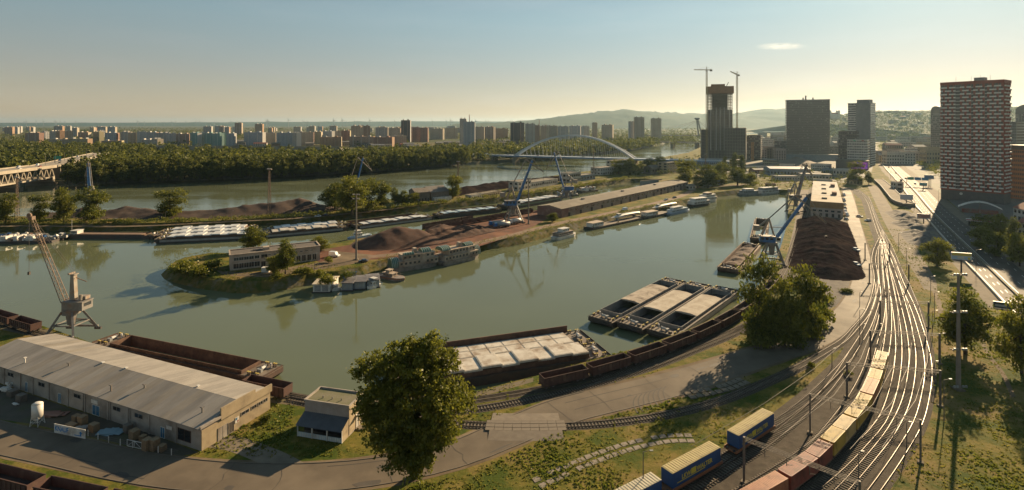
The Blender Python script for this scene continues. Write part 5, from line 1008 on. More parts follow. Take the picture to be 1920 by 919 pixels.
t = thing('railway_track','railway track under the wagon string on the island quay','railway track'); [MB().sweep(IP.p,.08,.02,.2,off=s_).build('rail',RAIL,t) for s_ in (-.75,.75)]
for k in range(8):
    if 6+13.9*k < IP.L-10: wagon(IP,6+13.9*k,'%s dark wagon of the string beyond the ore heaps, counted from the mast'%nth[k],'wagon string on the island')
# container train
CC = {'orange':((.42,.17,.085),(.34,.13,.07)),'red':((.27,.075,.05),(.20,.06,.045)),'yellow':((.50,.34,.07),(.42,.28,.06)),'cream':((.54,.39,.17),(.45,.32,.14)),'rose':((.50,.25,.12),(.42,.20,.10))}
def container(name_, L, col, W_=2.44, H=2.6):
    mt = M('container_'+col,*CC[col],.5,.6,c3=tuple(x*.6 for x in CC[col][1]),s3=.35); m = MB(); z0 = 0
    m.bx(0,L,-W_/2+.04,W_/2-.04,0,H-.04); n = int(L/.42)
    for i in range(n):
        x = .15+(L-.3)*i/n; m.bx(x,x+.2,-W_/2-.0,-W_/2+.04,.15,H-.15); m.bx(x,x+.2,W_/2-.04,W_/2,.15,H-.15); m.bx(x,x+.2,-W_/2+.12,W_/2-.12,H-.04,H)
    for x in (.06,L-.06):
        for y in (-W_/2+.06,W_/2-.06): m.bx(x-.07,x+.07,y-.07,y+.07,0,H+.02)
    for y in (-W_/2+.05,W_/2-.05): m.bx(0,L,y-.06,y+.06,0,.15); m.bx(0,L,y-.06,y+.06,H-.14,H+.01)
    for y in (-.7,-.2,.2,.7): m.bx(L,L+.05,y-.03,y+.03,.2,H-.2); m.bx(-.05,0,y-.03,y+.03,.2,H-.2)
    return m,mt
FLAT = M('flat_wagon',(.16,.10,.07),(.11,.075,.055),.6,.8)
P_ = TR['M2']; s_ = P_.near(G(1654,690)); seq = [('cream',6.1),('yellow',6.1),('yellow',6.1),('rose',9.1),('yellow',6.1),('yellow',6.1),('cream',6.1),('yellow',6.1),('red',6.1),('red',9.1),('orange',12.2),('red',12.2)]
pos = ['cream ribbed container at the far end of the container train','yellow container second from the far end of the train','yellow container behind the rose one towards the far end','rose-topped container in the far half of the train','yellow container just nearer than the rose-topped one','yellow container in the middle of the container train','cream-topped container in the middle of the train','yellow container beside the first red one','shorter dark red container of the container train','longer dark red container beside the orange one','long orange container at the bottom picture edge','dark red container mostly below the picture edge']
for k,(c,L) in enumerate(seq):
    ctr,an = P_.chord(s_,L); m,mt = container('c',L,c); t = tag(m.build('shipping_container',mt),pos[k],'container','containers of the train'); t.location = P_.at(s_)+Vector((0,0,1.2)); t.rotation_euler = (0,0,an)
    if k%2 == 0:
        Lw = L+(seq[k+1][1] if k+1<len(seq) else 0)+.6; c2,an2 = P_.chord(s_-.2,Lw); t = thing('flat_wagon','%s flat wagon of the container train counted from its far end'%nth[k//2],'railway wagon',P_.at(s_-.2),an2,'flat wagons of the container train'); MB().bx(0,Lw,-1.3,1.3,.95,1.18).build('frame',FLAT,t); bogies(t,Lw)
    s_ += L+(.35 if k%2==0 else .9)
# trailer train
def text(s, size, mat, parent, loc, rot, ext=.01, sx=1.0):
    cu = bpy.data.curves.new('lettering','FONT'); cu.body = s; cu.size = size; cu.extrude = ext; cu.offset = size*.022; cu.materials.append(mat); cu.resolution_u = 3
    q = bpy.data.objects.new('lettering',cu); COL.objects.link(q); me = bpy.data.meshes.new_from_object(q.evaluated_get(bpy.context.evaluated_depsgraph_get())); bpy.data.objects.remove(q)
    o = bpy.data.objects.new('lettering',me); COL.objects.link(o); o.parent = parent; o.location = loc; o.rotation_euler = rot; o.scale = (sx,1,1); return o
YTOP = M('trailer_top',(.50,.40,.17),(.42,.33,.14),.6,.7,c3=(.34,.26,.12),s3=.4); YTOP2 = M('trailer_top_pale',(.50,.45,.32),(.42,.37,.26),.6,.7); TB = M('trailer_blue',(.018,.075,.20),(.015,.06,.16),.5,.5); YLET = M('yellow_letters',(.62,.50,.05),None,1,.6)
P_ = TR['L2']
for k,(px,py,lb) in enumerate(((1440,806,'blue trailer with yellow lettering at the far end of the trailer train'),(1345,868,'middle blue trailer with yellow lettering of the trailer train'),(1238,930,'pale-topped blue trailer cut by the bottom picture edge'))):
    L = 13.6; s0 = P_.near(G(px,py)); c,an = P_.chord(s0,L); pl = P_.at(s0)
    w = thing('pocket_wagon','brown pocket wagon under the %s blue trailer'%('far','middle','near')[k],'railway wagon',pl,an,'wagons of the trailer train'); MB().bx(-.6,L+1.0,-1.3,1.3,.75,1.0).bx(-.6,L+1,-1.35,-1.2,1.0,1.3).bx(-.6,L+1,1.2,1.35,1.0,1.3).build('frame',M('wagon_orange_brown',(.30,.13,.06),(.22,.10,.05),.6,.8),w); bogies(w,L+.6)
    t = thing('semi_trailer',lb,'trailer',pl+Vector((0,0,1.02)),an,'blue trailers'); H = 2.9
    b_ = MB().bx(0,L,-1.24,1.24,.35,H).build('body',TB,t); r_ = MB().bx(-.02,L+.02,-1.25,1.25,H+.002,H+.06); [r_.bx(x,x+.25,-1.2,1.2,H+.06,H+.12) for x in np.linspace(.2,L-.45,22)]; r_.build('roof',YTOP2 if k==2 else YTOP,t)
    m = MB(); [m.bx(x,x+.1,s_*1.27-.03,s_*1.27+.03,.4,H-.1) for x in (.02,L-.12) for s_ in (-1,1)]; m.bx(.1,L-.1,-1.28,-1.24,.35,.5); m.bx(.1,L-.1,1.24,1.28,.35,.5); m.build('corner_post',TB,t)
    for x in (9.2,10.5,11.8):
        for s_ in (-1,1): MB().cyl((x,s_*1.0-.15,.18),(x,s_*1.0+.15,.18),.48,.48,12).build('wheel',HULLD,t)
    # facing the camera: the right-hand side in travel direction or the left, whichever looks back
    nrm = Vector((math.sin(an),-math.cos(an)))
    sd = -1 if nrm.dot(Vector((-pl.x,-pl.y))) > 0 else 1
    if sd == -1: text('LKW',1.15,YLET,b_,(2.4,-1.265,1.15),(R(90),0,0)); text('WALTER',1.15,YLET,b_,(6.6,-1.265,1.15),(R(90),0,0)); MB().bx(5.0,6.4,-1.27,-1.245,1.1,2.1).bx(1.2,9,-1.27,-1.245,.85,.97).build('emblem',YLET,b_)
    else: text('LKW',1.15,YLET,b_,(L-2.4,1.265,1.15),(R(90),0,R(180))); text('WALTER',1.15,YLET,b_,(L-6.6,1.265,1.15),(R(90),0,R(180))); MB().bx(L-6.4,L-5.0,1.245,1.27,1.1,2.1).bx(L-9,L-1.2,1.245,1.27,.85,.97).build('emblem',YLET,b_)
# ---------------------------------------------------------------- catenary portals, masts, lamps
CAT = M('galvanised',(.15,.13,.11),(.11,.095,.08),.8,.7,metal=.2)
for k,(a_,b_,lb) in enumerate((((1395,905),(1612,1000),'nearest overhead line portal, crossing the front of the container train'),((1519,812),(1726,868),'second nearest overhead line portal across the rail yard'),((1588,745),(1763,762),'third overhead line portal across the rail yard'),((1632,676),(1762,683),'fourth overhead line portal beyond the train end'),((1650,612),(1741,615),'fifth overhead line portal at the track fan'),((1630,532),(1704,534),'sixth overhead line portal near the switches'),((1622,488),(1668,489),'farthest overhead line portal at the yard throat'))):
    p,q = G(*a_),G(*b_); v = q-p; L = v.length; t = thing('catenary_portal',lb,'overhead portal',p,math.atan2(v.y,v.x),'overhead line portals'); h = 8.3
    for x in (0,L): m = MB(); m.bx(x-.16,x+.16,-.2,.2,0,h); m.build('post',CAT,t); MB().bx(x-.5,x+.5,-.5,.5,0,.3).build('footing',CONC,t)
    m = MB(); n = max(6,int(L/1.6))
    for s_ in (-.22,.22): m.bar((0,s_,h-.6),(L,s_,h-.6),.07); m.bar((0,s_,h-.05),(L,s_,h-.05),.07)
    for i in range(n):
        for s_ in (-.22,.22): m.bar((L*i/n,s_,h-.6),(L*(i+1)/n,s_,h-.05),.04)
        m.bar((L*i/n,-.22,h-.6),(L*i/n,.22,h-.6),.06)
    m.build('beam',CAT,t)
    for i in range(1,5): MB().bx(L*i/5-.05,L*i/5+.05,-.05,.05,h-2.2,h-.65).bar((L*i/5,0,h-2.0),(L*i/5+.9,0,h-1.7),.06).build('hanger',CAT,t)
for k in ('R1','R2','R3','M2','M1','L2'):
    P_ = TR[k]; m = MB(); s_ = 0
    while s_ < P_.L-26: a_,b_ = P_.at(s_)+Vector((0,0,6.0)),P_.at(s_+25)+Vector((0,0,6.0)); m.bar(a_,b_,.045); s_ += 25
    tag(m.build('contact_wire',HULLD),{'R1':'contact wire over the outermost yard track','R2':'contact wire over the second yard track','R3':'contact wire over the third yard track','M2':'contact wire above the container train','M1':'contact wire inside the container train','L2':'contact wire above the trailer train'}[k],'wire')
def mast(px, by, ty, label, style='concrete', w=.45, arms=2):
    p = G(px,by); h = ZT(ty,p.y); t = thing('floodlight_mast',label,'mast',p,0,'tall masts')
    if style == 'lattice': m = MB(); lattice(m,(0,0,0),(0,0,h),w*5,w*1.6,14,.2); m.build('lattice_tower',RSTEEL,t); MB().bx(-1.6,1.6,-1.2,1.2,h,h+.25).build('platform',RSTEEL,t); [MB().bx(x-.3,x+.3,-.7,-.3,h+.25,h+.9).build('lamp',GREYP,t) for x in (-1.2,-.4,.4,1.2)]
    else:
        m = MB().cyl((0,0,0),(0,0,h),w*1.1,w*.55,10); m.build('pole',M('mast_concrete',(.22,.19,.155),(.17,.145,.12),.6,.85),t); MB().bx(-1,1,-1,1,0,.35).build('footing',CONC,t)
        for k in range(arms):
            z = h-.4-k*(h*.32 if arms>2 else 2.0); f = MB().bx(-1.7,1.7,-.09,.09,z-.1,z+.1); f.bx(-1.7,-1.55,-.6,.6,z-.1,z+.1); f.bx(1.55,1.7,-.6,.6,z-.1,z+.1); f.bx(-1.7,1.7,-.6,-.5,z+.5,z+.56); a_ = f.build('platform',CAT,t)
            [MB().bx(x-.22,x+.22,-.75,-.45,z+.1,z+.6).build('lamp',GREYP,a_) for x in (-1.4,-.7,.7,1.4)]
    return t
mast(1797,731,513,'tall concrete floodlight mast standing on the right-hand grass','concrete',.5,4)
mast(668,487,364,'tall concrete floodlight mast on the island beside the ore heap'); mast(991,420,334,'concrete floodlight mast beside the big blue crane'); mast(505,406,318,'rusty lattice mast standing in the long brown ridge on the spit','lattice',.4)
mast(32,412,334,'rusty lattice mast near the left picture edge on the spit','lattice',.4); mast(1113,330,274,'slim rusty mast near the arch bridge','lattice',.35); mast(1323,346,290,'dark lattice mast among the trees at the harbour end','lattice',.4); mast(859,372,304,'thin lattice mast behind the dark tall tree on the spit','lattice',.35)
def lamp(px,by,h,label,group,arm=1.2):
    t = thing('lamp_post',label,'street lamp',G(px,by),0,group); MB().cyl((0,0,0),(0,0,h),.11,.07,6).bar((0,0,h),(arm,0,h+.25),.07).build('pole',CAT,t); MB().bx(arm-.1,arm+.5,-.13,.13,h+.18,h+.3).build('lamp_head',GREYP,t)
for i,(px,by) in enumerate(sorted(((1648,640),(1690,585),(1752,716),(1618,640),(1668,545),(1612,575),(1560,690),(1700,840),(1610,900),(1665,500)),key=lambda q:-q[1])): lamp(px,by,5.0,NTH[i]+' slim lamp post between the yard tracks, counted from the bottom edge','yard lamp posts',.5)
for i,(px,by) in enumerate(sorted(((1745,565),(1752,600),(1760,690),(1770,790),(1700,505),(1685,470),(1748,640)),key=lambda q:-q[1])): lamp(px,by,9,NTH[i]+' slim lamp post along the outer edge of the rail yard, counted from the bottom','yard edge lamp posts')
for i,(px,by) in enumerate(sorted(((1714,395),(1690,362),(1745,425),(1790,470),(1830,512),(1670,335),(1760,378),(1800,402)),key=lambda q:-q[1])): lamp(px,by,10,NTH[i]+' street lamp along the highway, counted from the lower right upwards','highway lamps',1.8)
for i,(px,by) in enumerate(sorted(((310,418),(434,415),(510,482),(590,505),(700,398),(740,396),(815,384),(925,372)),key=lambda q:-q[1])): lamp(px,by,7,NTH[i]+' small harbour lane lamp post, counted from the nearest','harbour lane lamps',.7)
lamp(1206,940,8.5,'lamp post in front of the near blue trailer','yard front lamp'); lamp(1612,645,10,'tall lamp at the bend of the harbour road','road bend lamp')
# ---------------------------------------------------------------- warehouse yard
t = thing('silo','white cylindrical silo on spindly legs beside the harbour road','silo',G(70,797)); h0 = 1.7
MB().cyl((0,0,h0),(0,0,4.6),1.0,1.0,16).cyl((0,0,4.6),(0,0,4.9),1.0,.5,16).cyl((0,0,h0-.8),(0,0,h0),.2,1.0,16).build('tank',WHITE,t,True)
for i in range(4): a_ = math.pi/4+i*math.pi/2; MB().bar((.95*math.cos(a_),.95*math.sin(a_),h0+.3),(1.25*math.cos(a_),1.25*math.sin(a_),0),.12).build('leg',WHITE,t)
m = MB()
for i in range(4): a_,b2 = math.pi/4+i*math.pi/2,math.pi/4+(i+1)*math.pi/2; m.bar((1.1*math.cos(a_),1.1*math.sin(a_),.9),(1.1*math.cos(b2),1.1*math.sin(b2),.9),.07); m.bar((1.22*math.cos(a_),1.22*math.sin(a_),.1),(1.05*math.cos(b2),1.05*math.sin(b2),h0),.05)
m.build('bracing',WHITE,t)
o,rz,L = frame((102,813),(160,825),0.0); t = thing('advertising_banner','white banner with blue lettering and arrow at the roadside','banner',o,rz); h = 2.1
MB().bx(0,L,-.05,.05,.25,h).build('board',WHITE,t); [MB().bx(x-.06,x+.06,.05,.17,0,h).build('post',STEEL,t) for x in (.2,L/2,L-.2)]
LB = M('banner_blue',(.0,.16,.42),None,1,.6); text('KNAUF',1.45,LB,t,(.2,-.06,.75),(R(90),0,0),.005,.8)
a_ = MB(); a_.bx(L*.66,L*.86,-.07,-.05,.55,.72); a_.bx(L*.84,L*.88,-.07,-.05,.55,1.15); a_.add([(L*.80,-.065,1.15),(L*.92,-.065,1.15),(L*.86,-.065,1.55)],[(0,1,2)]); a_.build('arrow',LB,t)
rng = random.Random(12)
def crate(px,py,w,dpt,h,rz,label,n=5,mat=WOOD):
    t = thing('pallet_stack',label,'pallet stack',G(px,py),rz,'pallet stacks by the warehouse')
    for k in range(n): z = h*k/n; MB().bx(-w/2,w/2,-dpt/2,dpt/2,z+.05,z+h/n-.04).bx(-w/2+.05,w/2-.05,-dpt/2+.05,dpt/2-.05,z,z+.05).build('pallet',mat,t)
rz0 = frame(WA,WB,0)[1]
for k,(px,py,w,d_,h,lb) in enumerate(((155,795,1.6,1.3,1.8,'wooden pallet stack nearest the banner'),(143,788,1.4,1.2,1.2,'lower wooden pallet stack behind the banner'),(176,808,1.7,1.3,1.6,'light wooden crate stack right of the banner'),(240,810,1.5,1.3,1.7,'dark pallet stack below the warehouse window'),(252,822,1.8,1.4,1.8,'wide pallet stack near the yard gate'),(276,843,1.4,1.4,2.2,'tall orange-brown crate left of the twin crates'),(290,843,1.4,1.4,2.2,'tall orange-brown crate right of the twin crates'),(304,845,1.2,1.2,1.2,'low dark crate beside the tall twin crates'),(268,826,1.2,1.0,1.1,'small pallet stack behind the tall crates'),(24,742,2.0,1.6,1.4,'dark crate at the far end of the yard'),(40,752,2.0,1.4,1.6,'dark boxy crate near the far blue door'),(134,800,2.4,1.2,.7,'flat plank pile beside the banner'))): crate(px,py,w,d_,h,rz0+rng.uniform(-.15,.15),lb,6 if h>1 else 3,WOOD if k not in (3,9,10) else SH)
for k,(px,py,w,h,mt,lb) in enumerate(((10,735,2.2,1.2,WHITE,'white plastic-wrapped load at the yard edge by the left picture border'),(30,760,1.2,.6,WHITE,'small white sack pile in the warehouse yard'),(18,727,1.0,1.8,WHITE,'white upright tank by the warehouse wall'),(100,778,4.4,.6,BRICK,'low rusty flat trailer bed in the warehouse yard'),(205,812,4.5,.4,M('blue_pipes',(.2,.3,.35),None,1,.6),'bundle of pale blue pipes in the warehouse yard'),(150,802,3,.4,GREYP,'grey plank bundle near the banner'))):
    p = G(px,py); m = MB(); r_ = random.Random(k)
    for i in range(5): m.box((r_.uniform(-w*.3,w*.3),r_.uniform(-.4,.4),h*.15+h*.7*i/5),(w*r_.uniform(.5,.9),w*r_.uniform(.25,.5),h/4),r_.uniform(-.3,.3))
    tag(m.build('yard_goods',mt),lb,'goods').location = p
# fence along the yard, gate
fp = Path(poly([(165,818),(210,832),(240,838),(300,850),(345,858)]),3); t = thing('wire_fence','low post and wire fence between the harbour road and the warehouse yard','fence'); s_ = 0
while s_ < fp.L: p = fp.at(s_); MB().bx(p.x-.06,p.x+.06,p.y-.06,p.y+.06,0,1.3).build('post',WHITE,t); s_ += 3.2
m = MB(); [m.bar(fp.at(i*2)+Vector((0,0,z)),fp.at(i*2+2)+Vector((0,0,z)),.03) for i in range(int(fp.L/2)) for z in (.4,.8,1.2)]; m.build('wire',CAT,t)
o,rz,L = frame((241,835),(268,841),0); t = thing('yard_gate','white tubular gate of the warehouse yard','gate',o+Vector((0,-.4,0)),rz); m = MB(); [m.bar((0,0,z),(L,0,z),.08) for z in (.15,1.4)]; [m.bar((x,0,.15),(x,0,1.4),.08) for x in (0,L/2,L)]; m.build('frame',WHITE,t); MB().bar((0,0,.15),(L/2,0,1.4),.06).bar((L/2,0,1.4),(L,0,.15),.06).build('brace',WHITE,t)
# concrete slab track in the grass
t = thing('slab_track','broken double row of concrete slabs sunk in the grass before the trailers','slab path'); P_ = Path(poly([(1005,908),(1070,878),(1140,850),(1200,832),(1260,822),(1310,822)]),2); n = int(P_.L/1.75)
sm = [MB().prism([(-.72+r_.uniform(-.1,.1),-.62),(.70,-.60+r_.uniform(-.1,.1)),(.72,.6),(-.6+r_.uniform(-.15,.1),.62)],-.05,.05).mesh('slab',M('old_slab',(.24,.20,.165),(.17,.145,.12),.8,.9,bump=.2,c3=(.10,.10,.05),s3=.6)) for r_ in (random.Random(i) for i in range(5))]
for i in range(n):
    c,an = P_.chord(i*1.75,1.7)
    for k in (-1,1):
        if rng.random() < .1: continue
        o = put('concrete_slab',sm[rng.randrange(5)],t,c+Vector((-math.sin(an)*.95*k,math.cos(an)*.95*k,rng.uniform(0,.04))),an+rng.uniform(-.06,.06))
t = thing('slab_pile','pale concrete slabs laid on the verge between road and track','slab pile'); P_ = Path(poly([(1288,743),(1330,735),(1370,725),(1400,712)]),2)
for i in range(int(P_.L/1.9)):
    c,an = P_.chord(i*1.9,1.8); 
    for k in (-.9,.9):
        if rng.random()<.85: put('concrete_slab',MB().box((0,0,.09),(1.6,1.55,.18)).mesh('slab',CONC),t,c+Vector((-math.sin(an)*k,math.cos(an)*k,rng.uniform(0,.1))),an+rng.uniform(-.2,.2))
# level crossing panels
t = thing('level_crossing','concrete panel level crossing where the single track crosses the road','level crossing'); P_ = TR['L1']; s0 = P_.near(G(1060,799))
for i in range(9):
    c,an = P_.chord(s0+i*1.9,1.85)
    for off,w in ((0,1.3),(1.35,1.1),(-1.35,1.1)): put('panel',MB().box((0,0,.12),(1.84,w,.24)).mesh('panel',M('crossing_panel',(.17,.14,.105),(.13,.105,.08),.6,.9)),t,c+Vector((-math.sin(an)*off,math.cos(an)*off,0.015)),an)
for sg in (-1,1):
    cs = [P_.chord(s0+i*1.9,1.85) for i in range(9)]; V = []
    for c,an in cs:
        n_ = Vector((-math.sin(an),math.cos(an),0)); V += [c+n_*sg*1.92+Vector((0,0,.25)),c+n_*sg*5.2+Vector((0,0,.02)),c+n_*sg*1.92+Vector((0,0,-.02))]
    m = MB().add(V,[f for i in range(8) for f in ((3*i,3*i+3,3*i+4,3*i+1) if sg<0 else (3*i,3*i+1,3*i+4,3*i+3),)]); m.build('approach_ramp',M('crossing_panel',(.17,.14,.105),None),t)
# ---------------------------------------------------------------- road vehicles
def car(col, van=False):
    mt = M('car_'+col,{'white':(.6,.6,.58),'silver':(.35,.35,.35),'dark':(.03,.03,.035),'red':(.3,.03,.03),'blue':(.03,.08,.2)}[col],None,1,.25,spec=.6,coat=.5); t = thing('parked_car','','car'); L,W_ = (4.3,.88) if not van else (5.6,1.0); h = .95 if not van else 1.1; ht = 1.45 if not van else 2.4
    MB().yprism([(0,.35),(.05,.8),(.25,h-.05),(1.0,h),(L-.5,h),(L-.08,.85),(L,.4),(L-.1,.28),(.1,.28)],-W_,W_).build('body',mt,t)
    c0,c1 = (1.05,L-.55) if not van else (1.2,L-.05); MB().add([(c0,-W_+.03,h),(c1,-W_+.03,h),(c1,W_-.03,h),(c0,W_-.03,h),(c0+.65,-W_+.16,ht),(c1-.45 if not van else c1-.05,-W_+.16,ht),(c1-.45 if not van else c1-.05,W_-.16,ht),(c0+.65,W_-.16,ht)],[(4,5,6,7),(0,1,5,4),(1,2,6,5),(2,3,7,6),(3,0,4,7)]).build('cabin',GLASS if not van else mt,t)
    MB().bx(c0+.68,c1-.5,-W_+.15,W_-.15,ht+.002,ht+.05).build('roof',mt,t)
    for x in (.85,L-.85):
        for s_ in (-1,1): MB().cyl((x,s_*W_-.1,.32),(x,s_*W_+.04,.32),.32,.32,10).build('wheel',HULLD,t)
    for s_ in (-.6,.6): MB().bx(-.02,.03,s_-.15,s_+.15,.62,.76).build('headlight',WHITE,t); MB().bx(L-.06,L+.01,s_-.15,s_+.15,.68,.82).build('tail_light',REDP,t)
    return t
CARS = {(c,v):None for c in ('white','silver','dark','red','blue') for v in (False,True)}
def place(col,p,rz,label,group,van=False,name='parked_car'):
    k = (col,van)
    if CARS[k] is None: CARS[k] = t = car(col,van); t.location = p; t.rotation_euler = (0,0,rz); t['label'] = label; t['group'] = group
    else: t = dup(CARS[k],p,rz,label,group)
    t.name = name; return t
place('white',G(1612,500)+Vector((0,0,.02)),R(95),'white car driving up the harbour road beside the coal heap','cars on the harbour road',name='car'); place('white',G(1611,472)+Vector((0,0,.02)),R(100),'farther white car on the harbour road beside the coal heap','cars on the harbour road',name='car')
for k,(px,py,c,v) in enumerate(((1584,368,'white',True),(1584,378,'silver',True),(1586,392,'dark',False),(1587,400,'white',True),(1590,406,'white',True),(1589,413,'silver',False),(1585,385,'white',False))): place(c,G(px,py)+Vector((0,0,.02)),R(75),'%s %s vehicle parked along the pale flat warehouse, counted from its far end'%(nth[k],c),'vehicles at the pale flat warehouse',v)
place('white',G(1618,408),R(120),'upper white car on the grass beside the main track','cars on the trackside grass'); place('white',G(1622,415),R(10),'lower white car on the grass beside the main track','cars on the trackside grass')
for k,(px,py,c) in enumerate(((742,387,'white'),(806,381,'dark'),(818,378,'white'))): place(c,G(px,py),R(20+k*5),'%s %s car on the spit lane by the grey sheds'%(nth[k],c),'cars on the spit')
for k in range(9): place(('white','silver','white','dark','white','silver','white','red','white')[k],G(1204+k*3.4,325-k*.7),R(60),'car in the parking row above the dock at the spit end','cars parked above the dock')
place('white',G(1166,396),R(38),'white van parked at the long brick warehouse wall','cars at the brick warehouse',True); place('white',G(1246,376),R(38),'white car near the far end of the brick warehouse','cars at the brick warehouse'); place('dark',G(1262,372),R(38),'dark car at the far end of the brick warehouse','cars at the brick warehouse'); place('blue',G(1408,345),R(20),'blue van on the lane above the inner harbour','cars above the inner harbour',True); place('dark',G(604,405),R(20),'dark car by the right end of the long ore ridge','cars on the spit'); place('white',G(590,407),R(20),'white car by the right end of the long ore ridge','cars on the spit')
place('dark',G(672,492),R(10),'dark car on the island by the tall mast','cars on the island'); place('white',G(636,482),R(160),'white boat-like van in the island yard','cars on the island',True)
A1,B1 = between(HWA,HWM,100); A2,B2 = between(HWM,HWC,100)
def hwcar(A,Bp,i,f,k,flip,lab,grp): 
    p = A[i].lerp(Bp[i],f); q = A[i+1].lerp(Bp[i+1],f); v = q-p; place(('white','dark','silver','red','dark','white','blue')[k%7],p+Vector((0,0,.016)),math.atan2(v.y,v.x)+(math.pi if flip else 0),lab,grp,k%9==4,'car')
rr = random.Random(8)
for k in range(26): hwcar(A1,B1,int(2+k*1.35),(.17,.47,.77)[rr.randrange(3)],k,True,'small vehicle in the queue on the sunlit highway carriageway','vehicles on the sunlit carriageway')
for k,i in enumerate((40,44,52,61)): hwcar(A1,B1,i,(.2,.5,.8,.5)[k],k+1,True,'%s of the separate cars coming down the sunlit highway carriageway'%('farthest','second','third','nearest')[k],'separate cars on the sunlit carriageway')
for k,i in enumerate((3,5,8,10,14,18,22,27,33,58,64)): hwcar(A2,B2,i,(.25,.5,.8)[k%3],k+2,False,'small vehicle driving away on the far highway carriageway','vehicles on the far carriageway')
def tanker(px,py,rz,cab,tank,label):
    t = thing('tank_truck',label,'truck',G(px,py),rz,'trucks on the ore yard'); MB().yprism([(0,.6),(0,2.0),(.4,2.9),(2.0,2.9),(2.0,.6)],-1.2,1.2).build('cab',cab,t); MB().bx(-.02,.3,-1.0,1.0,1.9,2.6).build('windscreen',GLASS,t); MB().cyl((2.6,0,2.0),(10.6,0,2.0),1.2,1.2,12).build('tank',tank,t,True); MB().bx(1.8,10.6,-.9,.9,.6,.95).build('chassis',HULLD,t)
    for x in (1.0,3.2,8.2,9.4): [MB().cyl((x,s_*1.05-.15,.5),(x,s_*1.05+.15,.5),.5,.5,10).build('wheel',HULLD,t) for s_ in (-1,1)]
tanker(917,424,R(22),BLUEP,GREYP,'left tank truck with blue cab on the ore yard'); tanker(926,427,R(22),BLUEP,GREYP,'right tank truck with blue cab on the ore yard'); tanker(955,421,R(40),WHITE,WHITE,'white mixer truck beside the blue tank trucks')
# ---------------------------------------------------------------- city towers
DG = M('dark_glass',(.05,.05,.055),(.075,.072,.07),.15,.18,spec=.7); BGL = M('bronze_glass',(.10,.085,.078),(.135,.115,.10),.1,.25,spec=.6)
SLABC = M('raw_concrete',(.25,.215,.175),(.19,.16,.13),.2,.9); SPN = M('grey_spandrel',(.23,.215,.20),(.18,.165,.155),.2,.6); PW = M('pale_panel',(.52,.50,.46),(.45,.42,.38),.3,.6); RD = M('red_panel',(.27,.075,.045),(.22,.062,.04),.4,.8)
def place2(p0,d0_,p1,d1_): a_,b_ = GD(p0,d0_),GD(p1,d1_); v = b_-a_; return Vector((a_.x,a_.y,0)),math.atan2(v.y,v.x),v.length
# red and white residential tower
o,rz,L = place2(1764,462,1882,428); t = thing('residential_tower','tall red and white chequered residential tower beside the highway','tower',o,rz); dep = 19; z0,z1 = 9.5,98.0; nf = 31; fh = (z1-z0)/nf; nb = 28; bw = L/nb
MB().bx(.3,L-.3,.5,dep-.5,0,z1).build('core_wall',DG,t); MB().bx(0,L,.2,dep-.2,0,z0-.3).build('podium',M('podium_dark',(.07,.065,.065),(.10,.09,.085),.3,.5),t)
MB().bx(-.4,L+.4,-.3,dep+.3,z1,z1+2.6).build('crown_band',RD,t); MB().bx(L*.52,L*.68,4,12,z1+2.6,z1+5.5).build('roof_plant',SPN,t); [MB().cyl((L*f,8,z1+2.6),(L*f,8,z1+7.5),.12,.08,5).build('antenna',STEEL,t) for f in (.2,.45,.6,.75)]
MB().bx(0,L,-.25,.2,z0-1.2,z0).bx(L-.3,L+.3,-.2,dep,z0-1.2,z0).build('red_lintel',RD,t); MB().cyl((L*.34,-.3,z0-3.6),(L*.34,-.1,z0-3.6),1.1,1.1,16).build('sign_disc',PW,t)
wht, red, fr_ = MB(), MB(), MB()
for f in range(nf):
    z = z0+f*fh; i = 0
    for i in range(nb):
        x0,x1 = i*bw,(i+1)*bw; ph = (i+(f%2)*2)%4
        if i in (7,8,14,20) : wht.bx(x0,x1,-.1,.35,z,z+.45); fr_.bx(x0,x0+.12,-.05,.4,z+.45,z+fh); continue
        if ph < 3: wht.bx(x0-.02,x1+.02,-.55,-.43,z+.02,z+1.12); wht.bx(x0,x1,-.43,.45,z,z+.16)
        if ph == 3: red.bx(x0,x1,-.2,.48,z,z+fh)
        elif ph == 1: red.bx(x0+bw*.7,x1,-.05,.48,z+.17,z+fh)
        else: fr_.bx(x0+bw*.45,x0+bw*.55,.40,.49,z+.2,z+fh)
    for side,x in ((0,-.0),(1,L)):
        for k in range(6):
            y0 = .6+k*(dep-1.2)/6; y1 = y0+(dep-1.2)/6; s_ = -1 if side==0 else 1
            (red if (k+f)%2 else wht).bx(x+(.3*s_ if (k+f)%2 else .9*s_),x-.28*s_,y0,y1,z,z+(fh if (k+f)%2 else 1.1))
wht.build('white_parapets',M('white_balcony',(.66,.64,.60),(.56,.54,.50),.3,.6),t,stuff=True); red.build('red_panels',RD,t,stuff=True); fr_.build('mullions',SPN,t,stuff=True); MB().bx(-.25,.35,-.2,.5,z0,z1).bx(L-.35,L+.25,-.2,.5,z0,z1).build('corner_pier',RD,t)
# orange brick offices beside it
o,rz,L = place2(1887,470,1960,440); t = thing('office_block','orange-brown office block with rows of windows right of the red tower','office building',o,rz); h = ZT(281,460)
MB().bx(0,L,0,25,0,h).build('wall',M('orange_brick',(.30,.125,.06),(.24,.10,.05),.4,.85),t); MB().bx(-.2,L,-.2,25,h,h+4).build('top_storey',M('dark_top',(.09,.07,.06),None,1,.7),t); g_ = MB(); n = 11
for f in range(n): g_.bx(.4,L-.4,-.08,.02,h*f/n+1.2,h*(f+1)/n-.7); g_.bx(-.08,.02,.6,24,h*f/n+1.2,h*(f+1)/n-.7)
g_.build('window_bands',DG,t,stuff=True); m = MB(); [m.bx(x-.2,x+.2,-.14,.0,0,h) for x in np.linspace(.4,L-.4,18)]; m.build('piers',MT['orange_brick'],t,stuff=True)
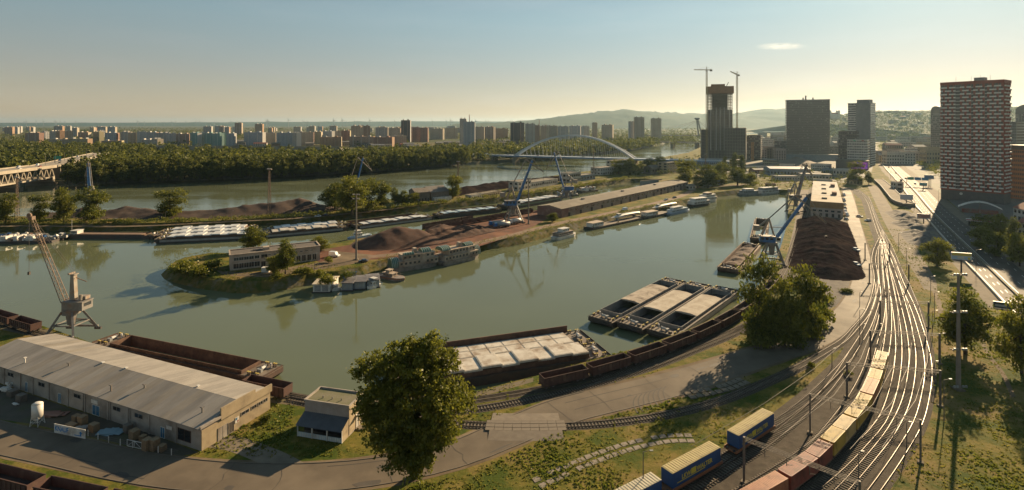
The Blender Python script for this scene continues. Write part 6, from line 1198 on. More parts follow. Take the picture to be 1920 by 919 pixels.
# other towers
def tower(p0,d0_,p1,d1_,ty,dep,label,glass=DG,band=SPN,nf=24,nv=0,name='office_tower',bh=.35,crown=0,top=SPN,curve=0,wallm=None):
    o,rz,L = place2(p0,d0_,p1,d1_); h = ZT(ty,(d0_+d1_)/2); t = thing(name,label,'tower',o,rz)
    if curve:
        n = 10; prof = [(L*.5-L*.5*math.cos(math.pi*i/n)*(1),h-curve+curve*math.sin(math.pi*i/n)**.6) for i in range(n+1)]; MB().yprism([(0,0),(L,0)]+prof[::-1],0,dep).build('body',glass,t)
    else: MB().bx(0,L,0,dep,0,h).build('body',glass,t)
    b_ = MB(); hh = h-curve; fh = hh/nf
    for f in range(nf): z = f*fh; b_.bx(-.35,L+.35,-.4,dep+.35,z+fh*(1-bh),z+fh)
    b_.build('floor_bands',band,t,stuff=True)
    vr = random.Random(int(p0)); pn = MB(); n0 = max(8,nv or 12)
    for _ in range(nf*3): f = vr.randrange(nf); i = vr.randrange(n0); pn.bx(L*(i+.12)/n0,L*(i+.88)/n0,-.07,.01,f*fh+fh*.08,f*fh+fh*(1-bh)-.15)
    pn.build('pale_lit_panes',M('painted_lit_pane',(.22,.20,.17),(.32,.29,.25),.08,.6),t,stuff=True)  # random paler panes: lit, reflecting glass painted in as colour for variation
    if nv: m = MB(); [m.bx(x-.18,x+.18,-.46,-.02,0,hh) for x in np.linspace(.3,L-.3,nv)]; m.build('mullions',band,t,stuff=True)
    if crown: MB().bx(L*.3,L*.95,dep*.2,dep*.8,h+.01,h+crown).build('roof_plant',top,t)
    return t,L,h
t,L,h = tower(1475,990,1556,962,188,32,'broad dark glass office tower with fine horizontal bands',BGL,M('bronze_band',(.16,.138,.122),(.13,.112,.10),.2,.4),34,34,bh=.42,crown=0); MB().bx(-.5,L+.5,-.5,.3,h-1,h+1.2).bx(-.5,.3,.3,32,h-1,h+1.2).bx(L-.3,L+.5,.3,32,h-1,h+1.2).build('crown_band',SPN,t)
for k,f in enumerate((.40,.46,.63)): MB().cyl((L*f,10,h),(L*f,10,h+(5,9,5)[k]),1.2,1.2,8).build('chimney',SPN,t)
MB().bx(-20,L+14,-16,-.6,0,9).build('podium',MT['bluegrey_wall'],t); MB().bx(-20,L+14,-16.3,-.6,9.003,10).build('podium_roof',ROOFG[0],t)
t,L,h = tower(1590,838,1632,815,193,24,'white striped residential tower right of the dark glass tower',DG,PW,28,0,'residential_tower',.45,0); MB().bx(L*.36,L*.92,4,20,h+.01,h+5).build('roof_plant',SPN,t); MB().bx(L*.36,L+.4,-.6,-.45,0,h).build('pale_facade_fin',SPN,t)
t,L,h = tower(1572,795,1606,780,246,22,'dark banded office building in front of the white striped tower',DG,M('brown_band',(.13,.105,.095),(.10,.085,.075),.2,.7),13,10,'office_building',.4)
t,L,h = tower(1589,780,1626,764,262,20,'pale banded office building with red signs below the white striped tower',DG,PW,11,12,'office_building',.42); [MB().bx(L*f,L*(f+.12),-.7,-.5,h-2.2,h-.6).build('roof_sign',mm,t) for f,mm in ((.3,M('sign_green',(.05,.3,.15),None,1,.5)),(.72,REDP),(.55,PW))]
o,rz,L = place2(1567,765,1628,742); t = thing('screen_podium','dark low podium with a glowing violet advertising screen','building',o,rz); MB().bx(0,L,0,26,0,12.5).build('wall',M('dark_podium',(.06,.055,.055),(.085,.075,.07),.3,.6),t); MB().bx(-.2,L+.2,-.2,26,12.503,13).build('roof',ROOFB,t)
sm_ = bpy.data.materials.new('violet_screen'); sm_.use_nodes = True; N_,L_ = sm_.node_tree.nodes,sm_.node_tree.links; em = N_.new('ShaderNodeEmission'); em.inputs[1].default_value = .22; tn = N_.new('ShaderNodeTexNoise'); tn.inputs['Scale'].default_value = .35; tn.inputs['Detail'].default_value = 3; rp = N_.new('ShaderNodeValToRGB'); rp.color_ramp.elements[0].position = .35; rp.color_ramp.elements[0].color = (.03,.03,.45,1); rp.color_ramp.elements[1].position = .62; rp.color_ramp.elements[1].color = (.42,.05,.38,1)
tcx = N_.new('ShaderNodeTexCoord'); L_.new(tcx.outputs['Object'],tn.inputs[0]); L_.new(tn.outputs[0],rp.inputs[0]); L_.new(rp.outputs[0],em.inputs[0]); L_.new(em.outputs[0],N_['Material Output'].inputs[0]); MB().bx(L*.5,L*.98,-.35,-.05,1.6,11).build('screen',sm_,t)
tower(1400,960,1426,948,254,24,'dark unfinished office block with orange hoist right of the construction podium',DG,M('brown_band',(.13,.105,.095),None),12,8,'office_building',.35)
tower(1452,1010,1476,1000,264,22,'dark framed office block left of the broad glass tower',DG,SPN,9,9,'office_building',.4); tower(1556,990,1573,985,274,22,'low dark office block between the glass tower and the banded offices',DG,SPN,7,6,'office_building',.4)
tower(1427,1150,1450,1140,262,22,'pale office slab beyond the dark unfinished block',DG,PW,9,6,'office_building',.5)
tower(1745,930,1765,918,199,24,'slim dark curved tower left of the red and white tower',DG,SPN,24,6,'office_tower',.25,curve=12); tower(1904,820,1945,800,196,26,'dark curved glass tower at the right picture edge',DG,SPN,26,8,'office_tower',.25,curve=14)
tower(1885,640,1906,630,228,20,'brown tower block behind the orange office block',BGL,SPN,20,8,'office_tower',.4); tower(1697,925,1735,910,278,16,'white low office slab left of the red tower',DG,PW,7,10,'office_building',.5)
tower(1722,900,1748,888,293,14,'brick building below the white office slab',DG,BRICK,4,6,'office_building',.6)
# tower under construction with its podium
o,rz,L = place2(1327,905,1374,893); t = thing('unfinished_tower','concrete tower under construction with open floors and brown formwork crown','tower',o,rz); h = ZT(172,900); dep = 30; n = 34
MB().bx(L*.2,L*.8,8,dep-8,0,h+8).build('core',SLABC,t)
for f in range(n): MB().bx(-.6 if f<24 else 0,L+.6 if f<24 else L,-.6 if f<24 else 0,dep,30+(h-30)*f/n,30+(h-30)*f/n+.45).build('floor_slab',SLABC,t)
m = MB(); [m.bx(x-.35,x+.35,y-.35,y+.35,0,h) for x in np.linspace(.8,L-.8,8) for y in (.8,dep-.8)]; m.build('columns',SLABC,t,stuff=True); MB().bx(.8,L-.8,1.4,dep-1.4,0,30+(h-30)*.66).build('facade_glass',DG,t); m = MB(); [m.bx(L*f-.5,L*f+.5,-.9,-.55,20,30+(h-30)*.7) for f in (.12,.34,.5,.66,.88)]; m.build('facade_strips',PW,t)
MB().bx(-1.6,L+1.6,-1.6,dep+1,h-3,h+9).build('formwork_screen',M('formwork',(.26,.14,.075),(.2,.11,.06),.3,.85),t); MB().bx(L*.15,L*.7,4,20,h+9,h+13).build('climbing_form',MT['formwork'],t); MB().bar((L*.75,8,h+9),(L*.85,8,h+16),1).build('placing_boom',HULLD,t)
for k,(a_,b_,y0,y1) in enumerate(((1315,1370,243,908),(1358,1398,240,885))):
    o,rz,L = place2(a_,y1,b_,y1-14); t = thing('unfinished_podium',('left','right')[k]+' brown concrete podium block under the unfinished tower','building',o,rz); h = ZT(y0,y1); n = 11; MB().bx(.5,L-.5,.8,34,0,h-.5).build('inner_wall',M('podium_inner',(.085,.07,.06),(.12,.095,.08),.1,.9),t)
    for f in range(n+1): MB().bx(0,L,0,35,h*f/n-.01,h*f/n+.5).build('floor_slab',SLABC,t)
    m = MB(); [m.bx(x-.3,x+.3,-.05,.5,0,h) for x in np.linspace(.3,L-.3,int(L/2.2))]; m.build('columns',SLABC,t,stuff=True); m = MB(); [m.bx(x-.3,x+.3,34.6,35.05,0,h) for x in np.linspace(.3,L-.3,12)]; [m.bx(L-.5,L+.05,y-.3,y+.3,0,h) for y in np.linspace(.5,34,14)]; m.build('side_columns',SLABC,t,stuff=True)
bld((1312,308),(1372,309),20,8,'pale site sheds in front of the unfinished podium','site shed','shed',M('site_blue',(.22,.27,.32),(.3,.28,.25),.3,.8),'flat',ROOFG[0],2,16,.5,.4,.3); bld((1380,313),(1398,312),12,10,'orange framed site block right of the unfinished podium','site_block','building',PLASTY,'flat',ROOFG[3],3,6,.5,.45,.3)
def towercrane(px,d_,ty,jl,jr,label,tilt=0):
    p = GD(px,d_); h = ZT(ty,d_); t = thing('tower_crane',label,'crane',p,0,'tower cranes'); YC = M('crane_yellow',(.36,.27,.12),(.28,.21,.10),1,.7); m = MB(); lattice(m,(0,0,0),(0,0,h),2.0,2.0,36,.32); m.build('mast',YC,t)
    j = MB(); lattice(j,(0,0,h+1),(jl,0,h+1+tilt),1.8,1.0,10,.3); j.build('jib',YC,t); j = MB(); lattice(j,(0,0,h+1),(jr,0,h+1-tilt*.3),1.8,1.6,3,.3); j.build('counter_jib',YC,t); MB().bx(min(jr,jr*.6),max(jr,jr*.6),-1,1,h-1.5,h+1).build('counterweight',SLABC,t); MB().bar((0,0,h+1),(0,0,h+6),.8).bar((0,0,h+6),(jl*.7,0,h+1.8+tilt*.7),.15).bar((0,0,h+6),(jr*.9,0,h+2),.15).build('apex',YC,t); MB().bx(-.9,.9,-2.2,-.9,h-1.5,h+.6).build('cab',WHITE,t)
towercrane(1325,886,132,-21,9,'left tower crane rising beside the unfinished tower'); towercrane(1382,880,141,-11,4,'right tower crane with raised jib beside the unfinished tower',5)
t = thing('builders_hoist','orange builders hoist on the dark unfinished block','hoist',GD(1411,940)); m = MB(); lattice(m,(0,0,0),(0,0,32),3,3,10,.35); m.build('frame',M('hoist_orange',(.5,.25,.08),None,1,.7),t)
# canopy, fuel station roof, villas under the red tower
t = thing('arched_canopy','white curved canopy over the terrace at the foot of the red tower','canopy',G(1797,398),R(-38)); n = 12; Lc = 24; prof = [(Lc*i/n,3.2+5.2*math.sin(math.pi*(i+.8)/(n+1.6))) for i in range(n+1)]
MB().yprism(prof+[(x,z-.35) for x,z in prof[::-1]],0,9).build('shell',WHITE,t,True); [MB().bx(x-.15,x+.15,y,y+.3,0,z).build('post',STEEL,t) for x,z in ((1,4),(Lc-1,3.6),(Lc*.5,7.6)) for y in (1,8)]; MB().bx(2,Lc-2,1.5,8,0,2.6).build('terrace_kiosk',M('terrace',(.2,.06,.05),(.15,.12,.1),.5,.9),t)
t = thing('fuel_canopy','red and white flat canopy beside the highway','canopy',G(1812,424),R(-38)); MB().bx(0,19,0,7,3.6,4.0).build('slab',WHITE,t); MB().bx(-.1,19.1,-.1,0,3.9,4.5).build('red_fascia',REDP,t); [MB().bx(x,x+.3,3,3.3,0,3.6).build('post',WHITE,t) for x in (2,9,16)]; MB().bx(1,18,2,6,0,2.8).build('shop',GLASS,t)
bld((1900,412),(1948,425),14,8.5,'cream villa with red hipped roof at the right picture edge','villa','villa',WR,'gable',M('red_tiles',(.27,.085,.05),(.21,.07,.045),.6,.85),2,6,top=4); bld((1908,440),(1950,452),12,8,'ochre house with red roof below the villa at the right edge','house','house',PLASTY,'gable',MT['red_tiles'],2,5,top=3.5)
# ramp, signs and billboards by the highway
rp_ = spline(poly([(1646,340),(1660,352),(1674,368),(1688,382),(1704,388)]),4); t = thing('ramp','white walled sloping ramp between the concrete strip and the highway','ramp'); MB().sweep(rp_,9,0,2.4).build('body',CONC,t); MB().sweep(rp_,.4,2.4,3.0,off=4.4).build('parapet',MT['parapet_pale'],t); MB().sweep(rp_,.4,2.4,3.0,off=-4.4).build('parapet',MT['parapet_pale'],t)
bld((1670,356),(1680,358),7,8,'small white square hut beside the ramp','hut','hut',WR,'flat',ROOFB,2,2)
def billboard(px,by,h,w,bh,label,cols,rz=-.35):
    t = thing('billboard',label,'billboard',G(px,by),rz,'roadside billboards'); MB().cyl((0,.3,0),(0,.3,h),.35,.3,8).build('post',HULLD,t); MB().bx(-w/2,w/2,0,.35,h,h+bh).build('panel',WHITE,t)
    for k,(x0,x1,z0_,z1_,c) in enumerate(cols): MB().bx(-w/2+w*x0,-w/2+w*x1,-.04-.004*k,-.002,h+bh*z0_,h+bh*z1_).build('poster_field',M('poster_%s'%label[:7]+str(k),c,None,1,.6),t)
    MB().bx(-w/2,w/2,-.9,0,h-.25,h-.1).build('catwalk',CAT,t)
billboard(1803,515,6.4,7.2,3.0,'billboard with yellow and blue poster at the highway edge',[(.02,.98,.55,.95,(.45,.36,.08)),(.02,.98,.05,.52,(.30,.40,.48)),(.3,.62,.15,.45,(.5,.48,.4)),(.8,.93,.1,.4,(.5,.42,.05))])
billboard(1700,386,5,8.5,4,'pale blank billboard above the rubble heaps',[(.03,.97,.06,.94,(.42,.42,.42))]); billboard(1732,420,3.5,7,3,'small reddish billboard beside the highway parapet',[(.05,.95,.1,.9,(.35,.18,.13))],-.5); billboard(1742,350,8,8,4,'dark blue billboard before the red tower',[(.03,.97,.06,.94,(.08,.16,.28))],-.6); billboard(1731,356,4,6,3,'teal billboard left of the dark blue one',[(.03,.97,.06,.94,(.07,.24,.28))],-.6); billboard(1880,590,2,5,2.2,'low dark billboard below the highway parapet',[(.03,.97,.06,.94,(.04,.05,.05)),(.1,.7,.3,.6,(.3,.3,.3))],-.5)
t = thing('road_sign_gantry','blue and green direction sign gantry over the highway','sign gantry',G(1700,348),-.6); [MB().bx(x-.2,x+.2,-.2,.2,0,8).build('post',CAT,t) for x in (0,20)]; MB().bx(0,20,-.15,.15,7.4,7.8).build('beam',CAT,t); [MB().bx(x,x+5.5,-.35,-.16,6.2,9.2).build('sign_panel',M('sign_'+str(k),c,None,1,.5),t) for k,(x,c) in enumerate(((.5,(.02,.22,.15)),(6.5,(.03,.16,.32)),(12.5,(.03,.16,.32))))]
# ---------------------------------------------------------------- downtown and hillside houses
WM = [WR,PLASTY,PLAST,CR2,M('pinkish_render',(.42,.33,.28),None),SPN,M('brown_render',(.22,.17,.13),(.17,.13,.10),.3,.9)]; rng = random.Random(41); RT = [M('red_tiles',(.27,.085,.05),None),ROOFB,ROOFG[0],ROOFG[2]]
def city(n,p0,p1,d0_,d1_,h0,h1,label,group,w0=20,w1=48,zf=None):
    for _ in range(n):
        d_ = d0_*(d1_/d0_)**rng.random(); px = rng.uniform(p0,p1); w = rng.uniform(w0,w1); da = w/d_*F; th = rng.uniform(-.25,.1); z = zf(px,d_) if zf else 0
        bld((px,0),(px+da,0),rng.uniform(12,22),rng.uniform(h0,h1),label,'city_building','building',rng.choice(WM),rng.choice(('flat','gable','flat')),rng.choice(RT),rng.randint(3,6),max(4,int(w/4)),.5,.5,.25,group,d=(d_,d_*(1+th*w/d_)),top=rng.uniform(1,4),z=z)
city(34,1640,1752,820,2300,10,24,'building among the dense old town roofs left of the red tower','old town buildings left of the red tower'); city(22,1398,1474,1150,2600,12,24,'building among the sunlit riverside streets behind the construction site','riverside street buildings'); city(10,1556,1590,1050,2300,12,22,'old town building seen between the glass tower and the banded offices','old town buildings between the towers'); city(8,1893,1925,900,2000,12,26,'old town building right of the red tower','old town buildings right of the red tower'); city(12,1420,1470,950,1100,10,22,'lower block at the foot of the broad glass tower','blocks at the foot of the glass tower',16,30)
# hills
HILL = M('forest_hill',(.028,.044,.018),(.044,.058,.024),.004,.95,bump=.0,c3=(.075,.08,.035),s3=.0012,spec=.1)
def hill(pts, d_, dep, label, seed=0, n=90, rows=14):
    xs = np.linspace(pts[0][0],pts[-1][0],n); ys = np.interp(xs,[p[0] for p in pts],[p[1] for p in pts]); r = np.random.default_rng(seed); V = []; ker = np.ones(5)/5; jit = np.convolve(r.normal(size=n+4),ker,'valid')*.45; J = r.normal(size=(rows+1,n))
    for j in range(rows+1):
        f = j/rows; dd = d_-dep*(1-f)
        for i in range(n): zt_ = max(0,ZT(ys[i]+jit[i]*.5,d_)); z = zt_*(math.sin(f*math.pi/2)**1.1)*(1+.05*J[j,i]*(f<1)); V.append((((xs[i]-960)/F*d_),dd,z-1.0 if j else -2))
    m = MB().add(V,[(j*n+i,j*n+i+1,(j+1)*n+i+1,(j+1)*n+i) for j in range(rows) for i in range(n-1)]); b0 = len(m.v); m.v += [(V[rows*n+i][0]*1.12,d_+dep,-2) for i in range(n)]; [(m.f.append((rows*n+i,rows*n+i+1,b0+i+1,b0+i)),m.m.append(0)) for i in range(n-1)]
    return struct(m.build('hills',HILL,None,True))
hill([(860,232),(930,230),(990,226),(1040,220),(1090,214),(1130,209),(1165,207),(1200,209),(1250,212),(1300,214),(1350,216),(1385,212),(1400,209),(1425,205),(1455,206),(1480,210),(1530,218),(1600,226),(1680,231)],9000,2200,'',1)
hill([(1500,231),(1540,225),(1556,220),(1575,217),(1600,215),(1640,211),(1685,210),(1730,209),(1765,212),(1800,208),(1850,204),(1900,204),(1940,203),(2000,204),(2100,212),(2300,222)],3300,1300,'',2)
hill([(-700,231),(-300,230.2),(0,230.6),(200,230),(420,229.6),(600,228.5),(760,228),(900,227.5),(1000,229),(1100,231)],16000,2500,'',3)
def hz2(px,d_): f = max(0,min(1,(d_-2000)/1300)); y_ = np.interp(px,[1500,1556,1640,1765,1850,2000],[231,220,211,212,204,204]); return max(0,ZT(y_,3300))*math.sin(f*math.pi/2)**1.1-1.5
city(46,1560,1762,2150,3150,8,14,'pale villa on the wooded hillside behind the old town','hillside villas',14,30,hz2); city(8,1895,1930,2150,3100,8,14,'pale villa on the hillside right of the red tower','hillside villas on the right',14,30,hz2)
N = 4200; px = r.uniform(1500,2000,N); d = r.uniform(2050,3280,N); ps = np.stack([(px-960)/F*d,d],1); o = mass('hillside_woodland',ps,r.uniform(9,15,N),12,20,'dark trees covering the city hillside',LEAFD,1.1)
co = np.empty(len(o.data.vertices)*3,np.float32); o.data.vertices.foreach_get('co',co); co = co.reshape(-1,3); co[:,2] += np.repeat(0,len(co))+np.array([hz2(960+F*x/y,y) for x,y in co[::4,:2]]).repeat(4); o.data.vertices.foreach_set('co',co.ravel()); o.data.update()
N = 160; px = r.uniform(1400,1590,N); d = np.exp(r.uniform(math.log(520),math.log(760),N)); ps = np.stack([(px-960)/F*d,d],1); mass('site_greenery',ps,r.uniform(2.5,7,N),18,72,'scattered bushes around the construction site',LEAF,1.2)
N = 420; px = r.uniform(1640,1762,N); d = np.exp(r.uniform(math.log(560),math.log(2200),N)); sel = [(p_-960)/F*q for p_,q in zip(px,d)]; ps = np.stack([sel,d],1); hwp = np.array([[p.x,p.y] for p in HWA+HWC]); ok = np.array([np.hypot(hwp[:,0]-x,hwp[:,1]-y).min()>24 for x,y in ps]); mass('city_greenery',ps[ok],r.uniform(5,11,ok.sum()),13,64,'rough green bushes and trees between the highway and the old town',LEAF,1.2)
N = 170; px = r.uniform(1150,1318,N); py = np.interp(px,[1150,1240,1318],[320,303,296])+r.random(N)*np.interp(px,[1150,1240,1318],[10,26,34]); d = CZ*F/(py-HZ); ps = np.stack([(px-960)/F*d,d],1); mass('harbour_end_greenery',ps,r.uniform(4,10,N),19,72,'loose trees and bushes between the arch bridge and the harbour end',LEAFW,1.0)
# castle on its hill
p = GD(1563,2700); z = ZT(221,2700); t = thing('castle','pale four-towered castle on the hilltop right of the glass tower','castle',Vector((p.x,p.y,z-6)),-.3); w = 38; MB().bx(-w/2,w/2,-w/2,w/2,0,24).build('keep',WR,t); MB().prism([(-w/2,-w/2),(w/2,-w/2),(w/2,w/2),(-w/2,w/2)],24.003,32,inset=[(-w/3,-w/3),(w/3,-w/3),(w/3,w/3),(-w/3,w/3)]).build('roof',MT['red_tiles'],t)
for sx_ in (-1,1):
    for sy in (-1,1): b_ = MB().bx(sx_*w/2-4,sx_*w/2+4,sy*w/2-4,sy*w/2+4,0,38).build('corner_tower',WR,t); MB().prism([(sx_*w/2-4,sy*w/2-4),(sx_*w/2+4,sy*w/2-4),(sx_*w/2+4,sy*w/2+4),(sx_*w/2-4,sy*w/2+4)],38.01,44,inset=[(sx_*w/2-1,sy*w/2-1),(sx_*w/2+1,sy*w/2-1),(sx_*w/2+1,sy*w/2+1),(sx_*w/2-1,sy*w/2+1)]).build('spire',ROOFB,b_)
# ---------------------------------------------------------------- bridges
ABR = M('bridge_pale_blue',(.42,.46,.50),(.36,.40,.44),.1,.4); ABD = M('bridge_blue_side',(.14,.20,.30),(.11,.16,.25),.1,.5)
o,rz,L = place2(968,932,1190,846); t = thing('arch_bridge','steel arch bridge with two leaning pale ribs across the river','bridge',o,rz); zd = 10.0; nseg = 28
MB().bx(-190,345,-9,9,zd-1.3,zd).build('deck',ABR,t); [MB().bx(-190,345,y-.25,y+.25,zd-2.6,zd-.4).build('edge_girder',ABD,t) for y in (-9.3,9.3)]; m = MB(); [m.bx(-190+k*5,-190+k*5+.2,s_*9.2-.1,s_*9.2+.1,zd,zd+1.2) for k in range(107) for s_ in (-1,1)]; [m.bx(-190,345,s_*9.2-.08,s_*9.2+.08,zd+1.1,zd+1.25) for s_ in (-1,1)]; m.build('railing',ABR,t)
def arch(s_,f): return Vector((L*f,s_*(9.0-5.6*4*f*(1-f)),zd-.5+36*4*f*(1-f)))
for s_ in (-1,1):
    rb = MB(); [rb.bar(arch(s_,i/nseg),arch(s_,(i+1)/nseg),1.9,2.6) for i in range(nseg)]; rb_ = rb.build('arch_rib',ABR,t); hg = MB()
    for i in range(2,nseg-1): q = arch(s_,i/nseg); hg.cyl(q,(q.x+3,s_*8.6,zd),.14,.14,4)
    hg.build('hangers',ABR,t,stuff=True)
[MB().bar(arch(-1,f),arch(1,f),.9).build('cross_strut',ABR,t) for f in (.22,.3,.38,.46,.54,.62,.7,.78)]
for x,wd in ((0,7),(-42,5),(-95,4),(L,8)): MB().prism([(x-wd*.35,-10),(x+wd*.35,-10),(x+wd*.35,10),(x-wd*.35,10)],-5,zd-1.3,inset=[(x-wd*.5,-8.5),(x+wd*.5,-8.5),(x+wd*.5,8.5),(x-wd*.5,8.5)]).build('pier',CONC,t)
[MB().bx(x-.7,x+.7,-5,5,0,zd-1.3).build('approach_pier',CONC,t) for x in (L+28,L+55,L+82,L+109)]; [MB().cyl((x,s_*9.4,zd),(x,s_*9.4,zd+9),.15,.1,5).build('lamp_post',CAT,t) for x in range(-180,340,34) for s_ in (-1,1)]
for k,(x,c) in enumerate(((-60,'white'),(-20,'dark'),(40,'red'),(75,'white'),(120,'silver'),(150,'dark'),(230,'white'),(260,'white'))): q = Vector((x,(-3,3)[k%2],zd)); q.rotate(Matrix.Rotation(rz,3,'Z')); place(c,o+q,rz,'small vehicle crossing the steel arch bridge','vehicles on the arch bridge',k%3==0,'car')
# truss motorway bridge at the left
p0,p1,p2 = GD(0,535),GD(80,600),GD(180,830); dr = (p1-p0).normalized(); st = p0-dr*110; L = (p1-st).length; rz = math.atan2(dr.y,dr.x); t = thing('truss_bridge','long truss motorway bridge with traffic entering from the left','bridge',Vector((st.x,st.y,0)),rz); BC = M('bridge_concrete',(.36,.31,.24),(.28,.24,.18),.15,.8,c3=(.22,.18,.13),s3=.05)
zt_ = 16.0; MB().bx(0,L,-13,13,zt_,zt_+1.6).build('deck',BC,t); [MB().bx(0,L,y-.5,y+.5,zt_-.6,zt_+2.6).build('edge_beam',BC,t) for y in (-13.4,13.4)]; [MB().bx(0,L,y-.8,y+.8,zt_-12,zt_-10.4).build('bottom_chord',BC,t) for y in (-11,11)]; MB().bx(0,L,-10.2,10.2,zt_-11.8,zt_-11).build('lower_deck',BC,t)
n = int(L/9)
for y in (-11,11):
    for i in range(n): MB().bar((L*i/n,y,zt_-11),(L*(i+.5)/n,y,zt_-.2),.8).bar((L*(i+.5)/n,y,zt_-.2),(L*(i+1)/n,y,zt_-11),.8).build('truss_diagonal',BC,t)
for x in (117,L-2): MB().bx(x-3,x+3,-14,14,-5,-.2).build('pier_base',CONC,t); MB().bx(x-1.8,x+1.8,-12,12,-.2,zt_-12).build('pier',BC,t)
d2 = p2-p1; rz2 = math.atan2(d2.y,d2.x); L2 = d2.length; t = thing('motorway_viaduct','concrete motorway viaduct running into the wood behind the truss bridge','viaduct',Vector((p1.x,p1.y,0)),rz2); MB().bx(0,L2+50,-13,13,zt_,zt_+1.2).build('deck',BC,t); [MB().bx(0,L2+50,y-.3,y+.3,zt_-.2,zt_+1.9).build('edge_beam',BC,t) for y in (-13.4,13.4)]; [MB().bx(x-1,x+1,-9,9,0,zt_).build('pier',BC,t) for x in range(30,int(L2)+45,34)]
[MB().cyl((x,0,zt_+1.6),(x,0,zt_+12),.2,.12,6).bar((-1.5+x,0,zt_+12),(1.5+x,0,zt_+12),.2).build('lamp_post',CAT,t) for x in range(10,int(L2)+45,38)]
gt = thing('motorway_sign','green direction sign over the motorway viaduct','road sign',p1.lerp(p2,.22)+Vector((0,0,zt_+1.6)),rz2-1.2); MB().bx(-3.5,3.5,-.2,.2,4.5,8).build('sign_panel',M('sign_0',(.02,.22,.15),None),gt); [MB().bx(x-.2,x+.2,-.1,.3,0,4.5).build('post',CAT,gt) for x in (-3,3)]
for k in range(12):
    f = k/12; q = (p0-dr*30).lerp(p1,min(1,f*2)) if f<.5 else p1.lerp(p2,(f-.5)*2); u = Vector((dr.y,-dr.x,0))*(5 if k%2 else -6); place(('white','dark','blue','white','silver','red')[k%6],q+u+Vector((0,0,zt_+1.61)),rz if f<.5 else rz2,'vehicle on the truss motorway bridge and its viaduct','vehicles on the motorway bridge',k%2==0,'car')
# old bridge and slanted pylon bridge far upstream
o,rz,L = place2(1185,1640,1322,1500); t = thing('old_bridge','low old bridge far upstream with one stone pier in view','bridge',o,rz); MB().bx(-10,L,-6,6,9,11).build('deck',M('dark_bridge',(.12,.11,.11),None,1,.7),t); [MB().bx(L*f-4,L*f+4,-8,8,-5,9).build('pier',CONC,t) for f in (.15,.58,.9)]; m = MB(); lattice(m,(-10,6,12.5),(L,6,12.5),3,3,30,.5); m.build('truss_side',MT['dark_bridge'],t)
p = GD(1314,2250); t = thing('bridge_pylon','slanted bridge pylon with a round restaurant on top far upstream','bridge',Vector((p.x,p.y,0))); zt2 = ZT(224,2250); [MB().bar((s_*8,0,0),(-15+s_*2,0,zt2),5).build('pylon_leg',SPN,t) for s_ in (-1,1)]; MB().cyl((-15,0,zt2-1),(-15,0,zt2+4),8,13,16).cyl((-15,0,zt2+4),(-15,0,zt2+7),13,9,16).build('saucer',DG,t); MB().bx(-260,120,-8,8,14,17).build('deck',MT['dark_bridge'],t); [MB().bar((-15,0,zt2-4),(x,0,16),.8).build('stay_cable',SPN,t) for x in (-240,-170,-110,60,100)]
# ---------------------------------------------------------------- the housing estate across the river
PC = {'grey':(.34,.33,.32),'white':(.41,.39,.355),'orange':(.38,.24,.15),'brown':(.32,.23,.18),'yellow':(.39,.33,.20),'cream':(.42,.35,.26),'teal':(.22,.34,.31),'bluegrey':(.33,.36,.39),'beige':(.42,.34,.26),'red':(.29,.17,.13),'dark':(.09,.09,.10)}
def block(x0,x1,ty,d_,col,label,endc=None,th=.0,dep=14,cells=2.9,grp='panel blocks of the housing estate',by=None):
    mt = M('panel_'+col,PC[col],tuple(q*.85 for q in PC[col]),.05,.85); da = GD(x0,d_); db = GD(x1,d_*(1+th)); v = db-da; h = max(8,ZT(ty,d_)); L = v.length; t = thing('panel_block',label,'apartment block',Vector((da.x,da.y,0)),math.atan2(v.y,v.x),grp)
    MB().bx(0,L,0,dep,0,h).build('wall',mt,t); nf = max(3,int(h/3)); nc = max(4,int(L/3.6)); g_ = MB(); b_ = MB()
    for f in range(nf):
        for i in range(nc): g_.bx(L*(i+.28)/nc,L*(i+.7)/nc,-.07,.02,h*(f+.38)/nf,h*(f+.78)/nf)
        for k in range(3): g_.bx(L-.02,L+.07,dep*(k+.3)/3,dep*(k+.7)/3,h*(f+.35)/nf,h*(f+.82)/nf)
    g_.build('windows',GLASS,t,stuff=True); s_ = max(2,int(L/22))
    for k in range(s_): MB().bx(L*(k+.35)/s_,L*(k+.6)/s_,dep*.25,dep*.75,h+.01,h+3).build('stair_head',mt if k%2 else M('panel_white',PC['white'],None),t)
    if endc: MB().bx(L+.08,L+.4,0,dep,0,h).build('end_wall',M('panel_'+endc,PC[endc],tuple(q*.85 for q in PC[endc]),.05,.85),t)
    for k in range(s_): MB().bx(L*(k+.45)/s_,L*(k+.5)/s_,-.5,-.08,0,h).build('stair_strip',M('panel_'+('white' if col in ('teal','bluegrey','grey','brown') else 'brown'),PC['white' if col in ('teal','bluegrey','grey','brown') else 'brown'],None),t)
    return t
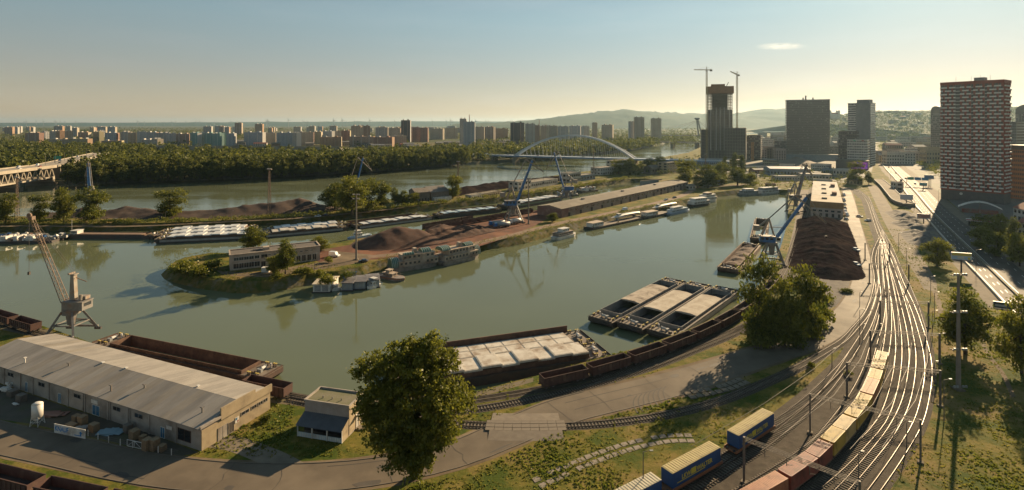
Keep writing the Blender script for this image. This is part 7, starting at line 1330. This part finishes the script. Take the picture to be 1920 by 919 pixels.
BK = [(47,73,249,1700,'brown','red'),(84,92,247,1950,'grey','white'),(93,104,246,1900,'white','yellow'),(104,112,245.5,1880,'orange','orange'),(122,137,246,1850,'cream','white'),(146,165,248,1780,'brown','cream'),(174,186,247,1820,'yellow','yellow'),(188,196,245,2200,'grey','white'),(197,218,249,1750,'bluegrey','red'),(226,240,247,1760,'white','cream'),(240,256,249,1700,'cream','orange'),
 (92,128,261,1480,'cream','orange'),(128,164,260,1470,'yellow','orange'),(190,228,264,1420,'brown','yellow'),(262,284,262,1330,'white','white'),(284,295,260.5,1310,'white','cream'),(257,275,247,1700,'bluegrey','white'),(275,293,248,1660,'bluegrey','red'),(293,312,249,1640,'grey','white'),(312,330,250,1620,'bluegrey','white'),(330,354,251,1600,'brown','red'),
 (356,370,249,1600,'teal','white'),(370,384,249,1600,'bluegrey','brown'),(384,398,249.5,1600,'teal','white'),(398,412,250,1590,'teal','teal'),(412,424,250,1590,'teal','white'),(424,439,250,1580,'bluegrey','grey'),(457,492,248,1600,'bluegrey','white'),(493,517,249,1650,'beige','beige'),(518,548,249,1500,'bluegrey','orange'),(548,556,249,1480,'white','white'),(557,588,248,1600,'beige','red'),(588,602,247,1700,'yellow','cream'),(602,622,246,1750,'bluegrey','white'),(622,640,246,1800,'beige','orange'),(640,656,245,1850,'red','yellow'),
 (658,676,236,1700,'beige','beige'),(677,694,236,1690,'brown','cream'),(704,727,239,1900,'grey','beige'),(728,750,240,1880,'beige','brown'),(774,788,239,1900,'red','white'),(788,802,239.5,1880,'red','red'),(806,830,241,2200,'beige','cream'),(835,858,240,2300,'cream','orange'),(890,908,238,1900,'beige','cream'),(909,925,238,1850,'brown','beige'),(926,952,241,2000,'orange','cream'),
 (1003,1012,235,1600,'brown','brown'),(1013,1024,236,1580,'beige','cream'),(1028,1045,236,2000,'cream','beige'),(1046,1066,237,2000,'grey','white'),(1067,1088,236,2050,'bluegrey','white'),(1094,1105,237,1950,'white','cream'),(1111,1120,230,1900,'beige','beige'),(1128,1148,234,1800,'cream','cream'),(600,640,257,1500,'orange','cream'),(655,700,256,1520,'brown','orange'),(700,735,257,1480,'red','orange'),(735,762,255,1500,'cream','yellow')]
ONES = 'first second third fourth fifth sixth seventh eighth ninth tenth eleventh twelfth thirteenth fourteenth fifteenth sixteenth seventeenth eighteenth nineteenth'.split()
def ordn(n): return ONES[n-1] if n < 20 else ({2:'twentieth',3:'thirtieth',4:'fortieth',5:'fiftieth',6:'sixtieth'}[n//10] if n%10 == 0 else {2:'twenty',3:'thirty',4:'forty',5:'fifty',6:'sixty'}[n//10]+'-'+ONES[n%10-1])
CN = {'teal':'green-teal','bluegrey':'blue-grey'}
rank = {id(b_):i+1 for i,b_ in enumerate(sorted(BK,key=lambda b_:b_[0]))}
for k,b_ in enumerate(BK):
    x0,x1,ty,d_,c,e_ = b_; block(x0,x1,ty,d_,c,'%s estate block with %s end wall, %s from the left across the river'%(CN.get(c,c),CN.get(e_,e_),ordn(rank[id(b_)])),e_,th=(-.01,.008,0)[k%3])
for a_ in ((752,769,225.5,1650,'dark','dark grey tall tower block standing alone above the estate','grey'),(440,453,230.5,3000,'brown','brown tower block on the far skyline above the green-teal row','beige'),(478,492,232.5,2500,'beige','beige tower block with sunlit orange end on the far skyline','orange'),(957,983,230,1450,'dark','broad black office block left of the white slabs near the arch bridge','dark'),(985,1003,232,1420,'white','white slab tower with dark stripe left of the arch bridge top','brown'),(862,874,222.5,1500,'grey','pale grey tower behind the antenna building','grey'),(869,890,228.5,1450,'bluegrey','stepped grey building with tall antenna mast across the river','grey'),(1180,1190,228,1700,'bluegrey','left lower part of the stepped tower right of the arch bridge','grey'),(1190,1208,220,1680,'beige','stepped brown tower cluster right of the arch bridge','beige'),(1222,1240,222,1900,'cream','pale tower block left of the unfinished tower far across the river','white')): block(*a_,grp='tall blocks across the river')
t = thing('antenna_mast','thin red antenna mast on the stepped grey building','antenna',GD(880,1455)+Vector((0,0,ZT(228.5,1450)))); MB().cyl((0,0,0),(0,0,20),1.2,.7,6).build('shaft',M('mast_red',(.3,.12,.08),None,1,.7),t)
t = thing('antenna_mast','thin red antenna mast behind the white slab tower',"antenna",GD(1011,1640)); MB().cyl((0,0,0),(0,0,ZT(225,1640)),1.2,.7,6).build('shaft',MT['mast_red'],t)
for _ in range(46): x0 = rng.uniform(0,900); d_ = rng.uniform(2700,4600); block(x0,x0+rng.uniform(5,16),rng.uniform(236,241),d_,rng.choice(('white','grey','beige','cream','brown','bluegrey')),'small distant block on the plain behind the estate',rng.choice(('white','orange','cream')),grp='distant blocks on the plain')
for _ in range(26): x0 = rng.uniform(420,960); d_ = rng.uniform(1350,1700); bld((x0,0),(x0+rng.uniform(12,26),0),14,rng.uniform(7,12),'low house roof showing between the estate blocks and the wood','low_house','house',rng.choice(WM),'gable',rng.choice(RT),2,6,d=(d_,d_*1.005),group='low houses before the estate',top=3)
bld((20,0),(52,0),30,7,'long white flat hall in the wood above the truss bridge','hall','hall',WHITE,'flat',ROOFG[3],1,0,d=(1050,1050))
mw = Path([GD(300,1080),GD(420,1060),GD(560,1040),GD(640,1030)],20); t = thing('motorway_wall','long pale motorway wall strip in the wood below the estate','wall'); MB().sweep(mw.p,16,0,19).build('embankment',BC,t); MB().sweep(mw.p,.5,19,21.5,off=8).build('parapet',BC,t)
# wind turbines on the skyline
wm = MB(); wm.cyl((0,0,0),(0,0,105),4.2,2.6,6); wm.bx(-3,3,-6,5,103,109); wm.cyl((0,-7,106),(0,-5.5,106),3,3,6)
for k in range(3): q = R(90+120*k+20); wm.add([(math.cos(q)*2-math.sin(q)*3,-7,106+math.sin(q)*2+math.cos(q)*3),(math.cos(q)*2+math.sin(q)*3,-7,106+math.sin(q)*2-math.cos(q)*3),(math.cos(q)*52,-7,106+math.sin(q)*52),(math.cos(q)*2,-6,106+math.sin(q)*2)],[(0,1,2),(0,2,3),(1,3,2)])
wme = wm.mesh('wind_turbine',M('turbine_grey',(.22,.22,.21),None,1,.7))
for k in range(64):
    px = [rng.uniform(20,300),rng.uniform(300,560),rng.uniform(500,1000),rng.uniform(560,960)][k%4]; d_ = rng.uniform(9500,13000) if px>480 else rng.uniform(13000,15000); tag(put('wind_turbine',wme,None,GD(px,d_),rng.uniform(-.5,.5),rng.uniform(.95,1.3)),'slender wind turbine on the hazy skyline of the plain','wind turbine','wind turbines on the skyline')
# one small lens-shaped cloud, far beyond the haze
cm2 = bpy.data.materials.new('cloud_vapour'); cm2.use_nodes = True; cm2.node_tree.nodes.clear(); N_,L_ = cm2.node_tree.nodes,cm2.node_tree.links; co_ = N_.new('ShaderNodeOutputMaterial'); cv = N_.new('ShaderNodeVolumePrincipled'); cv.inputs['Color'].default_value = (.95,.95,.97,1); cv.inputs['Anisotropy'].default_value = .5; tt = N_.new('ShaderNodeTexCoord'); tn = N_.new('ShaderNodeTexNoise'); tn.inputs['Scale'].default_value = 3.2; tn.inputs['Detail'].default_value = 4; mr = N_.new('ShaderNodeMapRange'); mr.inputs[1].default_value = .40; mr.inputs[2].default_value = .72; mr.inputs[4].default_value = .0009
ln = N_.new('ShaderNodeVectorMath'); ln.operation = 'LENGTH'; m1 = N_.new('ShaderNodeMapRange'); m1.inputs[1].default_value = 1.0; m1.inputs[2].default_value = .2; mu = N_.new('ShaderNodeMath'); mu.operation = 'MULTIPLY'
L_.new(tt.outputs['Object'],tn.inputs[0]); L_.new(tt.outputs['Object'],ln.inputs[0]); L_.new(ln.outputs['Value'],m1.inputs[0]); L_.new(tn.outputs[0],mr.inputs[0]); L_.new(mr.outputs[0],mu.inputs[0]); L_.new(m1.outputs[0],mu.inputs[1]); L_.new(mu.outputs[0],cv.inputs['Density']); L_.new(cv.outputs[0],co_.inputs['Volume'])
for k,(px,py,w,h_,lb) in enumerate(((1464,87,95,16,'small grey lens-shaped cloud above the glass tower'),)):
    d_ = 22000; m = MB().ball((0,0,0),1,20,12); o = tag(m.build('cloud',cm2,None,True),lb,'cloud'); o.location = GD(px,d_,ZT(py,d_)); o.scale = (w/2*d_/F*1.1,420,h_/2*d_/F*.95)
# ---------------------------------------------------------------- undergrowth and rough grass
r = np.random.default_rng(77)
def along(pts,n,o0,o1,z=WZ):
    P_ = Path(poly(pts,z),6); out = []
    for _ in range(n): s_ = r.random()*P_.L; c,an = P_.chord(s_,2); q = r.uniform(o0,o1); out.append((c.x+math.sin(an)*q,c.y-math.cos(an)*q))
    return np.array(out)
ps = np.concatenate([along(BSOUTH,900,2,7.5)]); mass('bank_undergrowth',ps,r.uniform(1.6,4.2,len(ps)),14,56,'wild bushes covering the bank behind the channel barges',LEAF,1.5)
ps = np.concatenate([along(ASOUTH,520,1.5,8),along(ENDB,60,2,6)]); mass('island_bank_weeds',ps,r.uniform(.7,1.9,len(ps)),15,56,'weeds and low bushes along the island shore',LEAF,1.8)
N = 130000; d = 78*np.exp(r.random(N)*math.log(330/78)); px = r.uniform(-40,1960,N); X = (px-960)/F*d; pts = np.stack([X,d],1)
def inpoly(P_,poly_):
    x,y = P_[:,0],P_[:,1]; c = np.zeros(len(P_),bool); n = len(poly_)
    for i in range(n):
        x0,y0,x1,y1 = poly_[i].x,poly_[i].y,poly_[i-1].x,poly_[i-1].y
        c ^= ((y0>y)!=(y1>y))&(x<(x1-x0)*(y-y0)/(y1-y0+1e-12)+x0)
    return c
ok = inpoly(pts,top)
for q in (poly(rail_yard),poly([(-80,690),(0,720),(130,765),(260,805),(372,848),(330,858),(200,826),(60,795),(-80,775)]),poly([(1462,540),(1478,470),(1498,356),(1590,352),(1604,520),(1575,570),(1530,530)]),poly([(560,476),(780,436),(1060,385),(1000,430),(860,474),(600,500)]),poly([(555,700),(675,700),(680,835),(550,822)]),poly([(-60,600),(500,725),(500,770),(380,850),(-60,720)])): ok &= ~inpoly(pts,q)
def away(P_,path,rad):
    A = np.array([[p.x,p.y] for p in path]); out = np.ones(len(P_),bool)
    for i in range(0,len(P_),4000): dd = ((P_[i:i+4000,None,:]-A[None])**2).sum(-1).min(1); out[i:i+4000] = dd > rad*rad
    return out
ok[ok] &= away(pts[ok],RP,6.3)
for k in ('Q1','Q2','Q3','L1','W1'): ok[ok] &= away(pts[ok],TR[k].p,2.3)
ok[ok] &= away(pts[ok],HWA+HWM+HWC,9)
nzv = np.sin(X*.11+1.3*np.sin(d*.07))*np.sin(d*.13+1.1*np.sin(X*.05))+.5*np.sin(X*.37+d*.21)*np.sin(d*.31-X*.17); ok &= r.random(N) < np.clip(.42+.5*nzv,.10,1); P_ = pts[ok]; nz_ = nzv[ok]; n = len(P_); hgt = (r.uniform(.07,.24,n)*np.clip(1+.5*nz_,.6,1.6)); nb_ = 3
B_ = np.repeat(P_,nb_,0)+r.normal(size=(n*nb_,2))*.16; a_ = r.random(n*nb_)*6.28; hh = np.repeat(hgt,nb_)*r.uniform(.6,1.2,n*nb_); w = .10+hh*.35; lx,ly = r.normal(size=n*nb_)*hh*.4,r.normal(size=n*nb_)*hh*.4; z_ = np.zeros(n*nb_)
V = np.stack([np.stack([B_[:,0]-np.cos(a_)*w,B_[:,1]-np.sin(a_)*w,z_],-1),np.stack([B_[:,0]+np.cos(a_)*w,B_[:,1]+np.sin(a_)*w,z_],-1),np.stack([B_[:,0]+lx+np.cos(a_)*w*.5,B_[:,1]+ly+np.sin(a_)*w*.5,hh],-1),np.stack([B_[:,0]+lx-np.cos(a_)*w*.5,B_[:,1]+ly-np.sin(a_)*w*.5,hh*.95],-1)],1).reshape(-1,3)
tn_ = np.repeat(np.repeat(np.clip(.45-.35*nz_+r.normal(size=n)*.15,0,1),nb_),4); o = put('rough_grass',npmesh('rough_grass',V,n*nb_,4,tn_,TUFT)); o['kind'] = 'stuff'; o['label'] = 'rough patchy grass and weeds on the verges'

# ---------------------------------------------------------------- the evening haze
hm = bpy.data.materials.new('haze'); hm.use_nodes = True; hm.node_tree.nodes.clear()
ho = hm.node_tree.nodes.new('ShaderNodeOutputMaterial'); pv = hm.node_tree.nodes.new('ShaderNodeVolumePrincipled')
pv.inputs['Color'].default_value = (.52,.80,1,1); pv.inputs['Density'].default_value = 2.4e-5; pv.inputs['Anisotropy'].default_value = .5
hm.node_tree.links.new(pv.outputs[0], ho.inputs['Volume'])
hz = MB().bx(-32000,32000,-500,30000,-7,330).build('haze', hm); hz['kind'] = 'stuff'; hz['label'] = 'thin warm evening haze over the river plain'
